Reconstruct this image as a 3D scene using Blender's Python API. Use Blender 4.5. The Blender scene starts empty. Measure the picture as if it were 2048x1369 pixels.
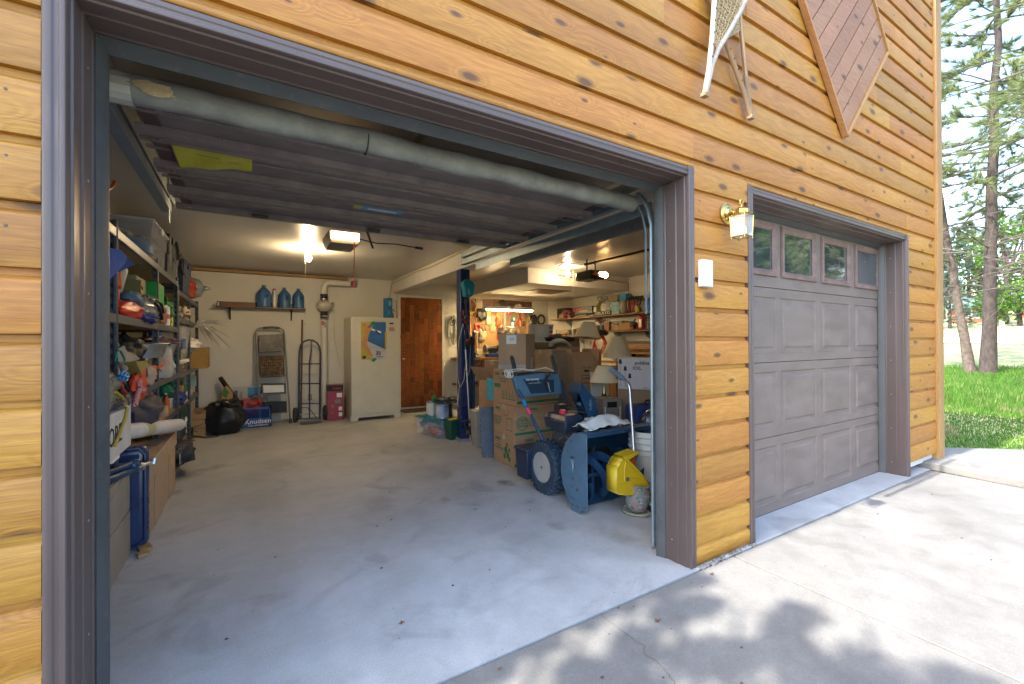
import bpy, math, random
from mathutils import Vector, Matrix, noise
R=math.radians
SC=bpy.context.scene; COL=SC.collection
# ---------------- camera, world, sun, exposure ----------------
K=0.857
CAM=Vector((-2.4145*K,-1.7745*K,1.425*K)); YAW,PITCH,ROLL,FPX=0.5467,0.004,-0.0052,874.81
CXP,CYP=1024+5.24,684.5-2.92
_f=Vector((math.sin(YAW)*math.cos(PITCH),math.cos(YAW)*math.cos(PITCH),math.sin(PITCH)))
_r0=Vector((math.cos(YAW),-math.sin(YAW),0)); _u0=_r0.cross(_f)
_c,_s=math.cos(ROLL),math.sin(ROLL)
RT=_c*_r0+_s*_u0; UP=-_s*_r0+_c*_u0; FW=_f
cd=bpy.data.cameras.new('camera'); cam=bpy.data.objects.new('camera',cd); COL.objects.link(cam)
cd.sensor_width=36; cd.lens=FPX/2048*36; cd.clip_start=.02; cd.clip_end=2000
cd.shift_x=-5.24/2048; cd.shift_y=-2.92/2048
m4=Matrix.Identity(4)
for i in range(3):
    m4[i][0]=RT[i]; m4[i][1]=UP[i]; m4[i][2]=-FW[i]; m4[i][3]=CAM[i]
cam.matrix_world=m4; SC.camera=cam
SUNDIR=Vector((0.66,-0.006,-0.75)).normalized()   # direction the light travels
w=bpy.data.worlds.new('World'); SC.world=w; w.use_nodes=True
nt=w.node_tree; bg=nt.nodes['Background']; sky=nt.nodes.new('ShaderNodeTexSky'); sky.sky_type='NISHITA'
sky.sun_disc=False; sky.sun_elevation=math.asin(-SUNDIR.z); sky.sun_rotation=math.atan2(-SUNDIR.x,-SUNDIR.y)
sky.air_density=1.0; sky.dust_density=2.0; sky.ozone_density=1.0
nt.links.new(sky.outputs[0],bg.inputs[0]); bg.inputs[1].default_value=0.15
sl=bpy.data.lights.new('sun','SUN'); sl.energy=2.0; sl.angle=R(.55); sl.color=(1,.95,.86)
so=bpy.data.objects.new('sun',sl); COL.objects.link(so); so.rotation_euler=SUNDIR.to_track_quat('-Z','Y').to_euler()
SC.view_settings.view_transform='Standard'; SC.view_settings.look='None'; SC.view_settings.gamma=1
SC.view_settings.exposure=2.75
SC.cycles.use_denoising=True
SC.cycles.max_bounces=10; SC.cycles.diffuse_bounces=6; SC.cycles.glossy_bounces=4; SC.cycles.transmission_bounces=6; SC.cycles.transparent_max_bounces=12
SC.cycles.sample_clamp_indirect=8; SC.cycles.caustics_reflective=False; SC.cycles.caustics_refractive=False
# a photograph pixel (2048 wide) turned into a point on a real plane
def ray(x,y): return FW+RT*((x-CXP)/FPX)-UP*((y-CYP)/FPX)
def on(x,y,ax,v):
    d=ray(x,y); return CAM+d*((v-CAM[ax])/d[ax])
def oX(x,y,v): return on(x,y,0,v)
def oY(x,y,v): return on(x,y,1,v)
def oZ(x,y,v=0.): return on(x,y,2,v)
# ---------------- mesh builder ----------------
ORI={}
class M:
    def __init__(s): s.v=[];s.f=[];s.mi=[];s.r=[];s.X=None
    def add(s,vs,fs,m=0,r=0.):
        b=len(s.v)
        s.v+= [tuple(s.X@Vector(p)) for p in vs] if s.X is not None else [tuple(p) for p in vs]
        for f in fs: s.f.append(tuple(b+i for i in f)); s.mi.append(m); s.r.append(r)
        return s
    def box(s,x0,y0,z0,x1,y1,z1,m=0,r=0.):
        x0,x1=min(x0,x1),max(x0,x1);y0,y1=min(y0,y1),max(y0,y1);z0,z1=min(z0,z1),max(z0,z1)
        return s.add([(x0,y0,z0),(x1,y0,z0),(x1,y1,z0),(x0,y1,z0),(x0,y0,z1),(x1,y0,z1),(x1,y1,z1),(x0,y1,z1)],
              [(0,3,2,1),(4,5,6,7),(0,1,5,4),(1,2,6,5),(2,3,7,6),(3,0,4,7)],m,r)
    def hexa(s,p,m=0,r=0.):   # 4 bottom, 4 top points
        return s.add(p,[(0,3,2,1),(4,5,6,7),(0,1,5,4),(1,2,6,5),(2,3,7,6),(3,0,4,7)],m,r)
    def quad(s,a,b,c,d,m=0,r=0.): return s.add([a,b,c,d],[(0,1,2,3)],m,r)
    def tube(s,pts,r,n=8,m=0,caps=True,closed=False,rr=0.,flat=1.):
        P=[Vector(p) for p in pts]; N=len(P); vs=[]; up=None
        for i,p in enumerate(P):
            a=P[(i-1)%N] if (i or closed) else P[0]; b=P[(i+1)%N] if (i<N-1 or closed) else P[-1]
            t=(b-a); t=t.normalized() if t.length>1e-9 else Vector((0,0,1))
            if up is None:
                up=Vector((0,0,1)) if abs(t.z)<.9 else Vector((1,0,0))
            u=(up-t*up.dot(t)); u=u.normalized() if u.length>1e-6 else t.orthogonal().normalized()
            up=u; w_=t.cross(u); q=r[i] if isinstance(r,(list,tuple)) else r
            for k in range(n):
                an=2*math.pi*k/n; vs.append(p+u*(q*math.cos(an)*flat)+w_*(q*math.sin(an)))
        fs=[]
        for i in range(N if closed else N-1):
            j=(i+1)%N
            for k in range(n): fs.append((i*n+k,i*n+(k+1)%n,j*n+(k+1)%n,j*n+k))
        if caps and not closed: fs+= [tuple(range(n-1,-1,-1)),tuple((N-1)*n+k for k in range(n))]
        return s.add(vs,fs,m,rr)
    def cyl(s,a,b,r0,r1=None,n=16,m=0,caps=True,rr=0.): return s.tube([a,b],[r0,r0 if r1 is None else r1],n,m,caps,rr=rr)
    def lathe(s,prof,c=(0,0,0),n=24,m=0,ax=None,r=0.):   # profile of (radius,height)
        q=Matrix.Identity(3) if ax is None else Vector(ax).to_track_quat('Z','Y').to_matrix(); c=Vector(c)
        vs=[];fs=[]
        for (a,h) in prof:
            for k in range(n):
                t=2*math.pi*k/n; vs.append(c+q@Vector((a*math.cos(t),a*math.sin(t),h)))
        for i in range(len(prof)-1):
            for k in range(n): fs.append((i*n+k,i*n+(k+1)%n,(i+1)*n+(k+1)%n,(i+1)*n+k))
        if prof[0][0]>1e-4: fs.append(tuple(range(n-1,-1,-1)))
        if prof[-1][0]>1e-4: fs.append(tuple((len(prof)-1)*n+k for k in range(n)))
        return s.add(vs,fs,m,r)
    def prism(s,poly,a0,a1,ax='y',m=0,r=0.):   # polygon in the two other axes, extruded along ax
        n=len(poly)
        def P(u,v,a): return {'y':(u,a,v),'x':(a,u,v),'z':(u,v,a)}[ax]
        vs=[P(u,v,a0) for u,v in poly]+[P(u,v,a1) for u,v in poly]
        ar=sum(poly[i][0]*poly[(i+1)%n][1]-poly[(i+1)%n][0]*poly[i][1] for i in range(n))
        fs=[tuple(range(n)),tuple(range(2*n-1,n-1,-1))]+[(i,i+n,(i+1)%n+n,(i+1)%n) for i in range(n)]
        flip=(ar>0)==(ax!='y')
        if (a1<a0): flip=not flip
        if flip: fs=[tuple(reversed(f)) for f in fs]
        return s.add(vs,fs,m,r)
    def blob(s,c,rad,seed=0,amp=.15,fr=2.,n=14,m=0,flatb=None,fine=.0):
        c=Vector(c); vs=[];fs=[]; nn=n*2
        for i in range(n+1):
            th=math.pi*i/n
            for k in range(nn):
                ph=2*math.pi*k/nn; d=Vector((math.sin(th)*math.cos(ph),math.sin(th)*math.sin(ph),math.cos(th)))
                q=1+amp*noise.noise(d*fr+Vector((seed*7.3,seed*3.1,seed)))*2
                if fine: q+=fine*abs(noise.noise(d*fr*3.5+Vector((seed,seed*5.3,2))))*2
                p=Vector((d.x*rad[0],d.y*rad[1],d.z*rad[2]))*q
                if flatb is not None and p.z<-flatb: p.z=-flatb
                vs.append(c+p)
        for i in range(n):
            for k in range(nn):
                fs.append((i*nn+k,(i+1)*nn+k,(i+1)*nn+(k+1)%nn,i*nn+(k+1)%nn))
        return s.add(vs,fs,m)
    def make(s,name,mats,parent=None,smooth=None,bevel=0,seg=2,origin=None):
        if not isinstance(mats,(list,tuple)): mats=[mats]
        me=bpy.data.meshes.new(name)
        o0=Vector(origin) if origin is not None else Vector((0,0,0))
        me.from_pydata([tuple(Vector(p)-o0) for p in s.v],[],s.f)
        for q in mats: me.materials.append(q)
        me.polygons.foreach_set('material_index',s.mi)
        if any(s.r):
            a=me.attributes.new('rnd','FLOAT','FACE'); a.data.foreach_set('value',s.r)
        me.update()
        o=bpy.data.objects.new(name,me); COL.objects.link(o); o.location=o0
        if smooth is not None:
            me.polygons.foreach_set('use_smooth',[True]*len(me.polygons)); me.set_sharp_from_angle(angle=R(smooth))
        if bevel:
            b=o.modifiers.new('b','BEVEL'); b.width=bevel; b.segments=seg; b.limit_method='ANGLE'; b.angle_limit=R(35); b.harden_normals=False
            if smooth is None:
                me.polygons.foreach_set('use_smooth',[True]*len(me.polygons)); me.set_sharp_from_angle(angle=R(30))
        if parent is not None:
            o.parent=parent
            if parent.type=='EMPTY': o.matrix_parent_inverse=Matrix.Translation(-Vector(parent.location))
            else: o.matrix_parent_inverse=Matrix.Translation(-ORI.get(parent.name,Vector((0,0,0))))
        ORI[o.name]=o0
        return o
USED={}
def tag(o,label=None,cat=None,group=None,kind=None):
    if label:
        if label in USED: print('DUP LABEL',label)
        USED[label]=1; n=len(label.split())
        if n<4 or n>16: print('LABEL LEN',n,label)
        o['label']=label
    if cat: o['category']=cat
    if group: o['group']=group
    if kind: o['kind']=kind
    return o
def T(name,label,cat,loc=(0,0,0),group=None):
    o=bpy.data.objects.new(name,None); COL.objects.link(o); o.location=loc; o.empty_display_size=.05
    return tag(o,label,cat,group)
def S(m,name,mats,label,cat,group=None,**k):
    xs=[p[0] for p in m.v];ys=[p[1] for p in m.v];zs=[p[2] for p in m.v]
    o=m.make(name,mats,origin=((min(xs)+max(xs))/2,(min(ys)+max(ys))/2,min(zs)),**k)
    return tag(o,label,cat,group)
def struct(m,name,mats,**k): return tag(m.make(name,mats,**k),kind='structure')
def xf(loc,rz=0,rx=0,ry=0): return Matrix.Translation(loc)@Matrix.Rotation(rz,4,'Z')@Matrix.Rotation(ry,4,'Y')@Matrix.Rotation(rx,4,'X')
def text(body,size,loc,mt,parent,rot=(R(90),0,0),align='CENTER',name='lettering',ext=.0006,sx=1.,bold=0):
    cu=bpy.data.curves.new(name,'FONT'); cu.body=body; cu.size=size; cu.align_x=align; cu.align_y='CENTER'; cu.extrude=ext; cu.resolution_u=2; cu.offset=bold
    tmp=bpy.data.objects.new('tmp',cu); me=bpy.data.meshes.new_from_object(tmp); bpy.data.objects.remove(tmp); bpy.data.curves.remove(cu)
    mm=(rot if isinstance(rot,Matrix) else Matrix.LocRotScale(None,__import__('mathutils').Euler(rot),None))
    me.transform(Matrix.Translation(loc)@mm@Matrix.Scale(sx,4,(1,0,0))); me.materials.clear(); me.materials.append(mt); me.name=name
    o=bpy.data.objects.new(name,me); COL.objects.link(o)
    o.parent=parent
    if parent.type=='EMPTY': o.matrix_parent_inverse=Matrix.Translation(-Vector(parent.location))
    else: o.matrix_parent_inverse=Matrix.Translation(-ORI.get(parent.name,Vector((0,0,0))))
    return o
def tree_copy(o,parent=None):
    c=o.copy(); COL.objects.link(c); c.parent=parent
    for ch in [x for x in bpy.data.objects if x.parent==o]: tree_copy(ch,c)
    return c
# ---------------- materials ----------------
MC={}
def nmat(name):
    m=bpy.data.materials.new(name); m.use_nodes=True; t=m.node_tree; b=t.nodes['Principled BSDF']; return m,t,b
def N(t,typ,**k):
    n=t.nodes.new('ShaderNode'+typ)
    for a,v in k.items():
        if a.startswith('i_'):
            kk=a[2:]; n.inputs[int(kk) if kk.isdigit() else kk.replace('_',' ')].default_value=v
        else: setattr(n,a,v)
    return n
def C(c): return (c[0],c[1],c[2],1)
def coords(t,scale=(1,1,1)):
    tc=N(t,'TexCoord'); mp=N(t,'Mapping'); mp.inputs['Scale'].default_value=scale; t.links.new(tc.outputs['Object'],mp.inputs[0]); return mp.outputs[0]
def mat(name,col,rough=.5,metal=0,var=.12,scale=6,bump=.0,bscale=80,spec=.5,emit=None,estr=0,alpha=None,trans=0,coat=0,col2=None,dust=0,stretch=(1,1,1),sss=0,rv=.08):
    if name in MC: return MC[name]
    m,t,b=nmat(name); L=t.links
    b.inputs['Roughness'].default_value=rough; b.inputs['Metallic'].default_value=metal; b.inputs['Specular IOR Level'].default_value=spec
    co=coords(t,stretch)
    c1=[max(0,x*(1-var)) for x in col]; c2=col2 or [min(1,x*(1+var)) for x in col]
    n1=N(t,'TexNoise',i_Scale=scale,i_Detail=5.,i_Roughness=.6); L.new(co,n1.inputs['Vector'])
    mx=N(t,'MixRGB'); mr=N(t,'MapRange',i_1=.35,i_2=.65); L.new(n1.outputs[0],mr.inputs[0]); L.new(mr.outputs[0],mx.inputs[0])
    mx.inputs[1].default_value=C(c1); mx.inputs[2].default_value=C(c2)
    out=mx.outputs[0]
    if dust:
        n3=N(t,'TexNoise',i_Scale=35.,i_Detail=8.,i_Roughness=.8); L.new(co,n3.inputs['Vector'])
        r3=N(t,'MapRange',i_1=.55,i_2=.72,i_3=0.,i_4=dust); L.new(n3.outputs[0],r3.inputs[0])
        m3=N(t,'MixRGB'); L.new(r3.outputs[0],m3.inputs[0]); L.new(out,m3.inputs[1]); m3.inputs[2].default_value=(.42,.40,.36,1); out=m3.outputs[0]
    L.new(out,b.inputs['Base Color'])
    rr=N(t,'MapRange',i_1=.3,i_2=.7,i_3=max(0.02,rough-rv),i_4=min(1,rough+rv)); L.new(n1.outputs[0],rr.inputs[0]); L.new(rr.outputs[0],b.inputs['Roughness'])
    if bump:
        n2=N(t,'TexNoise',i_Scale=bscale,i_Detail=4.); L.new(co,n2.inputs['Vector'])
        bp=N(t,'Bump',i_Strength=bump,i_Distance=.01); L.new(n2.outputs[0],bp.inputs['Height']); L.new(bp.outputs[0],b.inputs['Normal'])
    if emit: b.inputs['Emission Color'].default_value=C(emit); b.inputs['Emission Strength'].default_value=estr
    if alpha is not None: b.inputs['Alpha'].default_value=alpha
    if trans: b.inputs['Transmission Weight'].default_value=trans
    if coat: b.inputs['Coat Weight'].default_value=coat; b.inputs['Coat Roughness'].default_value=.1
    if sss: b.inputs['Subsurface Weight'].default_value=sss; b.inputs['Subsurface Radius'].default_value=(.02,.02,.02)
    MC[name]=m; return m
def wood(name,ca,cb,cdark,axis='x',knots=2.2,kn_amt=1.,rough=.55,gscale=1.,useR=True,edge=0,var=.5,bump=.25):
    """planks: grain runs along axis; per-board offset comes from the face attribute rnd"""
    if name in MC: return MC[name]
    m,t,b=nmat(name); L=t.links
    tc=N(t,'TexCoord'); at=N(t,'Attribute',attribute_name='rnd')
    sep=N(t,'SeparateXYZ'); L.new(tc.outputs['Object'],sep.inputs[0])
    a,o1,o2={'x':(0,1,2),'y':(1,0,2),'z':(2,0,1)}[axis]
    # u along grain, v,w across
    of=N(t,'Math',operation='MULTIPLY'); L.new(at.outputs['Fac'],of.inputs[0]); of.inputs[1].default_value=37.3 if useR else 0
    au=N(t,'Math',operation='ADD'); L.new(sep.outputs[a],au.inputs[0]); L.new(of.outputs[0],au.inputs[1])
    cb_=N(t,'CombineXYZ'); L.new(au.outputs[0],cb_.inputs[0]); L.new(sep.outputs[o1],cb_.inputs[1]); L.new(sep.outputs[o2],cb_.inputs[2])
    # warp
    mpw=N(t,'Mapping'); mpw.inputs['Scale'].default_value=(1.6*gscale,5*gscale,5*gscale); L.new(cb_.outputs[0],mpw.inputs[0])
    nw=N(t,'TexNoise',i_Scale=1.,i_Detail=2.); L.new(mpw.outputs[0],nw.inputs['Vector'])
    # knots
    mpk=N(t,'Mapping'); mpk.inputs['Scale'].default_value=(knots,knots*2.4,1); vs_=N(t,'Math',operation='ADD'); L.new(sep.outputs[o1],vs_.inputs[0]); L.new(sep.outputs[o2],vs_.inputs[1]); ck_=N(t,'CombineXYZ'); L.new(au.outputs[0],ck_.inputs[0]); L.new(vs_.outputs[0],ck_.inputs[1]); L.new(ck_.outputs[0],mpk.inputs[0])
    vo=N(t,'TexVoronoi',i_Scale=1.,i_Randomness=1.,voronoi_dimensions='2D'); L.new(mpk.outputs[0],vo.inputs['Vector'])
    kd=N(t,'MapRange',i_1=.0,i_2=.36,i_3=1.,i_4=0.); kd.interpolation_type='SMOOTHERSTEP'; L.new(vo.outputs['Distance'],kd.inputs[0])
    # rings
    h=N(t,'Math',operation='MULTIPLY_ADD'); L.new(nw.outputs[0],h.inputs[0]); h.inputs[1].default_value=7.; 
    kk=N(t,'Math',operation='MULTIPLY'); L.new(kd.outputs[0],kk.inputs[0]); kk.inputs[1].default_value=3.*kn_amt; L.new(kk.outputs[0],h.inputs[2])
    vv=N(t,'Math',operation='MULTIPLY_ADD'); L.new(sep.outputs[o2],vv.inputs[0]); vv.inputs[1].default_value=26.*gscale; L.new(h.outputs[0],vv.inputs[2])
    v2=N(t,'Math',operation='MULTIPLY_ADD'); L.new(sep.outputs[o1],v2.inputs[0]); v2.inputs[1].default_value=26.*gscale; L.new(vv.outputs[0],v2.inputs[2])
    sn=N(t,'Math',operation='SINE'); s2=N(t,'Math',operation='MULTIPLY'); L.new(v2.outputs[0],s2.inputs[0]); s2.inputs[1].default_value=6.; L.new(s2.outputs[0],sn.inputs[0])
    ring=N(t,'MapRange',i_1=-1.,i_2=1.); L.new(sn.outputs[0],ring.inputs[0])
    # fine fibre
    mpf=N(t,'Mapping'); mpf.inputs['Scale'].default_value=(9,170,170); L.new(cb_.outputs[0],mpf.inputs[0])
    nf=N(t,'TexNoise',i_Scale=1.,i_Detail=4.,i_Roughness=.7); L.new(mpf.outputs[0],nf.inputs['Vector'])
    # patches
    mpp=N(t,'Mapping'); mpp.inputs['Scale'].default_value=(1.3,4,4); L.new(cb_.outputs[0],mpp.inputs[0])
    np_=N(t,'TexNoise',i_Scale=1.,i_Detail=4.,i_Roughness=.6); L.new(mpp.outputs[0],np_.inputs['Vector'])
    mixA=N(t,'MixRGB'); mixA.inputs[1].default_value=C(ca); mixA.inputs[2].default_value=C(cb)
    sm=N(t,'Math',operation='MULTIPLY_ADD'); L.new(ring.outputs[0],sm.inputs[0]); sm.inputs[1].default_value=.30
    pr=N(t,'MapRange',i_1=.35,i_2=.7,i_3=-.05,i_4=.5); L.new(np_.outputs[0],pr.inputs[0]); L.new(pr.outputs[0],sm.inputs[2]); L.new(sm.outputs[0],mixA.inputs[0])
    # per-board value
    wn=N(t,'TexWhiteNoise',noise_dimensions='1D'); L.new(at.outputs['Fac'],wn.inputs['W'])
    bv=N(t,'MapRange',i_3=1-var*.5,i_4=1+var*.28); L.new(wn.outputs['Value'],bv.inputs[0])
    hs=N(t,'HueSaturation'); L.new(bv.outputs[0],hs.inputs['Value']); L.new(mixA.outputs[0],hs.inputs['Color'])
    hv=N(t,'MapRange',i_3=.492,i_4=.508); sw=N(t,'SeparateXYZ'); L.new(wn.outputs['Color'],sw.inputs[0]); L.new(sw.outputs[1],hv.inputs[0]); L.new(hv.outputs[0],hs.inputs['Hue'])
    # dark fibre
    mf=N(t,'MixRGB',blend_type='MULTIPLY'); fr=N(t,'MapRange',i_1=.3,i_2=.7,i_3=.42,i_4=0.); L.new(nf.outputs[0],fr.inputs[0]); L.new(fr.outputs[0],mf.inputs[0]); L.new(hs.outputs[0],mf.inputs[1]); mf.inputs[2].default_value=C([x*.5 for x in cb])
    # knot cores only on some cells
    kc=N(t,'MapRange',i_1=.07,i_2=.15,i_3=1.,i_4=0.); kr=N(t,'SeparateXYZ'); L.new(vo.outputs['Color'],kr.inputs[0]); km_=N(t,'MapRange',i_3=.35,i_4=1.7); L.new(kr.outputs[1],km_.inputs[0]); kdv=N(t,'Math',operation='DIVIDE'); L.new(vo.outputs['Distance'],kdv.inputs[0]); L.new(km_.outputs[0],kdv.inputs[1]); kwn=N(t,'Math',operation='MULTIPLY_ADD'); L.new(nf.outputs[0],kwn.inputs[0]); kwn.inputs[1].default_value=.03; L.new(kdv.outputs[0],kwn.inputs[2]); L.new(kwn.outputs[0],kc.inputs[0])
    sel=N(t,'SeparateXYZ'); L.new(vo.outputs['Color'],sel.inputs[0]); gt=N(t,'Math',operation='GREATER_THAN',i_1=.5); L.new(sel.outputs[0],gt.inputs[0])
    km=N(t,'Math',operation='MULTIPLY'); L.new(kc.outputs[0],km.inputs[0]); L.new(gt.outputs[0],km.inputs[1])
    k2=N(t,'Math',operation='MULTIPLY'); L.new(km.outputs[0],k2.inputs[0]); k2.inputs[1].default_value=.85*kn_amt
    mk=N(t,'MixRGB'); L.new(k2.outputs[0],mk.inputs[0]); L.new(mf.outputs[0],mk.inputs[1]); mk.inputs[2].default_value=C(cdark)
    out=mk.outputs[0]
    L.new(out,b.inputs['Base Color']); b.inputs['Roughness'].default_value=rough
    ad=N(t,'Math',operation='MULTIPLY_ADD'); L.new(ring.outputs[0],ad.inputs[0]); ad.inputs[1].default_value=.35; L.new(nf.outputs[0],ad.inputs[2])
    bp=N(t,'Bump',i_Strength=bump,i_Distance=.004); L.new(ad.outputs[0],bp.inputs['Height']); L.new(bp.outputs[0],b.inputs['Normal'])
    MC[name]=m; return m
def concrete(name,ca,cb,stain,rough=.75,pits=.5,stain_amt=.35,spots=(),tracks=()):
    m,t,b=nmat(name); L=t.links; co=coords(t)
    n1=N(t,'TexNoise',i_Scale=.9,i_Detail=9.,i_Roughness=.68); L.new(co,n1.inputs['Vector'])
    n2=N(t,'TexNoise',i_Scale=5.5,i_Detail=8.,i_Roughness=.72); L.new(co,n2.inputs['Vector'])
    n3=N(t,'TexNoise',i_Scale=150.,i_Detail=3.,i_Roughness=.7); L.new(co,n3.inputs['Vector'])
    ad=N(t,'Math',operation='MULTIPLY_ADD'); L.new(n2.outputs[0],ad.inputs[0]); ad.inputs[1].default_value=.6; L.new(n1.outputs[0],ad.inputs[2])
    mr=N(t,'MapRange',i_1=.6,i_2=1.02); L.new(ad.outputs[0],mr.inputs[0])
    mx=N(t,'MixRGB'); L.new(mr.outputs[0],mx.inputs[0]); mx.inputs[1].default_value=C(ca); mx.inputs[2].default_value=C(cb)
    # stains: larger warped blotches
    n4=N(t,'TexNoise',i_Scale=1.7,i_Detail=5.,i_Roughness=.55,i_Distortion=1.2); L.new(coords(t,(1,1,1)),n4.inputs['Vector'])
    r4=N(t,'MapRange',i_1=.57,i_2=.66,i_3=0.,i_4=stain_amt); L.new(n4.outputs[0],r4.inputs[0])
    m4_=N(t,'MixRGB'); L.new(r4.outputs[0],m4_.inputs[0]); L.new(mx.outputs[0],m4_.inputs[1]); m4_.inputs[2].default_value=C(stain)
    # specks
    vo=N(t,'TexVoronoi',i_Scale=14.); L.new(co,vo.inputs['Vector'])
    wob=N(t,'Math',operation='MULTIPLY_ADD'); L.new(n3.outputs[0],wob.inputs[0]); wob.inputs[1].default_value=.10; L.new(vo.outputs['Distance'],wob.inputs[2])
    r5=N(t,'MapRange',i_1=.085,i_2=.13,i_3=pits,i_4=0.); L.new(wob.outputs[0],r5.inputs[0])
    sl_=N(t,'SeparateXYZ'); L.new(vo.outputs['Color'],sl_.inputs[0]); g=N(t,'Math',operation='GREATER_THAN',i_1=.72); L.new(sl_.outputs[1],g.inputs[0])
    mm=N(t,'Math',operation='MULTIPLY'); L.new(r5.outputs[0],mm.inputs[0]); L.new(g.outputs[0],mm.inputs[1])
    m5=N(t,'MixRGB'); L.new(mm.outputs[0],m5.inputs[0]); L.new(m4_.outputs[0],m5.inputs[1]); m5.inputs[2].default_value=C([x*.45 for x in stain])
    last=m5.outputs[0]
    nd=N(t,'TexNoise',i_Scale=7.,i_Detail=5.,i_Roughness=.65); L.new(co,nd.inputs['Vector'])
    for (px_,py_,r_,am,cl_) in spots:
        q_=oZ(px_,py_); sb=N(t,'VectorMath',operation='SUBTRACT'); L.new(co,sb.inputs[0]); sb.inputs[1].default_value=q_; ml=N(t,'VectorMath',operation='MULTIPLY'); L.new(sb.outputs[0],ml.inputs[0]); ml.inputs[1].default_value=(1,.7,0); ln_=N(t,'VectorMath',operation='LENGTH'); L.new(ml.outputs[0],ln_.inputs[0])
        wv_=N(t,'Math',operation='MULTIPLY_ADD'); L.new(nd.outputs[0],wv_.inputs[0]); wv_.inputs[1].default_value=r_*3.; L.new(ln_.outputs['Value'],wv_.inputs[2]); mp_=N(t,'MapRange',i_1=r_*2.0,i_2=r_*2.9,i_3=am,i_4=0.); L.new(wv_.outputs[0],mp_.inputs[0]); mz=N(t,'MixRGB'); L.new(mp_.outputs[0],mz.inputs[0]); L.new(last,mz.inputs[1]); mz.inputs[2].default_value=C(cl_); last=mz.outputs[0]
    for (x_,w_,am) in tracks:
        sp_=N(t,'SeparateXYZ'); L.new(co,sp_.inputs[0]); a1=N(t,'Math',operation='SUBTRACT'); L.new(sp_.outputs[0],a1.inputs[0]); a1.inputs[1].default_value=x_; a2=N(t,'Math',operation='ABSOLUTE'); L.new(a1.outputs[0],a2.inputs[0]); a3=N(t,'Math',operation='MULTIPLY_ADD'); L.new(nd.outputs[0],a3.inputs[0]); a3.inputs[1].default_value=.12; L.new(a2.outputs[0],a3.inputs[2]); a4=N(t,'MapRange',i_1=w_,i_2=w_+.12,i_3=am,i_4=0.); L.new(a3.outputs[0],a4.inputs[0]); mz=N(t,'MixRGB'); L.new(a4.outputs[0],mz.inputs[0]); L.new(last,mz.inputs[1]); mz.inputs[2].default_value=C([x*.8 for x in stain]); last=mz.outputs[0]
    # grain
    m6=N(t,'MixRGB',blend_type='OVERLAY',i_0=.35); L.new(last,m6.inputs[1]); L.new(n3.outputs[0],m6.inputs[2])
    L.new(m6.outputs[0],b.inputs['Base Color']); b.inputs['Roughness'].default_value=rough
    rr=N(t,'MapRange',i_1=.3,i_2=.7,i_3=rough-.15,i_4=min(1,rough+.15)); L.new(n2.outputs[0],rr.inputs[0]); L.new(rr.outputs[0],b.inputs['Roughness'])
    bp=N(t,'Bump',i_Strength=.25,i_Distance=.004); L.new(n3.outputs[0],bp.inputs['Height']); L.new(bp.outputs[0],b.inputs['Normal'])
    return m
siding_m=wood('cedar_siding',(.51,.242,.034),(.345,.130,.016),(.07,.027,.009),'x',knots=3.1,rough=.5,var=.34,bump=.35)
diamond_m=wood('cedar_red',(.40,.20,.105),(.27,.12,.06),(.05,.025,.015),'x',knots=3,rough=.6,var=.3)
trimw_m=wood('cedar_trim',(.48,.26,.10),(.34,.165,.055),(.06,.03,.02),'z',knots=2,rough=.55,var=.2)
door_wood=wood('door_plank',(.40,.13,.03),(.17,.04,.010),(.02,.008,.005),'z',knots=7,rough=.32,var=.8,bump=.1)
pine_m=wood('raw_pine',(.46,.29,.13),(.36,.20,.08),(.12,.06,.03),'x',knots=3,rough=.7,useR=True,var=.3)
piney_m=wood('raw_pine_y',(.42,.24,.10),(.30,.15,.06),(.12,.06,.03),'y',knots=3,rough=.7,useR=True,var=.4)
shelfw_m=wood('stained_shelf',(.20,.075,.03),(.12,.04,.016),(.03,.015,.01),'x',knots=2,rough=.45,var=.2)
osb=mat('particle_board',(.40,.28,.16),.8,var=.2,scale=60,bump=.2)
brown=mat('brown_trim',(.094,.068,.062),.42,var=.05,scale=3,bump=.03,bscale=300)
brown2=mat('brown_door',(.165,.125,.106),.5,var=.14,scale=4,bump=.35,bscale=110,dust=.16,stretch=(1,1,2.5))
brownp=mat('brown_panel_back',(.20,.168,.155),.36,var=.2,scale=9,bump=.7,bscale=200)
browne=mat('brown_end_stile',(.06,.045,.04),.45,var=.1)
vinyl=mat('grey_vinyl',(.060,.064,.066),.45,var=.12,scale=5,dust=.15)
seal_m=mat('dusty_rubber',(.20,.205,.19),.75,var=.2,scale=9,dust=.35,bump=.1)
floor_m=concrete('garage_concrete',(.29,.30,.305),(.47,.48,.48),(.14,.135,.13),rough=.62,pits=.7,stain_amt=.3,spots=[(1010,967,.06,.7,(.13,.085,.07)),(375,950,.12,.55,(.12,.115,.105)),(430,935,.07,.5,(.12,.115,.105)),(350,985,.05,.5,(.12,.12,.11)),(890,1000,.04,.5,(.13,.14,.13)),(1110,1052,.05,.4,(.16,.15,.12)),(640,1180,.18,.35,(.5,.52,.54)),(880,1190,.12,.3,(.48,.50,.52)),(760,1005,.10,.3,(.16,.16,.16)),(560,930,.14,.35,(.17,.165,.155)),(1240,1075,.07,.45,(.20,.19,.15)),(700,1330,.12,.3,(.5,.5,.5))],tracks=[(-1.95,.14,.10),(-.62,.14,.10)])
drive_m=concrete('driveway_concrete',(.135,.132,.124),(.225,.218,.204),(.125,.113,.10),rough=.85,pits=.6,stain_amt=.35)
wall_m=mat('drywall',(.60,.58,.54),.75,var=.04,scale=3,bump=.05,bscale=90,dust=.03)
ceil_m=mat('ceiling_gloss_paint',(.52,.51,.47),.34,var=.03,scale=1.5,rv=.0)
black=mat('black_plastic',(.02,.02,.021),.42,var=.3)
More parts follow.
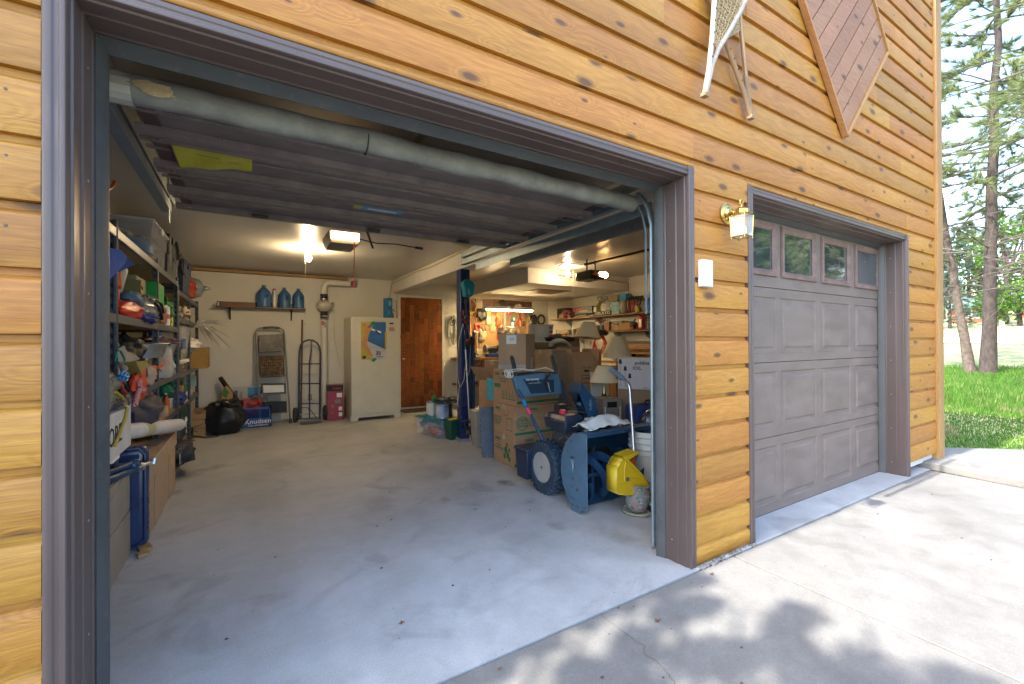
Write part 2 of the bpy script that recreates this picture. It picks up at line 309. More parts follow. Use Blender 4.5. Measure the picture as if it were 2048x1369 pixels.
blackr=mat('black_rubber',(.028,.028,.03),.75,var=.3,bump=.1)
dark=mat('dark_gap',(.01,.01,.01),.9)
steel=mat('galvanised',(.42,.44,.46),.38,metal=.9,var=.15,scale=20)
bluegrey_st=mat('bluish_galvanised',(.20,.26,.30),.42,metal=.5,var=.12,scale=15)
rack_m=mat('rack_grey_paint',(.075,.085,.11),.38,metal=.3,var=.25,scale=30,dust=.25)
brass=mat('brass',(.52,.38,.13),.2,metal=1,var=.05)
white=mat('white_plastic',(.62,.62,.61),.4,var=.03)
offw=mat('off_white_enamel',(.52,.50,.42),.35,var=.04,bump=.02)
paper=mat('white_paper',(.72,.71,.68),.8,var=.05)
ink=mat('black_ink',(.015,.015,.015),.7,var=.1)
inkg=mat('green_ink',(.02,.13,.06),.7,var=.2)
inko=mat('orange_ink',(.50,.14,.03),.7,var=.1)
card=mat('cardboard',(.36,.22,.12),.85,var=.10,scale=4,bump=.06,bscale=60,stretch=(1,1,6))
card2=mat('dull_cardboard',(.27,.19,.12),.85,var=.14,scale=5,bump=.06)
cardg=mat('grey_cardboard',(.26,.215,.165),.85,var=.12,scale=5,bump=.1)
glass,_t,_b=nmat('pane_glass'); _b.inputs['Base Color'].default_value=(.04,.05,.05,1); _b.inputs['Roughness'].default_value=.03; _b.inputs['Specular IOR Level'].default_value=1.; _b.inputs['Coat Weight'].default_value=1.; _b.inputs['Coat IOR'].default_value=2.; _b.inputs['Coat Roughness'].default_value=.02
_n=N(_t,'TexNoise',i_Scale=2.5,i_Detail=1.); _bp=N(_t,'Bump',i_Strength=.12,i_Distance=.02); _t.links.new(coords(_t),_n.inputs['Vector']); _t.links.new(_n.outputs[0],_bp.inputs['Height']); _t.links.new(_bp.outputs[0],_b.inputs['Coat Normal'])
rng=random.Random(7)
# ================= HOUSE =================
house=T('house','wooden house front clad in honey stained horizontal cedar boards around two garage openings','house',(0.6,0,0))
PIT=.1618; ZC0=.264
OP=[(-2.502,0.0),(.509,3.011)]; OPT=2.166
def board(m,x0,x1,zc,r):
    z0=zc+.013; z1=zc+PIT-.012
    j=rng.uniform(-.0012,.0012); t=rng.uniform(-.0015,.0015)
    n=max(1,int((x1-x0)/.5)); prof=[(.018,z0-.001),(.001+j,z0+.0005),(0+j,z0+.004),(0+j,z1-.012),(.004+j,z1-.004),(.014,z1+.002),(.018,z1+.006),(.018,z1+.024),(.03,z1+.024),(.03,z0-.001)]
    m.prism([(y,z+t) for y,z in prof],x0,x1,'x',0,r)
sid=M()
for n in range(-2,30):
    zc=ZC0+PIT*n; lo=zc; hi=zc+PIT
    if hi<-.02: continue
    spans=[(-4.6,3.70)]
    if hi<OPT: spans=[(-4.6,-2.503),(.001,.508),(3.012,3.70)]
    elif lo<OPT: spans=[(-4.6,-2.503),(-2.502,0),(.001,.508),(.509,3.011),(3.012,3.70)]
    if zc<.0: spans=[(-4.6,-2.503),(.001,.508)]
    if n==-1: spans=[(-4.6,-2.503),(.001,.508),(3.012,3.70)]
    for a,b in spans:
        x=a
        while x<b-.01:
            L=rng.uniform(1.6,3.8) if b-a>1 else 9
            if b-a>1 and x==a: L=rng.uniform(.6,3)
            e=min(b,x+L)
            if b-e<.45: e=b
            if b-a>4 and n==12 and x<0: e=-.0
            board(sid,x+.0009,e-.0009,zc,rng.uniform(.02,1)); x=e
# lowest row cut to the ground
sidp=sid.make('siding',siding_m,house,smooth=40)
me=sidp.data
for v in me.vertices:
    if v.co.z<(.03 if v.co.x>3 else .004): v.co.z=(.03 if v.co.x>3 else .004)
    # boards stop above the top trim of the openings
    if v.co.z<OPT and v.co.z>1.9 and ((-2.502<v.co.x<-.0005) or (.5095<v.co.x<3.0105)): v.co.z=OPT
nm=mat('rusty_nail',(.12,.10,.09),.6,metal=.5)
for a,b in ((-2.62,-2.56),(.035,.06),(.455,.48),(3.05,3.09),(3.62,3.66)):
    for n in range(0,14):
        zc=ZC0+PIT*n
        for f in (.3,.72):
            if zc+PIT>OPT and 0<a<.5: continue
            x=rng.uniform(a,b); z=zc+PIT*f+rng.uniform(-.006,.006)
            if z>.03 and (b<.1 or n%2 or a<0): nl=M(); nl.cyl((x,-.0012,z),(x,.003,z),.0035,n=7); nl.make('nail_head',nm,house)
cb=M(); cb.box(3.700,-.022,.045,3.838,.12,4.75,r=.3); cb.box(3.838,-.018,.05,3.865,.14,4.75,r=.7)
cb.make('corner_board',trimw_m,house,bevel=.003)
wl=M()   # wall cores, header, partitions
wl.box(-4.6,.03,0,-2.47,.2,2.35); wl.box(-.03,.03,0,.53,.2,2.35); wl.box(3.0,.034,.05,3.70,.2,2.35)
wl.box(-4.6,.03,2.35,3.70,.2,4.7); wl.box(-2.47,.032,2.17,3.0,.2,2.35)
wl.make('front_wall',wall_m,house)
bw=M(); bw.box(-3.45,6.43,0,3.80,6.55,2.6); bw.make('back_wall',wall_m,house)
lw=M(); lw.box(-3.40,.2,0,-3.25,6.43,2.6); lw.make('left_wall',wall_m,house)
rw=M(); rw.box(3.64,.2,0,3.80,6.43,2.6); rw.make('right_wall',wall_m,house)
# ceiling joists hidden behind one painted sheet
ce=M(); ce.box(-3.4,.2,2.352,3.8,6.5,2.45); ce.make('ceiling',ceil_m,house)
be=M(); be.box(.165,.2,2.13,.30,6.43,2.352); be.make('ceiling_beam',wall_m,house,bevel=.004)
sf=M(); sf.box(1.53,4.0,2.115,3.64,6.43,2.352); sf.make('ceiling_soffit',wall_m,house,bevel=.003)
hatch=M(); hatch.box(2.05,4.5,2.109,2.75,5.1,2.116); hatch.make('soffit_hatch',shelfw_m,house)
# timber ledger at the ceiling over the back wall
lg=M(); lg.box(-3.2,6.30,2.30,-.62,6.43,2.325,r=.3); lg.box(-3.2,6.395,2.325,-.62,6.43,2.349,r=.6); lg.make('timber_ledger',pine_m,house)
# roof with eaves
rf=M()
rf.prism([(3.86,4.86),(4.12,4.74),(4.12,4.80),(.3,7.5),(-3.75,4.72),(-3.75,4.65),(-3.3,4.82),(.3,7.3)],.0,7,'y'); rf.box(3.868,-.02,4.78,4.12,7,4.82)
rf.make('roof',mat('grey_eave',(.16,.15,.13),.8),house)
gb=M(); gb.prism([(-4.6,4.75),(3.85,4.75),(.3,7.2)],.02,.05,'y'); gb.make('gable',siding_m,house)
sw=M(); sw.box(3.80,.12,.05,3.832,6.5,4.7,r=.4); sw.make('side_wall',trimw_m,house)
# ---- door frames ----
def frame(x0,x1,zt,ztj,base):
    m=M()
    for sgn,x in ((1,x0),(-1,x1)):
        # profile in x,y ; sgn toward the opening
        P=[(0,.03),(0,-.004),(.006,-.008),(.018,-.008),(.022,-.005),(.030,-.005),(.034,-.009),(.043,-.009),(.046,-.004),(.046,.018),(.052,.022),(.054,.07),(.058,.074),(.058,.14),(.062,.144),(.062,.2),(0,.2)]
        P=[(x+sgn*a,b) for a,b in P]
        m.prism(P,base,zt-.046,'z')
    P=[(-.004,0),(-.008,-.006),(-.008,-.018),(-.005,-.022),(-.005,-.030),(-.009,-.034),(-.009,-.043),(-.004,-.046),(.018,-.046),(.022,-.052),(.07,-.054),(.074,-.058),(.14,-.058),(.144,-.062),(.2,-.062),(.2,0)]
    m.prism([(a+.0085 if a<.01 else a,zt+b) for a,b in P],x0+.0005,x1-.0005,'x')
    for x,sg in ((x0,1),(x1,-1)): m.prism([(x,-.005),(x+sg*.046,-.005),(x+sg*.046,.02),(x,.02)] if sg>0 else [(x-.046,-.005),(x,-.005),(x,.02),(x-.046,.02)],zt-.0465,zt-.001,'z')
    f=m.make('door_frame',brown,house,smooth=50,bevel=.0012)
    s=M()   # weather strip
    for sgn,x in ((1,x0+.062),(-1,x1-.062)):
        s.prism([(x,.150),(x+sgn*.004,.148),(x+sgn*.010,.165),(x+sgn*.022,.192),(x+sgn*.022,.199),(x,.199)],base,zt-.062,'z')
    s.prism([(.150,zt-.062),(.148,zt-.066),(.165,zt-.072),(.196,zt-.092),(.199,zt-.092),(.199,zt-.062)],x0+.062,x1-.062,'x')
    s.make('weather_strip',vinyl,f,smooth=30)
    for z in [base+.12+.31*i for i in range(7)]:
        for sgn,x in ((1,x0+.058),(-1,x1-.058)): sc=M(); sc.cyl((x,.11,z),(x+sgn*.0015,.11,z),.004,n=7); sc.make('screw',steel,f)
    return f
frame(OP[0][0],OP[0][1],OPT,OPT-.05,.0)
frame(OP[1][0],OP[1][1],OPT,OPT-.05,-.01)
# ---- closed sectional door ----
dX0,dX1=.575,3.03; SECH=.533
cw=(dX1-.06-.62)/4
door=M()
for k in range(4):
    z0=.004+SECH*k+(.0 if k else .0); z1=z0+SECH-.004
    door.box(dX0,.206,z0,dX1,.245,z1)
dd=door.make('closed_garage_door',brown2,house,bevel=.002)
tag(dd,'closed taupe brown panelled door with four windows along its top')
pn=M(); wf=M(); gl=M()
def raised(m,x0,x1,z0,z1,y):
    d=.028
    o=[(x0,y,z0),(x1,y,z0),(x1,y,z1),(x0,y,z1)]; a=[(x0+d*.4,y+.010,z0+d*.4),(x1-d*.4,y+.010,z0+d*.4),(x1-d*.4,y+.010,z1-d*.4),(x0+d*.4,y+.010,z1-d*.4)]
    b=[(x0+d,y+.010,z0+d),(x1-d,y+.010,z0+d),(x1-d,y+.010,z1-d),(x0+d,y+.010,z1-d)]
    e=d*1.8; c=[(x0+e,y-.002,z0+e),(x1-e,y-.002,z0+e),(x1-e,y-.002,z1-e),(x0+e,y-.002,z1-e)]
    vs=o+a+b+c; fs=[]
    for q in range(3):
        for i in range(4): fs.append((q*4+i,q*4+(i+1)%4,q*4+4+(i+1)%4,q*4+4+i))
    fs.append((12,13,14,15)); m.add(vs,fs)
cols=[(.68,1.195),(1.262,1.770),(1.862,2.37),(2.458,2.968)]
# skin with recesses: frame strips around every panel
sk=M()
for k in range(3):
    z0=.004+SECH*k; za,zb=z0+.062,z0+.463
    xs=[dX0]+[v for c in cols for v in c]+[dX1]
    sk.box(dX0,.2,z0,dX1,.2065,za); sk.box(dX0,.2,zb,dX1,.2065,z0+SECH-.004)
    for i in range(0,len(xs),2): sk.box(xs[i],.2,za,xs[i+1],.2065,zb)
    for (a,b) in cols: raised(pn,a,b,za,zb,.2)
z0=.004+SECH*3; za,zb=1.682,2.062
sk.box(dX0,.2,z0,dX1,.2065,za); sk.box(dX0,.2,zb,dX1,.2065,z0+SECH-.004)
xs=[dX0]+[v for c in cols for v in c]+[dX1]
for i in range(0,len(xs),2): sk.box(xs[i],.2,za,xs[i+1],.2065,zb)
sk.make('door_skin',brown2,dd,bevel=.0015); pn.make('raised_panels',brown2,dd,smooth=20)
wfm=mat('window_frame_faded',(.17,.105,.088),.55,var=.25,scale=14,dust=.2)
for (a,b) in cols:
    f=M(); a1,b1,z1,z2=a,b,za,zb; w_=.048
    for (p,q) in (((a1,z1),(b1,z1)),((b1,z1),(b1,z2)),((b1,z2),(a1,z2)),((a1,z2),(a1,z1))):
        pass
    o=[(a1,.199,z1),(b1,.199,z1),(b1,.199,z2),(a1,.199,z2)]; t=[(a1+.004,.186,z1+.004),(b1-.004,.186,z1+.004),(b1-.004,.186,z2-.004),(a1+.004,.186,z2-.004)]
    i1=[(a1+w_*.55,.184,z1+w_*.55),(b1-w_*.55,.184,z1+w_*.55),(b1-w_*.55,.184,z2-w_*.55),(a1+w_*.55,.184,z2-w_*.55)]
    i2=[(a1+w_,.199,z1+w_),(b1-w_,.199,z1+w_),(b1-w_,.199,z2-w_),(a1+w_,.199,z2-w_)]; i3=[(x,.206,z) for x,_,z in i2]
    vs=o+t+i1+i2+i3; fs=[(q*4+i,q*4+(i+1)%4,q*4+4+(i+1)%4,q*4+4+i) for q in range(4) for i in range(4)]
    f.add(vs,fs); wo=f.make('window_frame',wfm,dd)
    g=M(); g.box(a1+w_,.2045,z1+w_,b1-w_,.2062,z2-w_); g.make('window_pane',glass,dd)
sm=M(); sm.box(dX0,.2,-.008,dX1,.235,.004); sm.make('bottom_seal',blackr,dd)
# ---- raised sectional door ----
open_d=M(); ZP=2.112; X0,X1=-2.425,-.085
secs=[(.46,.80),(.815,1.20),(1.215,1.60),(1.615,1.96)]
for i,(a,b) in enumerate(secs):
    open_d.box(X0,a,ZP,X1,b,ZP+.035)
od=open_d.make('raised_garage_door',brownp,house,bevel=.002); tag(od,'raised brown ribbed door lying flat under the ceiling')
for i,(a,b) in enumerate(secs):
    for y,w_,h in ((a,.045,.034),(b-.05,.05,.034),((a+b)/2-.03,.03,.010)):
        rb=M(); rb.prism([(y,ZP),(y+.006,ZP-h),(y+w_-.006,ZP-h),(y+w_,ZP)],X0-.03,X1+.03,'x'); rb.make('rib',brownp,od,bevel=.0015)
es=M()
for i,(a,b) in enumerate(secs):
    for x,s_ in ((X0,1),(X1,-1)):
        es=M(); es.box(min(x,x+s_*.055),a+.05,ZP-.006,max(x,x+s_*.055),b-.055,ZP+.01); es.make('end_stile',browne,od,bevel=.001)
hg=M()
for y in (.805,1.205,1.605,1.93):
    for x in (X0+.03,X1-.03):
        hg=M(); hg.box(x-.02,y-.02,ZP-.028,x+.02,y+.02,ZP-.024); hg.cyl((x-.06,y,ZP-.012),(x+.06,y,ZP-.012),.009,n=8)
        for q in (-.012,.012): hg.cyl((x+q,y+.01,ZP-.036),(x+q,y+.01,ZP-.026),.005,n=6)
        hg.make('hinge',steel,od)
for x in (-2.0,-1.25,-.5): hg=M(); hg.box(x-.05,1.88,ZP-.034,x+.05,1.93,ZP-.022); hg.make('bracket',black,od)
st=M()
P=[]
for i in range(24):
    t=i/23; x=-2.475+(2.475-.045)*t; P.append((x,.405-.004*math.sin(t*9),2.078+.006*math.sin(t*5)+.003*math.sin(t*23)))
st.tube(P,[.048+.003*math.sin(i*1.7) for i in range(24)],16)
so_=st.make('bottom_seal_roll',seal_m,od,smooth=50)
jt=M(); xj=oY(737,270,.35)[0]; jt.tube([(xj,.405,2.080),(xj+.003,.405,2.080)],.0520,16); jt.make('seal_joint',dark,od)
dt=M(); dt.tube([(-2.50,.405,2.078),(-2.40,.405,2.078)],.052,14); dt.make('tape_wrap',mat('silver_tape',(.46,.46,.43),.5,metal=.3,dust=.3),od)
clump=M(); clump.blob((-2.335,.352,2.075),(.05,.006,.022),3,.35,3,8); clump.make('mud_clump',mat('mud_nest',(.42,.32,.2),.95,bump=.5),od)
lip=M(); lip.box(X0-.02,.43,ZP-.045,X1+.07,.455,ZP-.035); lip.make('seal_retainer',browne,od)
# yellow warning sheet and blue label
yl=M(); ny=10
pts=[(-2.352,.85),(-2.052,.845),(-2.052,1.03),(-2.352,1.165)]
zy=ZP-.0235
for i in range(ny):
    t0,t1=i/ny,(i+1)/ny
    def pp(t,s):
        a=Vector(pts[0]).lerp(Vector(pts[1]),t); b=Vector(pts[3]).lerp(Vector(pts[2]),t); q=a.lerp(b,s); return (q.x,q.y,zy-.004*math.sin(t*11+s*3)-.002*math.sin(s*9))
    for j in range(4): yl.quad(pp(t0,j/4),pp(t1,j/4),pp(t1,(j+1)/4),pp(t0,(j+1)/4))
yo=yl.make('warning_sheet',mat('yellow_sheet',(.52,.50,.03),.35,var=.06,coat=.3),od,smooth=60)
def ceiltext(s,x,y,size,par,mt=None,z=None): return text(s,size,(x,y,(zy-.0075) if z is None else z),mt or mat('olive_ink',(.16,.16,.03),.8),par,rot=(R(180),0,0))
ceiltext('WARNING',-2.23,.925,.02,yo); ceiltext('- - - - - - - - - -\n- - - - - - - - - -',-2.2,.985,.018,yo); ceiltext('---------- ---\n---- -------',-2.12,.95,.014,yo)
bl=M(); bl.box(-1.49,1.385,ZP-.0105,-1.44,1.455,ZP-.009,0); bl.box(-1.44,1.385,ZP-.0105,-1.17,1.45,ZP-.009,1); bl.box(-1.40,1.41,ZP-.0112,-1.21,1.445,ZP-.0105,2)
bo=bl.make('blue_label',[mat('label_yellow',(.5,.47,.12),.6),mat('label_blue',(.05,.30,.55),.5),mat('label_pale',(.5,.55,.62),.5)],od)
# ---- tracks ----
def chan(m,P0,P1,w,h):   # C section between two points along y
    x0,y0,z0=P0; _,y1,_=P1; t=.002
    m.box(x0,y0,z0,x0+t,y1,z0+h); m.box(x0,y0,z0,x0+w,y1,z0+t); m.box(x0,y0,z0+h-t,x0+w,y1,z0+h)
tr=M()
chan(tr,(-.045,.55,2.085),(0,2.95,0),.05,.055); chan(tr,(-.045,.35,2.165),(0,2.95,0),.05,.05)
tr.box(.015,.3,2.00,.019,2.7,2.07)
cur=[oX(a,b,-.028) for a,b in ((1276,388),(1287,400),(1297,420),(1305,450),(1310,490),(1312.5,540),(1314,620))]; cur=[(-.028,max(.262,p.y),p.z) for p in cur]; cur.append((-.028,cur[-1][1],.02))
tr.tube(cur,.020,8,flat=.6)
tr.tube([(p[0]-.0,p[1]+.05 if i else p[1]+.06,p[2]-.02) for i,p in enumerate(cur[:-1])],.007,6)
t1=tr.make('door_track',bluegrey_st,house,smooth=40); tag(t1,'galvanised track curving up beside the right jamb of the open door')
tl=M()
chan(tl,(-2.50,.45,2.085),(0,2.1,0),-.05,.055); chan(tl,(-2.50,.45,2.165),(0,2.25,0),-.05,.05); tl.box(-2.51,.2,2.20,-2.506,2.2,2.29); tl.cyl((-2.48,.27,0),(-2.48,.27,1.95),.02,n=8)
tl.box(-2.505,2.0,2.0,-2.50,2.05,2.34)
tl.make('door_track',bluegrey_st,house)
t2=M(); chan(t2,(.50,.55,2.09),(0,2.80,0),.05,.09); t2.box(.497,.55,2.133,.4995,2.80,2.137)
for y in (.95,1.75,2.55): t2.box(.494,y-.03,2.10,.4975,y+.03,2.17)
t2.box(.498,2.3,2.09,.502,2.34,2.35)
t2.make('door_track',bluegrey_st,house,bevel=.0008)
t3=M(); chan(t3,(3.02,.55,2.09),(0,2.80,0),-.05,.09); t3.make('door_track',bluegrey_st,house)
# diamond ornament on the gable wall
dp=M(); q0=oY(1693,268,-.03); qR=oY(1773,104,-.03); qL=oY(1598,-6,-.03)
cx=q0.x+.02; A=Vector((q0.x,q0.z)); Bq=Vector((qR.x,qR.z)); Cq=Vector((oY(1596,-10,-.03).x,oY(1596,-10,-.03).z))
# corners: bottom A, right B, left D, top E
Dq=Vector((A.x-(Bq.x-A.x)*.98,Bq.y+.02)); Eq=Vector((A.x+.01,Bq.y+(Bq.y-A.y)))
import mathutils
def clip_poly(poly,p,n):
    o=[]
    for i in range(len(poly)):
        a,b=poly[i],poly[(i+1)%len(poly)]; da=(a-p).dot(n); db=(b-p).dot(n)
        if da>=0: o.append(a)
        if da*db<0: o.append(a+(b-a)*(da/(da-db)))
    return o
dia=[A,Bq,Eq,Dq]; dirn=(Bq-A).normalized(); nrm=Vector((-dirn.y,dirn.x)); W_=.135; k=0
while k<14:
    a=clip_poly(dia,A+nrm*(k*W_+.004),nrm); a=clip_poly(a,A+nrm*((k+1)*W_-.004),-nrm) if len(a)>2 else []
    if len(a)>2: dp.prism([(v.x,v.y) for v in a],-.030,-.018,'y',0,rng.uniform(.02,1))
    k+=1
dpo=dp.make('diamond_panel',diamond_m,house,bevel=.002)
bk=M(); bk.prism([(v.x,v.y) for v in dia],-.018,-.004,'y',0,.5); bk.make('backing_board',mat('grey_groove',(.25,.22,.20),.8),dpo)
dm=M()
for a,b in ((A,Bq),(Bq,Eq),(Eq,Dq),(Dq,A)):
    d=(b-a).normalized(); n_=Vector((-d.y,d.x))*-.022; P=[a-d*.012,b+d*.012,b+d*.012+n_,a-d*.012+n_]; dm.prism([(v.x,v.y) for v in P],-.045,-.004,'y',0,rng.random())
dm.make('diamond_moulding',trimw_m,dpo,bevel=.002)

# ================= GROUND =================
fl=M(); fl.box(-3.3,-.022,-.15,3.75,6.5,0.0); struct(fl,'garage_floor',floor_m)
dv=M()
# slabs with joints
for (x0,x1) in ((-6.5,-3.6),(-3.592,.286),(.298,3.40)):
    for (y0,y1) in ((-2.9,-.032),(-5.8,-2.908),(-9,-5.808)):
        dv.box(x0,y0,-.12,x1,y1,-.004)
for (y0,y1) in ((-2.9,-.032),(-5.8,-2.908),(-9,-5.808)): pass
struct(dv,'driveway',drive_m,bevel=.004)
jd=M(); jd.box(-6.5,-9,-.13,3.4,-.02,-.016); struct(jd,'driveway_joint_fill',mat('joint_dirt_and_shade',(.09,.075,.055),.95,bump=.5,var=.5,scale=60))
drf=M(); drf.box(3.40,-9,-.13,12,-1.9,-.04); drf.box(-12,-14,-.13,12,-9,-.03); drf.box(-12,-9,-.13,-6.5,.0,-.03); struct(drf,'driveway_far',drive_m)
wk=M(); wk.prism([(3.46,.105),(3.40,-.4),(3.32,-1.9),(6.4,-1.9),(5.05,-.45),(4.25,.21),(3.9,.22)],-.1,.06,'z'); wk.prism([(3.9,.25),(4.18,.28),(4.18,6),(3.9,6)],-.1,.02,'z')
struct(wk,'walkway',drive_m,bevel=.008)
jw=M(); jw.prism([(3.452,.10),(3.392,-.4),(3.312,-1.9),(3.326,-1.9),(3.405,-.4),(3.466,.10)],-.02,.0,'z'); struct(jw,'walkway_shade_strip',MC['joint_dirt_and_shade'])  # dark strip added along the step's foot, standing in for its shading line
rub=M()
for i in range(60):
    x=rng.uniform(.0,.56); y=rng.uniform(-.026,.012); s_=rng.uniform(.006,.016); rub.blob((x,y,-.002),(s_*1.4,s_,s_*.6),i,.3,2,5)
o=struct(rub,'footing_rubble',mat('rubble',(.15,.145,.135),.95,var=.5,scale=40,bump=.5)); o['kind']='stuff'
def gh(x,y=0):
    t=max(0,x-19); h=-.045+ (.1*t*t/(t+6) if t>0 else 0)
    return h-.02*max(0,min(1,(x-6)/10))
ln=M(); xs=[-60,-20,-12,3.2,4.3,5,6,8,10,13,16,19,22,26,30,35,40,46,53,60,75,95,120,160,240,400]; ys=[-300,-120,-60,-30,-16,-9,-4,0,3,6,9,13,18,25,35,50,80,150,300]
vs=[(x,y,(gh(x) if x>3 else -.05)-(.0) ) for x in xs for y in ys]; ny=len(ys)
fs=[]
for i in range(len(xs)-1):
    for j in range(ny-1):
        if xs[i+1]<=3.2 and ys[j+1]>-9 and ys[j]<13 and xs[i]>=-12: pass
        fs.append((i*ny+j,(i+1)*ny+j,(i+1)*ny+j+1,i*ny+j+1))
ln.add([(a,b,c-.09 if a<4.2 else c) for a,b,c in vs],fs)
lm,t_,b_=nmat('lawn'); co=coords(t_); n1=N(t_,'TexNoise',i_Scale=.22,i_Detail=6.,i_Roughness=.65,i_Distortion=.5); t_.links.new(co,n1.inputs['Vector'])
cr=N(t_,'ValToRGB'); t_.links.new(n1.outputs[0],cr.inputs[0]); e=cr.color_ramp.elements; e[0].position=.38; e[0].color=(.07,.16,.02,1); e[1].position=.62; e[1].color=(.40,.36,.17,1); q=e.new(.5); q.color=(.17,.23,.05,1)
n2=N(t_,'TexNoise',i_Scale=25.,i_Detail=5.); t_.links.new(co,n2.inputs['Vector']); mx=N(t_,'MixRGB',blend_type='OVERLAY',i_0=.7); t_.links.new(cr.outputs[0],mx.inputs[1]); t_.links.new(n2.outputs[0],mx.inputs[2]); tc_=N(t_,'TexCoord'); sx_=N(t_,'SeparateXYZ'); t_.links.new(tc_.outputs['Object'],sx_.inputs[0]); wb_=N(t_,'Math',operation='MULTIPLY_ADD'); t_.links.new(n1.outputs[0],wb_.inputs[0]); wb_.inputs[1].default_value=9.; t_.links.new(sx_.outputs[0],wb_.inputs[2]); mr_=N(t_,'MapRange',i_1=26.,i_2=32.,i_3=0.,i_4=.75); t_.links.new(wb_.outputs[0],mr_.inputs[0]); m9=N(t_,'MixRGB'); t_.links.new(mr_.outputs[0],m9.inputs[0]); t_.links.new(mx.outputs[0],m9.inputs[1]); m9.inputs[2].default_value=(.30,.28,.14,1); t_.links.new(m9.outputs[0],b_.inputs['Base Color']); b_.inputs['Roughness'].default_value=.9
struct(ln,'lawn',lm)
# curving far road
rd=M(); c=[(36.5,-60),(35.5,-25),(35,-8),(35,2),(35.5,7),(37,12),(41,19),(46,30),(52,50)]
cc=[(47,-20),(42,-6),(39,2),(37,7.2),(36.3,8.6)]
def ribbon(m,c,w,dz):
    for i in range(len(c)-1):
        nseg=6
        for k in range(nseg):
            q=[]
            for t in (k/nseg,(k+1)/nseg):
                a=Vector(c[i]).lerp(Vector(c[i+1]),t); d=(Vector(c[i+1])-Vector(c[i])).normalized(); n_=Vector((-d.y,d.x))*w
                for s_ in (-1,1):
                    p=a+n_*s_; q.append((p.x,p.y,gh(p.x)+dz))
            m.quad(q[0],q[2],q[3],q[1])
ribbon(rd,c,1.7,.05); struct(rd,'road',mat('gravel_road',(.50,.46,.41),.9,var=.1,scale=2))
# ================= COMMON ITEM BUILDERS =================
tapem=mat('packing_tape',(.42,.36,.26),.25,var=.05); lb_m=paper
def carton(label,c,size,rz=0,m=None,name='cardboard_box',group=None,flaps=None,bevel=.004,cat='box'):
    """box with its base centre at c; flaps: list of (side, angle) opened flaps"""
    m=m or card; w,d,h=size; X=xf(c,rz); t=T(name,label,cat,c,group)
    b=M(); b.X=X
    if flaps:
        q=.004
        for a in ((-w/2,-d/2,w/2,-d/2+q),(-w/2,d/2-q,w/2,d/2),(-w/2,-d/2+q,-w/2+q,d/2-q),(w/2-q,-d/2+q,w/2,d/2-q)): b.box(a[0],a[1],0,a[2],a[3],h)
        b.box(-w/2+q,-d/2+q,.0,w/2-q,d/2-q,.01)
    else: b.box(-w/2,-d/2,0,w/2,d/2,h)
    b.make('box_body',m,t,bevel=0 if flaps else bevel)
    if flaps:
        for side,ang,ln in flaps:
            f=M()
            if side in 'fb':
                s=-1 if side=='f' else 1; y=s*d/2
                f.X=X@Matrix.Translation((0,y,h))@Matrix.Rotation(-s*R(ang),4,'X'); f.box(-w/2+.004,-.002,0,w/2-.004,.002,ln)
            else:
                s=-1 if side=='l' else 1; x=s*w/2
                f.X=X@Matrix.Translation((x,0,h))@Matrix.Rotation(s*R(ang),4,'Y'); f.box(-.002,-d/2+.004,0,.002,d/2-.004,ln)
            f.make('flap',m,t)
    else:
        tp=M(); tp.X=X; tp.box(-w/2-.0006,-.025,h-.05,w/2+.0006,.025,h+.0008); tp.make('tape',tapem,t)
    t['_']=0; del t['_']
    return t,X,(w,d,h)
def ftext(s,size,u,v,C_,mt,side='f',**k):   # text on the front (f), left (l), right (r) or top face of a carton: u across, v up
    t,X,(w,d,h)=C_
    if side=='f': A=X@Matrix.Translation((u,-d/2-.0012,v))@Matrix.Rotation(R(90),4,'X')
    elif side=='l': A=X@Matrix.Translation((-w/2-.0012,u,v))@Matrix.Rotation(R(-90),4,'Z')@Matrix.Rotation(R(90),4,'X')
    elif side=='r': A=X@Matrix.Translation((w/2+.0012,u,v))@Matrix.Rotation(R(90),4,'Z')@Matrix.Rotation(R(90),4,'X')
    else: A=X@Matrix.Translation((u,v,h+.0015))
    return text(s,size,(0,0,0),mt,t,rot=A,**k)
def patch(name,C_,u0,v0,u1,v1,mt,side='f',dz=.0008,parent=None):
    t,X,(w,d,h)=C_; m=M(); m.X=X
    if side=='f': m.box(u0,-d/2-dz,v0,u1,-d/2+.001,v1)
    elif side=='l': m.box(-w/2-dz,u0,v0,-w/2+.001,u1,v1)
    elif side=='r': m.box(w/2-.001,u0,v0,w/2+dz,u1,v1)
    else: m.box(u0,v0,h-.001,u1,v1,h+dz)
    return m.make(name,mt,t)
def bottle(name,label,c,r,h,mt,capm=None,cat='bottle',neck=.35,group=None,handle=False,capr=None,lab=None):
    t=T(name,label,cat,c,group); m=M()
    m.lathe([(0,0),(r*.92,0),(r,h*.03),(r,h*.58),(r*.93,h*.68),(r*neck*1.1,h*.86),(r*neck,h*.88),(r*neck,h*.93)],c,20)
    m.make('bottle_body',mt,t,smooth=50)
    k=M(); k.lathe([(0,0),((capr or r*neck*1.15),0),((capr or r*neck*1.15),h*.08),(0,h*.085)],(c[0],c[1],c[2]+h*.915),14); k.make('cap',capm or white,t,smooth=40)
    if lab: l=M(); l.lathe([(r+.0008,h*.12),(r+.0008,h*.5)],c,20); l.make('label',lab,t,smooth=60)
    return t
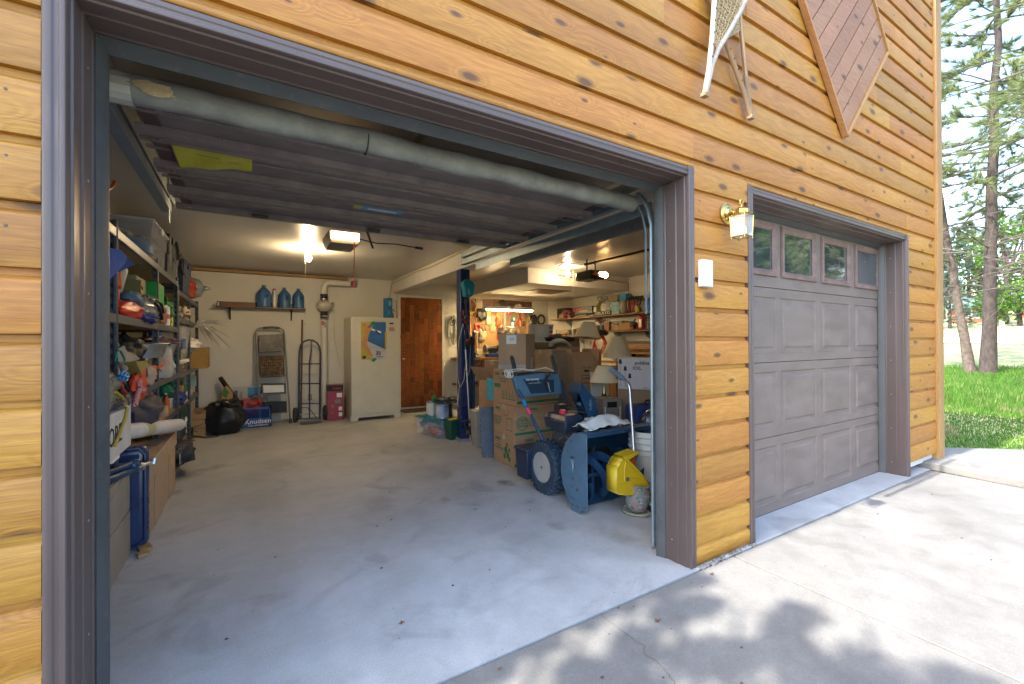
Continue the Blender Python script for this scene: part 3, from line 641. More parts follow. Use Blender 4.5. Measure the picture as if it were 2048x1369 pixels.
def can(name,label,c,r,h,mt,lab=None,cat='can',group=None,bail=False):
    t=T(name,label,cat,c,group); m=M()
    m.lathe([(0,0),(r*.98,0),(r,.004),(r,.008),(r*.975,.012),(r*.975,h-.012),(r,h-.008),(r,h-.002),(r*.93,h),(r*.9,h-.008),(0,h-.008)],c,28); m.make('can_body',steel if lab else mt,t,smooth=35)
    if lab: l=M(); l.lathe([(r*.985,.016),(r*.985,h-.018)],c,28); l.make('label',lab,t,smooth=60)
    if bail:
        b=M(); b.tube([(c[0]+r*1.02*math.cos(a),c[1]-r*.45*math.sin(a)-.0,c[2]+h*.8-r*1.0*math.sin(a)) for a in [math.pi*i/12 for i in range(13)]],.0018,6); b.make('handle',steel,t)
    return t
def tub(label,c,size,rz,mb,ml,name='storage_tub',cat='storage tub',taper=.9,lid=True,content=None):
    w,d,h=size; X=xf(c,rz); t=T(name,label,cat,c); b=M(); b.X=X
    def ring(s,z,q=0): return [(-w/2*s+q,-d/2*s+q,z),(w/2*s-q,-d/2*s+q,z),(w/2*s-q,d/2*s-q,z),(-w/2*s+q,d/2*s-q,z)]
    lv=[(taper,0),(taper+.02,h*.5),(.955,h*.52),(.97,h*.86),(1.0,h*.87),(1.0,h*.95)]
    vs=[p for s_,z in lv for p in ring(s_,z)]; n=len(lv)
    b.add(vs,[(i*4+k,i*4+(k+1)%4,(i+1)*4+(k+1)%4,(i+1)*4+k) for i in range(n-1) for k in range(4)]+[(3,2,1,0)])
    b.make('tub_body',mb,t,bevel=.006)
    if lid:
        l=M(); l.X=X; l.box(-w/2*1.04,-d/2*1.04,h*.93,w/2*1.04,d/2*1.04,h*.965); l.box(-w/2*.9,-d/2*.9,h*.965,w/2*.9,d/2*.9,h*1.0); l.make('lid',ml,t,bevel=.006)
        for s_ in (-1,1): g=M(); g.X=X; g.box(s_*w/2*1.0-.008,-.05,h*.80,s_*w/2*1.0+.012,.05,h*.97); g.make('latch',ml,t,bevel=.003)
    if content:
        for i,(cm,px,py,pz,a,b2,c2) in enumerate(content):
            q=M(); q.X=X; q.blob((px,py,pz),(a,b2,c2),i+3,.3,2,10,fine=.15); q.make('contents',cm,t,smooth=60)
    return t
def clothm(name,col): return mat(name,col,.85,var=.2,scale=12,bump=.25,bscale=50)
red=mat('red_plastic',(.42,.02,.02),.4,var=.1); orange=mat('orange_plastic',(.55,.10,.015),.45,var=.1); green=mat('green_plastic',(.01,.22,.06),.4); blue=mat('blue_plastic',(.012,.07,.28),.35,var=.1); teal=mat('teal_plastic',(.0,.20,.28),.35,var=.1); yellow=mat('yellow_plastic',(.55,.38,.015),.38,var=.07,scale=4,dust=.06)
navy=mat('navy_plastic',(.012,.022,.05),.4,var=.15); clear=mat('clear_plastic',(.75,.78,.82),.2,alpha=.26,var=.05); clearb=mat('clear_bag',(.6,.62,.62),.25,alpha=.45,bump=.6,bscale=25)
steelblue=mat('blower_steel_blue',(.080,.155,.235),.42,metal=.2,var=.12,scale=9,dust=.25,bump=.03); dkblue=mat('dark_blue_plate',(.014,.05,.11),.35,metal=.2,var=.2,dust=.2); ringy=mat('pale_rim',(.38,.38,.37),.5,metal=.2,dust=.2)
pvc=mat('pvc_white',(.62,.60,.55),.35,var=.04); shade=mat('lamp_shade_cream',(.70,.60,.42),.8,var=.03,bump=.15,bscale=200); cord_w=mat('cream_cord',(.5,.47,.38),.7)
bluepaint=mat('blue_gloss_paint',(.008,.022,.10),.3,var=.12,scale=4,dust=.12,coat=.3); alu=mat('aluminium',(.5,.51,.52),.3,metal=.9)

# ================= LIT LAMPS =================
def bulb(label,p,power,cap=True,col=(1,.72,.40)):
    t=T('ceiling_bulb',label,'light bulb',(p[0],p[1],2.352)); a=M()
    a.lathe([(.045,0),(.045,-.006),(.020,-.012),(.018,-.05),(0,-.05)],(p[0],p[1],2.352),16); a.make('socket',white,t,smooth=40)
    g=M(); g.lathe([(0,-.155),(.02,-.148),(.031,-.125),(.031,-.11),(.02,-.08),(.013,-.05),(.012,-.048)],(p[0],p[1],2.352),12); g.make('glass_bulb',mat('lit_bulb_%d'%int(power),(1,.9,.7),.5,emit=col,estr=power),t,smooth=60)
    return t
b1=bulb('bare glowing bulb on the left ceiling above the ladder',(-1.455,4.2),150)
pc=M(); pc.tube([(-1.49,4.2,2.30),(-1.49,4.2,1.45)],.0012,5); pc.lathe([(.012,0),(.015,-.005),(.012,-.012)],(-1.49,4.2,1.45),10); pc.make('pull_cord',cord_w,b1)
b2=bulb('bare glowing bulb on the right ceiling beside the black opener',(2.02,3.66),48)
pc=M(); pc.tube([(2.12,3.66,2.30),(2.12,3.66,1.35)],.0015,5); pc.make('pull_cord',cord_w,b2)
lens=mat('lit_lens',(1,.8,.5),.4,emit=(1,.55,.2),estr=6.0)
op=T('door_opener','grey garage door opener with lit lens behind the raised door','door opener',(-1.3,2.85,2.12))
a=M(); a.hexa([(-1.43,2.72,2.135),(-1.19,2.72,2.135),(-1.19,3.1,2.135),(-1.43,3.1,2.135),(-1.45,2.70,2.24),(-1.17,2.70,2.24),(-1.17,3.12,2.24),(-1.45,3.12,2.24)]); a.make('opener_body',mat('opener_grey',(.12,.12,.12),.5),op,bevel=.004)
a=M(); a.box(-1.43,2.69,2.165,-1.19,2.699,2.235); a.make('lens',lens,op)
a=M(); a.box(-1.315,.25,2.28,-1.285,2.75,2.30); a.box(-1.40,2.8,2.24,-1.39,2.82,2.352); a.box(-1.23,2.8,2.24,-1.22,2.82,2.352); a.make('rail',steel,op)
a=M(); a.tube([(-1.17,2.75,2.2),(-1.0,2.8,2.19),(-.8,2.83,2.21),(-.55,2.86,2.20)],.006,6); a.tube([(-.60,2.855,2.203),(-.52,2.86,2.20)],.014,8); a.make('power_cord',black,op)
a=M(); a.tube([(-1.3,1.95,2.16),(-1.25,2.1,2.12),(-1.17,2.25,2.02)],.010,6,flat=.4); a.make('arm',black,op)
rc=M(); P=oY(703,440,2.75); rc.tube([(P.x+.01,2.685,2.17),(P.x+.012,2.685,2.0),(P.x+.006,2.685,1.86),(P.x+.009,2.685,1.78)],.004,6); rc.lathe([(.01,0),(.025,-.05),(.022,-.055),(0,-.055)],(P.x+.009,2.685,1.79),12); rc.make('release_handle',mat('pink_red',(.5,.12,.13),.5),op)
op2=T('door_opener','black garage door opener with orange lit lens on the right ceiling','door opener',(2.0,3.1,2.06))
a=M(); a.hexa([(1.86,2.96,2.075),(2.10,2.94,2.075),(2.13,3.3,2.075),(1.87,3.3,2.075),(1.87,2.97,2.20),(2.12,2.95,2.20),(2.13,3.3,2.20),(1.87,3.3,2.20)]); a.make('opener_body',black,op2,bevel=.02)
a=M(); a.blob((2.08,2.99,2.14),(.115,.06,.052),1,.0,1,12); a.make('lens',lens,op2,smooth=60)
a=M(); a.box(1.78,.25,2.245,1.80,3.0,2.27); a.box(1.9,3.08,2.20,1.91,3.1,2.352); a.box(2.05,3.08,2.20,2.06,3.1,2.352); a.box(1.62,3.2,2.325,2.0,3.23,2.328); a.make('rail',mat('rail_dark',(.06,.06,.06),.5,metal=.5),op2)
a=M(); a.prism([(1.87,2.13),(1.93,2.165),(1.97,2.14),(2.02,2.16),(1.99,2.11),(1.93,2.12)],2.945,2.955,'y'); a.make('decal',inko,op2)
fx=T('shop_light','glowing fluorescent shop light hung over the workbench','shop light',(2.15,5.7,1.83))
pA,pB=oY(970,617,5.7),oY(1066,627,5.7); zA=pA.z; X0_,X1_=pA.x,pB.x
a=M(); a.prism([(5.64,zA-.01),(5.76,zA-.01),(5.735,zA+.045),(5.665,zA+.045)],X0_,X1_,'x'); a.make('reflector',white,fx,bevel=.002)
a=M()
a.cyl((X0_+.05,5.655,zA-.022),(X1_-.05,5.655,zA-.022),.013,n=10); a.make('tube',mat('lit_tube',(1,.9,.7),.5,emit=(1,.74,.36),estr=24),fx)
a=M(); a.cyl((X0_+.05,5.73,zA-.022),(X1_-.05,5.73,zA-.022),.013,n=10); a.make('tube',MC['lit_tube'],fx)
for x,s_ in ((X0_+.12,.10),(X1_-.12,-.10)): a=M(); a.tube([(x,5.7,zA+.04),(x+s_,5.7,2.11)],.0015,5); a.make('chain',steel,fx)

# ================= POST AND THINGS ON IT =================
po=M(); po.box(.165,3.42,.03,.29,3.55,2.13); post=S(po,'support_post',[bluepaint],'glossy blue steel post holding up the ceiling beam','post',bevel=.006)
a=M(); a.box(.15,3.40,0,.305,3.565,.035); a.make('base_plate',mat('worn_base',(.25,.26,.28),.7,dust=.5),post)
a=M(); a.cyl((.135,3.41,2.13),(.135,3.43,2.352),.002,n=5); a.make('wire',cord_w,post)
tt=T('string_trimmer','teal and black string trimmer hanging head down on the blue post','string trimmer',(.26,3.38,1.2))
def py(x,y,Y=3.38): return oY(x,y,Y)
a=M(); poly=[(921,567),(928,560),(938,563),(946,572),(943,590),(936,596),(926,594),(924,580)]; a.prism([(py(*p).x,py(*p).z) for p in poly],3.30,3.40,'y'); a.make('motor_housing',teal,tt,bevel=.012)
a=M(); a.tube([py(930,598),py(932,620),py(934,650),py(931,675),py(929,700)],.012,8); a.tube([py(929,560),py(934,552),py(938,561)],.012,8); a.blob(py(933,637),(.03,.03,.05),1,.2,2,8); a.make('shaft',black,tt,smooth=50)
a=M(); a.tube([py(924,638),py(928,642),py(932,648)],.009,6); a.tube([py(938,640),py(934,646)],.008,6); a.tube([py(927,621),py(927,632)],.010,6); a.blob(py(934,682),(.03,.03,.02),1,.1,2,8); a.make('red_guard',red,tt,smooth=50)
a=M(); a.prism([(py(*p).x,py(*p).z) for p in [(928,688),(947,678),(944,686),(932,694)]],3.32,3.40,'y'); a.make('line_head',black,tt,bevel=.004)
c_=py(938,584,3.298); text('makita',.028,(c_.x,3.297,c_.z),white,tt,rot=Matrix.Rotation(R(90),4,'X')@Matrix.Rotation(R(-82),4,'Z'))
# straps, rope and poles on the post
sp=M()
for pts in ([(926,648),(918,680),(914,720),(913,770),(916,815)],[(926,648),(930,668),(932,720),(928,760),(921,775),(916,760),(914,720)],[(936,650),(941,690),(939,740),(932,765)]):
    sp.tube([py(x,y,3.40) for x,y in pts],.008,6,flat=.3)
sp.tube([py(916,764,3.39),py(919,772,3.39),py(917,790,3.39),py(915,808,3.39)],.009,6,flat=.4)
S(sp,'tow_strap',[cord_w],'cream webbing strap looped over the hook on the blue post','strap',smooth=50)
a=M(); a.tube([py(927,655,3.39),py(929,675,3.39),py(931,690,3.39)],.011,6,flat=.3); S(a,'bungee_cord',[blue],'short bright blue strap hanging beside the cream strap','strap',smooth=50)
a=M(); a.tube([Vector((.245,3.33,.02)),py(931,700,3.36)],.011,8); S(a,'metal_pole',[alu],'thin bare metal pole standing in front of the blue post','pole',smooth=50)
a=M(); a.box(.32,3.40,.02,.345,3.43,1.35); a.box(.335,3.50,.02,.36,3.53,1.30); S(a,'paddle',[dkblue],'dark blue upright shaft behind the blue post','pole',bevel=.004)
# wall sign with rope hank left of the post
sg=M(); p0,p1=oY(893,632,6.41),oY(915,677,6.41); sg.box(p0.x,6.41,p1.z,p1.x,6.422,p0.z); sgo=S(sg,'wall_sign',[white],'white sign with a black border on the wall behind the post','sign',bevel=.004)
a=M(); 
for (x0,x1,z0,z1) in ((p0.x+.01,p1.x-.01,p0.z-.02,p0.z-.012),(p0.x+.01,p1.x-.01,p1.z+.012,p1.z+.02),(p0.x+.01,p0.x+.018,p1.z+.012,p0.z-.012),(p1.x-.018,p1.x-.01,p1.z+.012,p0.z-.012)): a.box(x0,6.407,z0,x1,6.412,z1)
a.tube([( (p0.x+p1.x)/2+.07*math.cos(t),6.408,(p0.z+p1.z)/2+.1+.07*math.sin(t)) for t in [i*.6283 for i in range(10)]],.006,5,closed=True); a.make('border',ink,sgo)
rh=M()
for k in range(5):
    rr=.10+.008*k; rh.tube([(oY(906,650,6.36).x+.075*math.cos(t)+.006*k,6.34+.01*k,oY(906,655,6.36).z-.04*k*.3+(.17+.03*k)*math.sin(t)) for t in [i*.3307 for i in range(19)]],.008,6,closed=True)
S(rh,'rope_hank',[mat('olive_rope',(.30,.29,.22),.8)],'olive grey rope hank hanging over the white wall sign','rope',smooth=60)

# ================= BACK DOOR =================
dr=T('panelled_door','dark reddish door covered in small wooden planks in a white frame','door',(.7,6.4,0))
a=M(); dx0,dx1,dzt=.31,1.115,2.06
a.box(dx0-.045,6.395,0,dx0,6.43,dzt+.05); a.box(dx1,6.395,0,dx1+.05,6.43,dzt+.05); a.box(dx0,6.396,dzt,dx1,6.43,dzt+.05); a.box(dx0,6.396,0,dx1,6.43,.03); a.make('door_frame',pvc,dr,bevel=.003)
a=M(); n=9; ww=(dx1-dx0)/n
for i in range(n):
    z=.035-rng.uniform(0,.2)
    while z<dzt:
        h=rng.choice([.12,.2,.28,.33]); za_,zb_=max(.035,z),min(dzt-.003,z+h)
        if zb_-za_>.02: a.box(dx0+i*ww+.001,6.412-rng.uniform(0,.004),za_+.001,dx0+(i+1)*ww-.001,6.425,zb_-.001,0,rng.uniform(.02,1))
        z+=h
a.make('door_planks',door_wood,dr)
a=M(); a.lathe([(.0,.06),(.022,.055),(.026,.035),(.012,.02),(.012,.008),(.03,.005),(.03,0)],(dx0+.055,6.41,.93),16,ax=(0,-1,0)); a.make('knob',brass,dr,smooth=50)
a=M(); a.box(dx0-.02,6.39,1.30,dx0-.005,6.396,1.37); a.make('strike_plate',black,dr)
a=M(); a.box(.25,5.95,.001,.95,6.35,.012); S(a,'door_mat',[clothm('mat_dark',(.10,.07,.05))],'small dark mat on the floor in front of the wooden door','mat')

# ================= FLOOR ITEMS LEFT OF THE POST =================
pinkm=clothm('contents_pink',(.35,.12,.14)); whitem=clothm('contents_white',(.5,.5,.52)); bluem=clothm('contents_blue',(.05,.12,.35)); orangem=clothm('contents_orange',(.5,.22,.08)); greym=clothm('contents_grey',(.2,.2,.21))
tub('clear tub with teal lid full of gift wrap on the floor by the post',(.105,4.02,.0),(.38,.62,.235),R(8),clear,teal,content=[(pinkm,-.08,-.1,.07,.09,.16,.05),(bluem,.05,-.18,.12,.10,.1,.06),(whitem,-.02,.08,.1,.12,.14,.06),(orangem,.08,.15,.06,.07,.1,.05),(pinkm,.1,-.1,.06,.06,.12,.04),(bluem,-.09,.17,.13,.07,.1,.05)])
can('paint_can','blue and silver paint can on the teal lidded tub',(.09,3.86,.238),.085,.19,steel,lab=mat('label_silverblue',(.02,.08,.30),.3,col2=(.45,.5,.6),scale=3,var=0),bail=True)
can('paint_can','white paint can at the back of the teal lidded tub',(.06,4.14,.238),.08,.19,white,lab=pvc,bail=True)
can('paint_can','dark navy canister between the paint can and the post',(.20,3.95,.238),.075,.20,navy)
a=M(); a.blob((.07,4.10,.46),(.035,.03,.045),2,.4,2,8); a.tube([(.07,4.1,.45),(.1,4.05,.42)],.008,6); S(a,'green_spray_nozzle',[green],'small green nozzle piece on top of the white paint can','nozzle',smooth=50)
a=M(); a.blob((.20,3.95,.455),(.13,.10,.035),5,.5,3,12,fine=.4); S(a,'wire_tangle',[mat('tangle_dark',(.12,.12,.12),.4,metal=.5,var=.8,scale=40)],'tangle of dark wire and scraps heaped on the paint cans','wire')
tb=M(); tb.tube([(.28+.08*math.cos(t),3.9+.03*math.sin(t*2),.50+.09*math.sin(t)) for t in [i*.5 for i in range(12)]],.003,5); S(tb,'loose_wire',[clearb],'thin pale wire loop sticking up behind the paint cans','wire')
a=M(); a.X=xf((.13,3.63,0),R(12)); a.hexa([(-.055,-.06,0),(.055,-.06,0),(.055,.06,0),(-.055,.06,0),(-.075,-.08,.26),(.075,-.08,.26),(.075,.08,.26),(-.075,.08,.26)]); gb_=S(a,'green_bin',[mat('dark_green_plastic',(.008,.07,.045),.4)],'dark green plastic bin squeezed against the blue post','bin',bevel=.006)
a=M(); a.X=xf((.13,3.63,0),R(12)); a.box(-.08,-.085,.255,.08,-.03,.27); a.make('rim',yellow,gb_)
# coiled cord and bracket in front of the post foot
a=M(); a.tube([(.20+.05*math.cos(t),3.30+.02*math.sin(t),.22+.05*math.sin(t)) for t in [i*.5 for i in range(30)]],.012,7); a.blob((.22,3.31,.15),(.05,.03,.05),2,.4,2,8); S(a,'cable_reel',[black],'black coiled cable hung low on the front of the blue post','cable',smooth=50)
a=M(); a.tube([(.12,3.31,.275),(.19,3.31,.285),(.27,3.31,.255),(.29,3.31,.24)],.010,7,flat=.5); S(a,'boot_scraper',[mat('steel_dark',(.2,.21,.22),.4,metal=.7)],'curved dark metal hook across the front of the post','hook',smooth=50)

# grey bin, foam tile
a=M()
pA=oZ(951,893); 
a.X=xf((.245,3.10,0),R(-8)); a.hexa([(-.06,-.09,0),(.06,-.09,0),(.06,.09,0),(-.06,.09,0),(-.08,-.11,.42),(.08,-.11,.42),(.08,.11,.42),(-.08,.11,.42)]); gbn=S(a,'waste_bin',[mat('putty_plastic',(.33,.31,.27),.5,dust=.1)],'tall putty coloured waste bin beside the foam floor tile','bin',bevel=.012)
a=M(); a.X=xf((.245,3.10,0),R(-8)); a.box(-.088,-.118,.415,.088,.118,.428); a.make('rim',mat('putty_plastic',(.33,.31,.27),.5),gbn,bevel=.004)
fm=M(); q=[oZ(966,916),oZ(992,911)]; xa,ya=.075,2.60; xb,yb=.215,2.60
hz=oY(966,796,ya).z; fA=oZ(966,916); fB=oZ(992,911); fA=Vector((fA.x,fA.y)); fB=Vector((fB.x,fB.y))
poly=[]; H_=.52; W0=(fB-fA).length; n=9
import itertools
for i in range(n*2):   # left toothed edge
    z=H_*i/(n*2); poly+=[(-.008 if i%2 else .0,z),(-.008 if i%2 else .0,z+H_/(n*2))]
poly+=[(.0,H_),(W0,H_)]
poly+=[(W0,0)]
for i in range(5,0,-1): poly+=[(W0*i/5.5,.0 if i%2 else .008),(W0*(i-.5)/5.5,.0 if i%2 else .008)]
ang=math.atan2(fB.y-fA.y,fB.x-fA.x)
fm.X=xf((fA.x,fA.y,0.004),ang,R(-4)); fm.prism(poly,0,.014,'y'); S(fm,'foam_floor_tile',[mat('foam_grey',(.13,.16,.20),.85,var=.15,scale=9,bump=.2)],'grey interlocking foam tile standing against the cardboard boxes','foam tile')
# ================= MOVING BOXES =================
def uhaul(C_,u,v,s,side='f'):
    patch('printed_logo',C_,u-s*1.75,v-s*.75,u+s*1.75,v+s*.75,inkg,side); patch('printed_logo',C_,u-s*1.62,v-s*.62,u+s*1.62,v+s*.62,card,side,.0012); ftext('U-HAUL',s*.8,u,v+s*.16,C_,inkg,side,bold=.012*s*8); patch('printed_stripe',C_,u-s*1.5,v-s*.55,u+s*1.5,v-s*.38,inko,side,.0016)
rz=R(-2)
A_=carton('lowest moving box of the stack, with a plant printed on its side',(.37,2.29,0),(.50,.44,.30),rz)
uhaul(A_,.13,.23,.035,'l'); uhaul(A_,-.08,.255,.028,'f'); ftext('SMALL\nMOVING BOX',.03,.10,.16,A_,inkg,'l'); patch('printed_stripe',A_,-.25,.02,.25,.045,inkg,'f')
for (y,z,s_) in ((-.05,.15,.035),(-.09,.10,.03),(-.02,.085,.028),(-.07,.205,.02),(-.12,.16,.02),(-.12,.07,.025)): 
    t,X,(w,d,h)=A_; m=M(); m.X=X; m.prism([(y+s_*math.cos(k*.785),z+s_*1.1*math.sin(k*.785)) for k in range(8)],-w/2-.0012,-w/2,'x'); m.make('printed_plant',inkg,t)
B_=carton('middle moving box of the stack, printed 100% buy back guarantee',(.365,2.285,.301),(.50,.43,.30),R(0))
uhaul(B_,.12,.245,.028,'l'); uhaul(B_,-.03,.255,.026,'f'); patch('printed_stripe',B_,-.25,.02,.25,.045,inkg,'f')
ftext('WRITE IN THE\nBOX, HOLE OR\nROOM THIS IS\nGOING TO',.022,.12,.13,B_,inkg,'l')
t,X,(w,d,h)=B_
for (r0,r1) in ((.07,.064),(.060,.057)):
    m=M(); m.X=X
    for k in range(36):
        a0,a1=k*math.pi/18,(k+1)*math.pi/18; cx_,cz_=-.165,.13
        m.quad(*[(cx_+r_*math.cos(q_),-d/2-.0012,cz_+r_*math.sin(q_)) for r_,q_ in ((r0,a0),(r0,a1),(r1,a1),(r1,a0))])
    m.make('printed_ring',inkg,t)
ftext('100%',.045,-.165,.160,B_,inkg,'f',bold=.001); ftext('BUY BACK',.022,-.165,.128,B_,inkg,'f',bold=.001); ftext('GUARANTEE',.019,-.165,.105,B_,inkg,'f',bold=.001); ftext('Bring back\nany unused\nbox for a\nfull refund',.018,-.05,.13,B_,inkg,'f')
m=M(); m.X=X
for (y0,z0,y1,z1) in ((-.16,.05,-.05,.06),(-.16,.05,-.155,.17),(-.055,.05,-.05,.17),(-.16,.165,-.05,.175),(-.08,.19,.0,.20),(-.08,.19,-.085,.26),(-.0,.19,-.005,.26)): m.box(-w/2-.001,y0,z0,-w/2,y1,z1)
m.make('printed_drawing',mat('ink_faint',(.16,.13,.08),.8),t)
C3=carton('top printed moving box of the stack, under the tall taped box',(.39,2.30,.602),(.52,.45,.34),R(2))
uhaul(C3,.14,.29,.028,'l'); ftext('WARDROBE BOX\nheavy duty',.024,.03,.24,C3,inkg,'l'); patch('printed_patch',C3,.08,.16,.2,.20,inkg,'l'); patch('printed_stripe',C3,-.26,.02,.26,.045,inkg,'f'); ftext('uhaul.com/boxes',.016,.12,.033,C3,card,'f',ext=.001)
t,X,(w,d,h)=C3; m=M(); m.X=X
for i in range(9): y=-.18+.028*i; m.box(-w/2-.001,y,.06,-w/2,y+.008,.10+.05*abs(math.sin(i*1.7)))
m.box(-w/2-.001,-.2,.05,-w/2,.07,.058); m.make('printed_drawing',inkg,t)
D_=carton('tall plain box with a white shipping label on top of the stack',(.345,2.40,.944),(.30,.30,.365),R(38),mat('cardboard_light',(.38,.25,.15),.8,var=.08))
t,X,(w,d,h)=D_; patch('shipping_label',D_,-.05,.26,.06,.35,paper,'l'); ftext('| ||| || |||\n ||| | || |',.018,.0,.31,D_,ink,'l'); patch('silver_tape',D_,.0,.0,.08,.12,mat('silver_tape_2',(.42,.40,.37),.35,metal=.2),'f'); patch('silver_tape',D_,-.15,.0,.15,.05,MC['silver_tape_2'],'l')
# open tall box behind the foam tile
E_=carton('open topped moving box with raised flaps behind the foam tile',(.43,3.02,0),(.28,.30,.78),R(6),flaps=[('f',42,.17),('l',38,.2),('r',-20,.19),('b',60,.17)])
patch('printed_stripe',E_,-.15,.60,.15,.63,inkg,'f'); ftext('LARGE MOVING BOX',.02,-.03,.57,E_,inkg,'f'); ftext('100 % BUY BACK GUARANTEE',.013,-.03,.69,E_,inkg,'f')
F_=carton('box with a white address label lying on the open tall box',(.52,3.17,.80),(.26,.2,.20),R(38),card)
patch('address_label',F_,-.10,-.05,.10,.07,paper,'t'); ftext('||| |||| ||',.03,0,0,F_,ink,'t')
tl_=M(); p=oY(990,761,2.6); tl_.X=xf((.175,2.62,.60),R(10)); tl_.box(-.045,-.06,0,.03,.06,.235); tlo=S(tl_,'plastic_caddy',[mat('pale_teal',(.06,.32,.38),.45)],'pale teal plastic caddy wedged beside the printed boxes','caddy',bevel=.01)
a=M(); a.X=xf((.175,2.62,.60),R(10)); a.box(-.05,-.065,.19,.035,.065,.215); a.make('rim',mat('pale_teal',(.06,.32,.38),.45),tlo,bevel=.005)
# boxes to the right of the tall box
G_=carton('tall brown box behind the snow blower control panel',(1.16,2.88,.0),(.42,.40,1.13),R(8),card2); patch('logo_frame',G_,.12,.72,.2,.82,ink,'f'); patch('logo_inner',G_,.126,.726,.194,.814,card2,'f',.0014)
H_=carton('moving box with a carry slot and raised flaps behind the blower chute',(1.42,2.72,.50),(.36,.36,.44),R(-3),card,flaps=[('f',-38,.20),('r',10,.20),('b',5,.22),('l',10,.2)])
patch('carry_slot',H_,-.03,.36,.04,.385,dark,'f'); patch('logo_frame',H_,-.07,.22,.09,.32,ink,'f'); patch('logo_inner',H_,-.065,.225,.085,.315,card,'f',.0014); ftext('U-HAUL',.034,.01,.28,H_,ink,'f',bold=.001); patch('orange_bar',H_,-.062,.228,.082,.248,inko,'f',.002); ftext('SMALL BOX',.024,.01,.41,H_,ink,'f')
carton('plain brown box under the moving box with the carry slot',(1.42,2.72,.0),(.38,.38,.498),R(-3),card2)
wb=M(); wb.X=xf((1.53,2.40,0),R(-4),R(-3)); wb.box(-.13,0,0,.13,.012,.86); S(wb,'white_board',[white],'narrow white panel leaning behind the snow blower chute','panel',bevel=.002)
# poldina box
I_=carton('white printed lamp box on its shipping carton beside the door jamb',(1.64,1.94,.705),(.36,.34,.34),R(-57),mat('lavender_white',(.56,.55,.60),.6,var=.03))
ftext('poldina',.052,.078,.285,I_,ink,'f',bold=.001); ftext('XXL',.05,.025,.228,I_,ink,'f',bold=.0008)
for (u,top,hh) in ((-.153,.325,.29),(-.10,.25,.22),(-.052,.17,.14)):
    t,X,(w,d,h)=I_; m=M(); m.X=X; m.box(u-.001,-d/2-.001,top-hh,u+.001,-d/2,top-.05); m.prism([(u-.011,top),(u+.011,top),(u+.018,top-.05),(u-.018,top-.05)],-d/2-.001,-d/2,'y'); m.box(u-.015,-d/2-.001,top-hh-.001,u+.015,-d/2,top-hh+.001); m.make('printed_lamp',ink,t)
ftext('zafferano',.016,.12,.02,I_,ink,'f')
J_=carton('brown carton carrying the white lamp box',(1.66,1.95,0),(.38,.36,.704),R(-57),card2)
K_=carton('strapped carton with a dark carry hole in front of the lamps',(1.24,2.0,0),(.22,.26,.62),R(-18),cardg)
patch('carry_hole',K_,-.06,.53,.05,.59,dark,'f'); patch('strap',K_,-.09,.02,-.078,.54,paper,'f'); patch('strap',K_,.08,.02,.092,.54,paper,'f'); patch('strap',K_,-.02,.42,.09,.435,paper,'f')
sc_=T('suitcase','navy blue fabric suitcase with a red ribbon under the white box','suitcase',(1.36,1.50,0)); a=M(); a.X=xf((1.36,1.50,0),R(-14)); a.box(-.24,-.11,.02,.30,.11,.60); a.make('shell',clothm('navy_cloth',(.02,.04,.16)),sc_,bevel=.03,seg=3)
a=M(); a.X=xf((1.36,1.50,0),R(-14)); a.tube([(-.08,0,.60),(-.06,0,.635),(.08,0,.635),(.10,0,.60)],.012,7); a.tube([(-.245,-.06,.57),(.30,-.06,.57)],.004,5); a.make('handle',black,sc_)
a=M(); a.X=xf((1.40,1.48,.60),R(10)); a.prism([(-.04,.0),(.0,.02),(.04,.01),(.06,.03),(.02,.05),(-.02,.05)],-.02,.02,'y'); a.make('ribbon',mat('red_ribbon',(.62,.06,.02),.6),sc_)
bgm=mat('smoky_bag',(.08,.08,.10),.25,alpha=.75,var=.3,bump=.8,bscale=14,coat=.4)
a=M(); a.blob((1.16,1.22,.30),(.26,.20,.30),4,.12,2,18,flatb=.29,fine=.10); bgo=S(a,'garbage_bag',[bgm],'smoky grey plastic bag full of blankets behind the white buckets','bag',smooth=60)
for k in range(5): a=M(); a.blob((1.16,1.22,.10+.085*k),(.21,.16,.05),k,.15,2,10); a.make('folded_blanket',greym,bgo,smooth=60)
# ================= LAMPS IN STORAGE =================
def floor_lamp(label,cx,cy,zb,zt,rb,rt,tilt,polem,finial=False,polelen=None,base=True,poletilt=None):
    t=T('table_lamp' if polelen else 'floor_lamp',label,'lamp',(cx,cy,0)); s=M(); s.X=xf((cx,cy,zb),0,0,tilt)
    h=zt-zb; s.lathe([(rb,0),(rt,h)],(0,0,0),32); s.lathe([(rt-.003,h),(rb-.003,0)],(0,0,0),32); s.v=s.v; o=s.make('lamp_shade',shade,t,smooth=60)
    rm=M(); rm.X=s.X; rm.tube([(rb*math.cos(a),rb*math.sin(a),0) for a in [i*math.pi/16 for i in range(32)]],.003,5,closed=True); rm.tube([(rt*math.cos(a),rt*math.sin(a),h) for a in [i*math.pi/16 for i in range(32)]],.003,5,closed=True); rm.make('trim',shade,o)
    return t,s.X
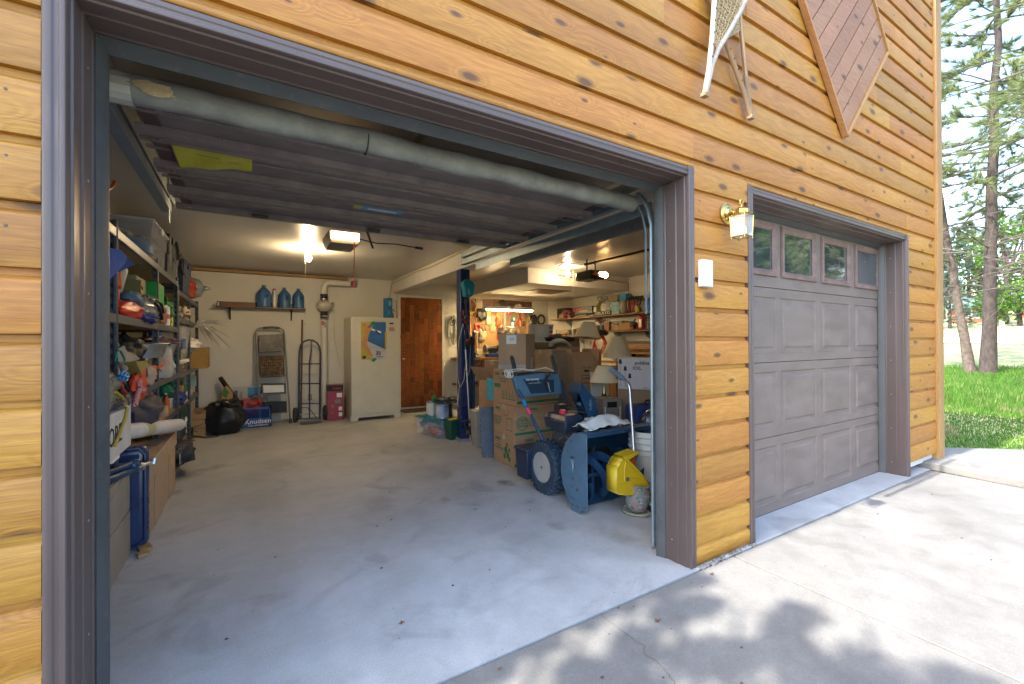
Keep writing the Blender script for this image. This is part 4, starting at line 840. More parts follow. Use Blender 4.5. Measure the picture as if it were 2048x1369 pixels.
# lathe closes ends with caps; open shades are fine from the side
c1=oY(1175,677,2.95); t,_=floor_lamp('tilted cream shade floor lamp with a leaning white pole',c1.x,2.95,oY(1175,676,2.95).z,oY(1179,645,2.95).z,.175,.085,R(7),white)
a=M(); a.tube([oY(1182,684,2.95),oY(1175,725,2.80),oY(1155,800,2.7)],.011,10); a.make('pole',pvc,t,smooth=50)
a=M(); p=oY(1155,800,2.7); a.tube([p,(p.x-.02,p.y,.01)],.011,8); a.lathe([(.12,0),(.12,.01),(.02,.02)],(p.x-.02,p.y,0),20); a.make('base',pvc,t)
c2=oY(1234,717,2.75); t,_=floor_lamp('upright cream shade floor lamp behind the white lamp box',c2.x,2.75,oY(1234,715,2.75).z,oY(1236,674,2.75).z,.20,.095,R(0),brass)
a=M(); zt_=oY(1236,674,2.75).z; a.tube([(c2.x,2.75,0.01),(c2.x,2.75,zt_-.02)],.010,10); a.lathe([(.13,0),(.13,.012),(.02,.03)],(c2.x,2.75,0),24); a.make('pole',brass,t,smooth=50)
a=M(); a.tube([(c2.x+.012*math.cos(k*.628),2.75,zt_+.025+.014*math.sin(k*.628)) for k in range(10)],.004,6,closed=True); a.cyl((c2.x,2.75,zt_-.01),(c2.x,2.75,zt_+.012),.004,n=6); a.make('finial',white,t)
c3=oY(1208,766,2.25); t,_=floor_lamp('low cream shade brass table lamp behind the strapped carton',c3.x,2.25,oY(1208,764,2.25).z,oY(1208,732,2.25).z,.165,.075,0,brass,polelen=1)
zb_=oY(1208,764,2.25).z; a=M(); a.lathe([(.075,0),(.075,.01),(.02,.03),(.015,.06),(.03,.10),(.012,.15),(.008,.2),(.008,.28)],(c3.x,2.25,zb_-.25),20); a.make('base',brass,t,smooth=50)
bb=M(); bb.X=xf((c3.x+.02,2.25,0),R(-10)); bb.box(-.19,-.12,0,.19,.12,zb_-.252); S(bb,'footlocker',[black],'black trunk standing under the brass table lamp','trunk',bevel=.01)

# ================= SNOW BLOWER =================
sbw=T('snow_blower','blue two stage snow blower with a knobbly tyre and wide auger mouth','snow blower',(.25,1.2,0))
XL,XR=-.055,.62
def q1(u,v): return (1000+u/3.603,680+v/3.603)
def q2(u,v): return (1080+u/5.264,640+v/5.264)
pl=[(.825,.575),(.82,.04),(.90,.02),(.95,-.0),(.985,.0),(1.04,.06),(1.10,.16),(1.125,.27),(1.11,.38),(1.06,.48),(.98,.555),(.87,.575)]
a=M(); a.prism(pl,XL-.004,XL+.002,'x'); sp_=a.make('side_plate',steelblue,sbw,bevel=.0015)
a=M(); a.prism(pl,XR,XR+.005,'x'); a.make('side_plate',steelblue,sbw,bevel=.0015)
a=M()   # raised stadium, logo patch, skid shoe
st_=[]
for k in range(24):
    an=k*math.pi/12; cy_=.985 if math.sin(an)>0 else .93; st_.append((.96+.085*math.cos(an),.175+(.075 if math.sin(an)>=0 else -.02)+.06*math.sin(an)))
a.prism(st_,XL-.008,XL-.004,'x'); a.make('embossed_plate',steelblue,sp_,bevel=.003)
a=M(); a.prism([(.945,.27),(.985,.265),(1.01,.385),(.965,.395)],XL-.0055,XL-.004,'x'); lg_=a.make('decal',mat('decal_dark',(.03,.06,.09),.4),sp_)
a=M()
for dy in (-.014,0,.014): a.tube([(XL-.007,.975,.28),(XL-.007,.975+dy*.5,.32),(XL-.007,.98+dy*1.3,.37)],.0022,5)
a.make('decal_lines',mat('decal_pale',(.25,.32,.38),.5),lg_)
for (y,z) in ((.965,.235),(.985,.175),(.925,.165),(.97,.045),(.915,.045),(.99,.50),(1.03,.42),(.84,.06)):
    a=M(); a.cyl((XL-.014,y,z),(XL-.004,y,z),.009,n=8); a.make('bolt',mat('rusty_bolt',(.14,.10,.08),.6,metal=.4,var=.4),sp_)
a=M(); a.box(XL-.012,.885,-.0,XL-.005,1.0,.085); a.make('skid_shoe',steelblue,sbw,bevel=.002)
a=M(); prof=[(.835,.565),(.85,.565),(.95,.555),(1.05,.49),(1.105,.38),(1.115,.26),(1.09,.15),(1.03,.06),(.97,.012)]
for i in range(len(prof)-1):
    (y0,z0),(y1,z1)=prof[i],prof[i+1]
    a.quad((XL,y0,z0),(XR,y0,z0),(XR,y1,z1),(XL,y1,z1)); a.quad((XL,y0-.0,z0+.004),(XL,y1,z1+.004),(XR,y1,z1+.004),(XR,y0,z0+.004))
a.box(XL,.832,.545,XR,.836,.572); a.make('auger_housing',dkblue,sbw,smooth=50)
a=M(); a.box(XL+.002,.84,.566,XR,.93,.570); a.make('housing_top',steelblue,sbw)
ax_y,ax_z=.955,.235
for side,(x0,x1,sg) in enumerate(((XL+.02,.25,1),(.33,XR-.02,-1))):
    nseg=60
    for ph in (0,math.pi):
        a=M()
        for i in range(nseg):
            t0,t1=i/nseg,(i+1)/nseg; a0,a1=sg*t0*math.pi*2.0+ph,sg*t1*math.pi*2.0+ph
            pts=[]
            for (t_,an) in ((t0,a0),(t1,a1)):
                for r_ in (.10,.165): pts.append((x0+(x1-x0)*t_,ax_y+r_*math.cos(an),ax_z+r_*math.sin(an)))
            a.quad(pts[0],pts[1],pts[3],pts[2])
        o=a.make('auger_flight',dkblue,sbw); so2=o.modifiers.new('s','SOLIDIFY'); so2.thickness=.005
    a=M()
    for k in range(3):
        an=k*2.1; xk=x0+(x1-x0)*(.1+.4*k); a.box(xk-.012,ax_y-.004,ax_z-.12,xk+.012,ax_y+.004,ax_z+.12)
    a.make('paddle',dkblue,sbw)
a=M(); a.cyl((XL,ax_y,ax_z),(XR,ax_y,ax_z),.016,n=12); a.lathe([(0,-.05),(.05,-.04),(.06,0),(.05,.04),(0,.05)],(.29,ax_y,ax_z),16,ax=(1,0,0)); a.cyl((.29,ax_y,ax_z),(.29,1.12,ax_z),.03,n=12); a.make('auger_shaft',dkblue,sbw,smooth=50)
a=M(); a.tube([(.29+.15*math.cos(k*.2618),1.105,.27+.15*math.sin(k*.2618)) for k in range(24)],.008,6,closed=True); a.lathe([(0,0),(.14,0),(.14,.14),(0,.14)],(.29,1.10,.27),24,ax=(0,1,0)); a.make('impeller_drum',black,sbw,smooth=50)
# wheel
def wheel(par,cx,cy,cz,r,w,lugs=26):
    t_=M(); pr=[(r*.56,-w*.42),(r*.62,-w*.5),(r*.86,-w*.5),(r*.94,-w*.40),(r*.955,0),(r*.94,w*.40),(r*.86,w*.5),(r*.62,w*.5),(r*.56,w*.42)]
    t_.lathe(pr,(cx,cy,cz),40,ax=(1,0,0)); 
    for k in range(lugs):
        for s_ in (-1,1):
            an=2*math.pi*(k+(.5 if s_>0 else 0))/lugs; rot=Matrix.Translation((cx,cy,cz))@Matrix.Rotation(an,4,'X')
            t_.X=rot; sk_=.02*s_
            t_.hexa([(s_*w*.04,-.014,r*.92),(s_*w*.52,-.010+sk_,r*.84),(s_*w*.52,.012+sk_,r*.84),(s_*w*.04,.010,r*.92),(s_*w*.04,-.011,r*1.03),(s_*w*.44,-.008+sk_,r*1.01),(s_*w*.44,.010+sk_,r*1.01),(s_*w*.04,.008,r*1.03)] if s_>0 else [(s_*w*.52,-.010+sk_,r*.84),(s_*w*.04,-.014,r*.92),(s_*w*.04,.010,r*.92),(s_*w*.52,.012+sk_,r*.84),(s_*w*.44,-.008+sk_,r*1.01),(s_*w*.04,-.011,r*1.0),(s_*w*.04,.008,r*1.03),(s_*w*.44,.010+sk_,r*1.01)]); t_.X=None
    W_=T_wheel=t_.make('wheel',mat('tyre_blue_black',(.014,.034,.062),.6,var=.3,scale=30,dust=.45,bump=.1),par,smooth=30)
    rm=M(); rm.lathe([(r*.57,-w*.46),(r*.55,-w*.44),(r*.52,-w*.40),(r*.50,-w*.25),(r*.2,-w*.22),(r*.14,-w*.26),(r*.10,-w*.36),(0,-w*.38)],(cx,cy,cz),36,ax=(1,0,0)); rm.make('rim',ringy,W_,smooth=35)
    hb=M(); hb.cyl((cx-w*.46,cy,cz),(cx-w*.3,cy,cz),.014,n=8); hb.cyl((cx-w*.5,cy,cz),(cx-w*.3,cy,cz),.006,n=8); hb.make('hub_bolt',mat('rusty_bolt',(.14,.10,.08),.6),W_)
    vlv=M(); vlv.tube([(cx-w*.30,cy-r*.2,cz+r*.36),(cx-w*.42,cy-r*.24,cz+r*.40)],.005,6); vlv.make('valve',black,W_)
wheel(sbw,-.0,1.385,.213,.213,.115)
wheel(sbw,.55,1.385,.213,.213,.13)
a=M(); a.cyl((0,1.385,.213),(.55,1.385,.213),.012,n=10); a.box(.06,1.15,.10,.50,1.62,.36); a.make('chassis',dkblue,sbw,bevel=.01)
a=M(); a.hexa([(-.09,1.55,.07),(.42,1.55,.07),(.42,1.70,.07),(-.09,1.70,.07),(-.10,1.53,.30),(.43,1.53,.30),(.43,1.72,.30),(-.10,1.72,.30)]); a.box(-.11,1.52,.30,.44,1.73,.33); a.make('battery_case',navy,sbw,bevel=.008)
# engine
a=M(); a.hexa([(.02,1.18,.515),(.19,1.16,.515),(.30,1.42,.515),(.04,1.46,.515),(.02,1.16,.60),(.20,1.15,.60),(.31,1.42,.60),(.03,1.47,.60)]); a.hexa([(.02,1.16,.60),(.20,1.15,.60),(.31,1.42,.60),(.03,1.47,.60),(.05,1.19,.645),(.19,1.17,.645),(.29,1.40,.645),(.05,1.44,.645)]); a.make('fuel_tank',mat('tank_black',(.014,.026,.045),.4,dust=.3),sbw,bevel=.008)
a=M(); a.lathe([(.03,0),(.032,.02),(.026,.028),(0,.03)],(.10,1.30,.645),16); a.make('fuel_cap',mat('cap_red',(.6,.02,.05),.4),sbw,smooth=40)
a=M(); a.lathe([(.028,0),(.03,.022),(.02,.032),(0,.034)],(.305,1.15,.635),14); a.make('oil_cap',mat('cap_yellow',(.55,.5,.02),.4),sbw,smooth=40)
a=M(); a.cyl((.305,1.15,.40),(.305,1.15,.635),.012,n=8); a.make('dipstick_tube',black,sbw)
a=M(); a.cyl((.245,1.17,.49),(.245,1.17,.60),.032,n=16); a.cyl((.245,1.17,.60),(.245,1.17,.615),.024,n=16); a.make('fuel_filter',pvc,sbw,smooth=40)
a=M()
for k in range(9): a.cyl((.20+.0*k,1.28-.0,.30+.022*k),(.20,1.28,.31+.022*k),.115 if k%2 else .10,n=16)
a.box(.10,1.18,.27,.36,1.40,.36); a.make('engine_block',mat('engine_alu',(.20,.21,.22),.45,metal=.6,var=.4,scale=20,dust=.3),sbw,bevel=.004)
a=M(); a.blob((.10,1.15,.44),(.055,.05,.05),2,.08,2,12); a.cyl((.10,1.12,.44),(.17,1.14,.40),.03,n=12); a.make('muffler',alu,sbw,smooth=60)
a=M(); a.lathe([(0,0),(.13,.0),(.14,.03),(.12,.07),(0,.08)],(.16,1.30,.43),20,ax=(-.8,-.5,0)); a.make('recoil_cover',black,sbw,smooth=40)
a=M(); a.box(.34,1.14,.44,.48,1.30,.56); a.make('air_cleaner',black,sbw,bevel=.015)
a=M(); a.box(.13,1.38,.64,.22,1.46,.70); a.tube([(.20,1.38,.67),(.27,1.30,.68),(.31,1.2,.62)],.006,6); a.tube([(.06,1.46,.62),(.12,1.36,.66),(.2,1.3,.66),(.26,1.2,.65)],.005,6); a.tube([(.02,1.25,.45),(.08,1.2,.50),(.18,1.14,.44),(.25,1.12,.36)],.006,6); a.tube([(.32,1.12,.48),(.26,1.1,.40),(.22,1.1,.32)],.007,6); a.make('cables',black,sbw,smooth=50)
# chute
a=M()
r1=[oY(*q2(*p),1.08) for p in ((440,668),(580,835),(582,870),(620,1015),(520,1045),(405,765))]
a.add(r1,[(0,1,2,3,4,5)]); o=a.make('chute_side',dkblue,sbw); o.modifiers.new('s','SOLIDIFY').thickness=.004
a=M(); l1=[oY(*q2(*p),1.30) for p in ((300,750),(330,668),(385,920),(440,1095))]; l2=[oY(*q2(440,668),1.08),oY(*q2(405,765),1.08),oY(*q2(520,1045),1.08)]
a.add([l1[0],l1[1],l2[0],l2[1]],[(0,1,2,3)]); a.add([l1[0],l2[1],l1[2]],[(0,1,2)]); a.add([l1[1],l2[0],oY(*q2(620,1015),1.10),oY(*q2(440,1090),1.34)],[(0,1,2,3)]); a.add([l1[1],l1[0],l1[2],l1[3]],[(0,1,2,3)])
o=a.make('chute',dkblue,sbw); o.modifiers.new('s','SOLIDIFY').thickness=.004
a=M(); c_=oY(*q2(405,885),1.20); a.cyl(c_,c_+Vector((0,-.02,0)),.014,n=10); c_=oY(*q2(522,895),1.07); a.cyl(c_,c_+Vector((0,-.02,0)),.010,n=8); a.box(c_.x-.006,c_.y-.015,c_.z-.04,c_.x+.006,c_.y-.005,c_.z+.04); a.make('chute_bolt',steelblue,sbw)
a=M(); a.lathe([(.10,0),(.105,.02),(.09,.04)],(.29,1.18,.53),24); a.make('chute_ring',dkblue,sbw,smooth=40)
# handles and panel
YP=1.70
hl=[oY(*q1(310,725),1.38),oY(*q1(230,560),1.50),oY(*q1(130,360),YP-.02),oY(*q1(112,262),YP)]
a=M(); a.tube(hl,.0125,10); a.make('handle_tube',dkblue,sbw,smooth=50)
a=M(); a.tube([oY(*q1(470,560),1.42),oY(*q1(468,480),1.5),oY(*q1(448,300),YP)],.0125,10); a.make('handle_tube',dkblue,sbw,smooth=50)
for (pa,pb) in (((122,275),(82,118)),((410,250),(370,115))):
    A0,B0=oY(*q1(*pa),YP),oY(*q1(*pb),YP+.10); a=M(); a.tube([A0,A0.lerp(B0,.15),A0.lerp(B0,.92),B0],[.012,.0175,.019,.012],12); a.make('grip',mat('grip_black',(.02,.024,.03),.6),sbw,smooth=50)
    a=M(); a.tube([A0+Vector((-.03,.03,-.02)),A0+Vector((0,.0,.02)),A0.lerp(B0,.3)+Vector((.01,0,0))],.010,8); a.make('lever',navy,sbw,smooth=50)
def seg(pa,pb,mt,r_=.0150,nm='tape'):
    A0,B0=hl[1].lerp(hl[2],pa),hl[1].lerp(hl[2],pb); a=M(); a.tube([A0,B0],r_,10); a.make(nm,mt,sbw,smooth=50)
seg(.38,.62,mat('tape_blue',(.0,.20,.45),.5)); seg(.10,.33,mat('tape_pink',(.62,.06,.12),.5))
pp=[(97,272),(140,402),(152,415),(170,418),(450,392),(456,380),(428,262),(418,245),(375,243),(270,245),(130,262)]
pan=M(); pan.prism([(oY(*q1(*p),YP-.03).x,oY(*q1(*p),YP-.03).z) for p in pp],YP-.03,YP+.03,'y'); po_=pan.make('control_panel',steelblue,sbw,bevel=.010,seg=3)
pi=[(168,283),(225,388),(390,378),(388,287)]; a=M(); a.prism([(oY(*q1(*p),YP-.032).x,oY(*q1(*p),YP-.032).z) for p in pi],YP-.034,YP-.029,'y'); a.make('display_recess',mat('panel_glossy',(.02,.045,.07),.15,coat=.5),po_)
c_=oY(*q1(233,287),YP-.036); text('YARD MACHINES',.0185,(c_.x,YP-.0365,c_.z),white,po_,bold=.0006); c_=oY(*q1(250,312),YP-.036); text('5 Forward  2 Reverse Speeds',.0105,(c_.x,YP-.0365,c_.z),white,po_); c_=oY(*q1(275,300),YP-.036); text('5/24',.009,(c_.x,YP-.0365,c_.z),white,po_)
k0,k1,k2_=oY(*q1(345,250),YP-.09),oY(*q1(325,290),YP-.05),oY(*q1(345,375),YP-.04)
a=M(); a.tube([k0,k1],.009,8); a.blob(k0,(.022,.022,.022),0,0,1,8); a.tube([k1,k2_],.011,8,flat=.6); a.make('shift_lever',black,po_,smooth=50)
for k in range(5): c_=k1.lerp(k2_,.25+.17*k); a=M(); a.box(c_.x+.008,c_.y-.02,c_.z-.004,c_.x+.017,c_.y-.014,c_.z+.004); a.make('speed_mark',white,po_)
cb_=M()
for k in range(3):
    c_=oY(*q1(48+16*k,245),YP-.02); cb_.tube([(c_.x+.018*math.cos(t),YP-.02+.01*math.sin(t),c_.z+.032*math.sin(t)) for t in [i*.52 for i in range(12)]],.0045,6,closed=True)
cb_.tube([oY(*q1(60,222),YP),oY(*q1(150,205),YP),oY(*q1(230,220),YP),oY(*q1(330,200),YP),oY(*q1(385,225),YP)],.005,6); cb_.tube([oY(*q1(70,235),YP),oY(*q1(160,215),YP),oY(*q1(250,225),YP)],.005,6)
S(cb_,'extension_cord',[cord_w],'white electric cord coiled on the snow blower handle bar','cord',smooth=50)
a=M(); a.tube([oY(*q1(20,243),YP+.02),oY(*q1(110,248),YP+.02),oY(*q1(240,235),YP+.03),oY(*q1(400,240),YP+.02)],.012,8); a.make('cross_bar',black,sbw,smooth=50)
# crumpled bag on top of the blower
a=M(); g=14
vs=[]; 
for j in range(g):
    for i in range(g+8):
        u,v=i/(g+7),j/(g-1); x=.0+.46*u; y=.86+.20*v; z=.575+.005+ (.085*math.sin(u*2.6+.35)*(.35+.65*math.sin(v*math.pi)))+.03*noise.noise(Vector((u*5,v*4,1)))+.012*abs(noise.noise(Vector((u*14,v*9,5)))); vs.append((x+.02*noise.noise(Vector((v*6,u*2,3))),y,max(.577,z)))
nn=g+8; a.add(vs,[(j*nn+i,j*nn+i+1,(j+1)*nn+i+1,(j+1)*nn+i) for j in range(g-1) for i in range(nn-1)])
bg_=S(a,'plastic_bag',[mat('milky_bag',(.50,.52,.51),.35,var=.1,bump=.5,bscale=18,coat=.2)],'crumpled milky plastic bag lying on top of the snow blower mouth','bag',smooth=70); bg_.modifiers.new('s','SOLIDIFY').thickness=.003
# ================= YELLOW SCOOP =================
def q3(u,v): return (1170+u/6.225,840+v/6.225)
ys_=T('push_scoop','yellow plastic push scoop with a bent aluminium handle leaning on buckets','scoop',(.35,.72,.15))
Yf,Yb=.66,.76
def P3(u,v,Y): p=oY(*q3(u,v),Y); return (p.x,p.z)
side=[(275,575),(290,550),(400,500),(490,480),(503,500),(600,590),(690,680),(740,760),(785,850),(810,930),(815,1000),(600,945),(285,868),(275,850)]
P3o=P3
def P3(u,v,Y): return (P3o(u,v,Yb if u<300 else (Yf*.6+Yb*.4 if u<480 and v<520 else Y)))
a=M(); a.prism([P3(u,v,Yf) for u,v in side],Yf,Yf+.006,'y'); yb=a.make('scoop_side',yellow,ys_,bevel=.003)
a=M(); a.prism([P3(u,v,Yf) for u,v in side],Yb,Yb+.006,'y'); a.make('scoop_side',yellow,ys_,bevel=.003)
a=M(); S2_=[P3(u,v,Yf) for u,v in [(275,575),(275,850),(285,868),(600,945),(815,1000)]]; top=[P3(u,v,Yf) for u,v in [(275,575),(290,550),(400,500),(490,480)]]
for L_ in (S2_,top):
    for i in range(len(L_)-1): a.quad((L_[i][0],Yf,L_[i][1]),(L_[i+1][0],Yf,L_[i+1][1]),(L_[i+1][0],Yb,L_[i+1][1]),(L_[i][0],Yb,L_[i][1]))
o=a.make('scoop_shell',yellow,ys_,smooth=30); o.modifiers.new('s','SOLIDIFY').thickness=.006
a=M(); rimp=[(490,470),(520,500),(600,580),(690,672),(745,755),(795,850),(820,930),(840,1000)]
for i in range(len(rimp)-1):
    p,q=P3(*rimp[i],Yf-.006),P3(*rimp[i+1],Yf-.006); dx_=.012; a.hexa([(p[0]-dx_,Yf-.012,p[1]),(q[0]-dx_,Yf-.012,q[1]),(q[0]-dx_,Yf+.004,q[1]),(p[0]-dx_,Yf+.004,p[1]),(p[0]+.006,Yf-.012,p[1]+.006),(q[0]+.006,Yf-.012,q[1]+.006),(q[0]+.006,Yf+.004,q[1]+.006),(p[0]+.006,Yf+.004,p[1]+.006)])
a.prism([P3(u,v,Yf) for u,v in [(490,462),(660,395),(680,410),(560,490),(520,500)]],Yf-.004,Yb,'y'); a.make('scoop_rim',yellow,ys_)
a=M(); 
for L_ in ([(275,745),(490,775)],[(490,775),(492,620),(505,520)],[(550,715),(555,780),(760,830)],[(550,715),(720,725)]): a.tube([(P3(*p,Yf)[0],Yf-.001,P3(*p,Yf)[1]) for p in L_],.004,6)
a.make('moulded_rib',yellow,yb,smooth=50)
a=M(); p=P3(524,738,Yf); a.cyl((p[0],Yf-.008,p[1]),(p[0],Yf+.002,p[1]),.014,n=14); a.make('rivet',mat('rivet',(.10,.09,.08),.6),ys_)
a=M(); a.prism([P3(u,v,Yf) for u,v in [(590,520),(668,480),(668,640),(640,620)]],Yf+.03,Yf+.04,'y'); a.make('inner_panel',orange,ys_)
hp=[oY(*q1(965,820),.74),oY(*q1(955,640),.80),oY(*q1(935,350),.90),oY(*q1(925,320),.91),oY(*q1(905,295),.92),oY(*q1(885,280),.925)]
a=M(); a.tube(hp,.014,12); a.make('handle',alu,ys_,smooth=50)
a=M(); A0,B0=hp[-1],oY(*q1(800,210),.95); a.tube([A0,A0.lerp(B0,.1),A0.lerp(B0,.9),B0],[.016,.021,.020,.024],12); a.make('grip',mat('grip_bluegrey',(.13,.20,.27),.6),ys_,smooth=50)
a=M(); a.tube([P for P in (oY(*q3(622,395),.74),oY(*q3(618,440),.74),oY(*q3(585,505),.72))],[.019,.022,.024],12); a.make('socket',mat('socket_grey',(.13,.14,.16),.6),ys_,smooth=50)
# ================= BUCKETS, POT, HITCH =================
bkm=mat('bucket_white',(.55,.57,.54),.45,var=.06); bkd=mat('bucket_dirty',(.55,.54,.50),.5,var=.1,dust=.9,col2=(.42,.36,.28),scale=5)
cx_,cy_=.605,.86
for i,zt in enumerate((.40,.445,.49,.535)):
    lab=['lowest white bucket of the nested stack, splashed with brown stains','second white bucket up in the nested stack','third white bucket up in the nested stack','topmost white bucket of the nested stack beside the jamb'][i]
    t=T('plastic_bucket',lab,'bucket',(cx_,cy_,zt-.40),'nested white buckets beside the door jamb'); a=M(); z0=zt-.40+.03
    zz=zt-.40+.0 if i==0 else zt-.40+.003
    a.lathe([(0,zz+.002),(.125,zz),(.150,zt-.05),(.152,zt-.045),(.158,zt-.04),(.158,zt-.03),(.151,zt-.025),(.152,zt-.004),(.158,zt),(.150,zt-.003),(.146,zt-.04),(.122,zz+.006),(0,zz+.006)],(cx_,cy_,0),40); a.make('bucket_body',bkd if i==0 else bkm,t,smooth=40)
    if i==0:
        b=M(); b.tube([(cx_-.15+.30*s_,cy_-.16-.03*math.sin(math.pi*s_),.32-.10*math.sin(math.pi*s_)) for s_ in [k/10 for k in range(11)]],.002,6); b.make('wire_handle',mat('wire_dark',(.08,.08,.09),.4,metal=.7),t)
pt=T('flower_pot','patterned ceramic flower pot with pink and green flowers on a saucer','flower pot',(.30,.70,0)); a=M(); c0=(.30,.70,0)
potm,pt_,pb_=nmat('floral_glaze'); co=coords(pt_); vo=N(pt_,'TexVoronoi',i_Scale=62.); pt_.links.new(co,vo.inputs['Vector']); cr=N(pt_,'ValToRGB'); cr.color_ramp.interpolation='CONSTANT'; sx=N(pt_,'SeparateXYZ'); pt_.links.new(vo.outputs['Color'],sx.inputs[0]); pt_.links.new(sx.outputs[0],cr.inputs[0]); e=cr.color_ramp.elements; e[0].color=(.2,.2,.2,1); e[1].position=.62; e[1].color=(.02,.20,.10,1); q=e.new(.80); q.color=(.42,.16,.17,1); q=e.new(.9); q.color=(.3,.33,.36,1); pt_.links.new(cr.outputs[0],pb_.inputs['Base Color']); pb_.inputs['Roughness'].default_value=.25
a.lathe([(0,.018),(.055,.018),(.068,.03),(.088,.09),(.092,.14),(.086,.19),(.098,.205),(.098,.215),(.09,.215),(.084,.18),(0,.17)],c0,32); a.make('pot_body',potm,pt,smooth=50)
a=M(); a.lathe([(0,.001),(.075,.001),(.105,.012),(.112,.024),(.106,.026),(.085,.012),(0,.012)],c0,36); a.make('saucer',mat('saucer_green',(.38,.38,.28),.4),pt,smooth=50)
hc=T('junction_box','small pale grey metal box on the floor by the right jamb','metal box',(.40,.60,0)); a=M(); a.X=xf((.40,.60,.015),R(-25)); a.box(-.06,-.035,0,.12,.045,.06); a.make('box_body',mat('pale_grey_metal',(.42,.44,.44),.45,metal=.3),hc,bevel=.004)
a=M(); a.X=xf((.40,.60,.015),R(-25)); a.box(-.062,-.028,.008,-.059,.038,.052); a.make('opening',dark,hc); a=M(); a.X=xf((.40,.60,.0),R(-25)); a.box(-.055,-.06,0,.05,.05,.014); a.make('foot_plate',mat('pale_grey_metal',(.42,.44,.44),.45),hc)
# ================= BACK WALL ITEMS =================
ws=T('wall_shelf','long narrow stained wood shelf on two black brackets on the back wall','wall shelf',(-1.9,6.38,1.76))
WY=6.43; a_,b_2=oY(431,612,6.28),oY(612,619,6.28); zs=(a_.z+b_2.z)/2
a=M(); a.box(a_.x,6.26,zs-.012,b_2.x,6.41,zs+.008,r=.4); a.make('shelf_board',shelfw_m,ws,bevel=.002)
a=M(); a.box(a_.x+.01,6.41,zs-.01,b_2.x-.05,6.43,zs+.085,r=.7); a.make('back_board',shelfw_m,ws,bevel=.002)
for px in (460,583):
    x=oY(px,620,6.35).x; a=M(); a.prism([(6.43,zs-.012),(6.30,zs-.012),(6.41,zs-.17),(6.43,zs-.19)],x-.009,x+.009,'x'); a.make('bracket',black,ws)
a=M(); x=a_.x+.03; a.cyl((x,6.30,zs+.008),(x,6.30,zs+.06),.014,n=12); S(a,'small_tin',[steel],'tiny metal tin at the left end of the long wall shelf','tin',smooth=40)
jugm=mat('jug_blue',(.045,.15,.36),.4,var=.12,alpha=.93,sss=.1)
def jug(label,px,w_,top,mt=jugm):
    x=oY(px,600,6.33).x; r=w_; h=top; c=(x,6.335,zs+.009); t=T('water_jug',label,'jug',c,'blue jugs on the wall shelf'); m=M()
    m.lathe([(0,0),(r*.95,0),(r,h*.03)]+[(r*(1.0 if k%2 else .985),h*(.05+.035*k)) for k in range(8)]+[(r,h*.55),(r*.96,h*.64),(r*.72,h*.76),(r*.40,h*.87),(r*.24,h*.90),(r*.24,h*.93)],c,28); m.make('jug_body',mt,t,smooth=35)
    k=M(); k.lathe([(r*.27,0),(r*.27,h*.07),(0,h*.075)],(c[0],c[1],c[2]+h*.925),14); k.make('cap',jugm,t,smooth=40)
    k=M(); yy=6.335-r*.99; k.tube([(x+r*.15,yy,c[2]+h*.62),(x+r*.10,yy-.012,c[2]+h*.58),(x+r*.10,yy-.014,c[2]+h*.45),(x+r*.16,yy,c[2]+h*.40)],.012,8); k.make('handle',jugm,t,smooth=60)
    k=M(); k.lathe([(0,0),(.030,0)],(x+r*.32,6.335-r*.955,c[2]+h*.5),14,ax=(.3,-1,0)); k.make('handle_recess',mat('jug_dark',(.02,.08,.22),.5),t)
jug('leftmost and largest blue jug on the long wall shelf',528,.098,.345); jug('middle blue jug, just right of the white spray bottle',569,.088,.325); jug('rightmost blue jug on the long wall shelf',597,.086,.32)
x=oY(549,600,6.33).x; bottle('spray_bottle','slim white bottle with red cap standing between the blue jugs',(x,6.33,zs+.009),.030,.30,pvc,red,neck=.4,capr=.022)
# ladder
lad=T('step_ladder','folded grey step ladder with black treads leaning on the back wall','step ladder',(-1.72,6.1,0))
lp=mat('ladder_grey',(.17,.175,.18),.38,metal=.4)
def LY(z): return 6.02+.30*z/1.47   # lean
def L3(px,py):   # point on the ladder's leaning plane
    y=6.2
    for _ in range(6): p=oY(px,py,y); y=LY(p.z)
    return oY(px,py,y)
l0,l1_,l2_=L3(521,858),L3(514,700),L3(512,668); r0,r1_,r2_=L3(581,853),L3(571,700),L3(569,668)
a=M(); a.tube([l0,l1_,l2_,L3(514,660),L3(520,656.5),L3(545,655.5),L3(561,657),L3(567,661),r2_,r1_,r0],.013,10); a.make('frame',lp,lad,smooth=50)
a=M(); a.tube([L3(526,656.3),L3(545,655.4),L3(559,656.6)],.019,10); a.make('grip',black,lad,smooth=50)
def tread(c4,nm,mt,grid=0,lab=False):
    P=[L3(*p) for p in c4]; m=M(); off=Vector((0,-.022,0)); m.hexa([P[3]+off,P[2]+off,P[2]-off*.2,P[3]-off*.2,P[0]+off,P[1]+off,P[1]-off*.2,P[0]-off*.2]); o=m.make(nm,mt,lad,bevel=.006)
    g=M()
    for k in range(grid):
        t=(k+.5)/grid; A,B=P[0].lerp(P[1],t),P[3].lerp(P[2],t); g.tube([A+off*1.2,B+off*1.2],.004,5); 
        if k<grid*.6: t=(k+.5)/(grid*.6); A,B=P[0].lerp(P[3],t),P[1].lerp(P[2],t); g.tube([A+off*1.2,B+off*1.2],.004,5)
    if grid: g.make('tread_grid',black,o)
    if lab:
        q=M(); I=lambda u,v: P[0].lerp(P[1],u).lerp(P[3].lerp(P[2],u),v)+off*1.15; q.quad(I(.08,.85),I(.92,.85),I(.92,.15),I(.08,.15)); q.make('label',pvc,o)
    return o,P
spk=mat('paint_speckled',(.018,.018,.02),.45,dust=1.0); spk2=mat('worn_tread',(.03,.022,.016),.7,col2=(.30,.17,.07),scale=22,var=0)
tread([(516,671),(566,669),(567,703),(518,706)],'top_tray',spk)
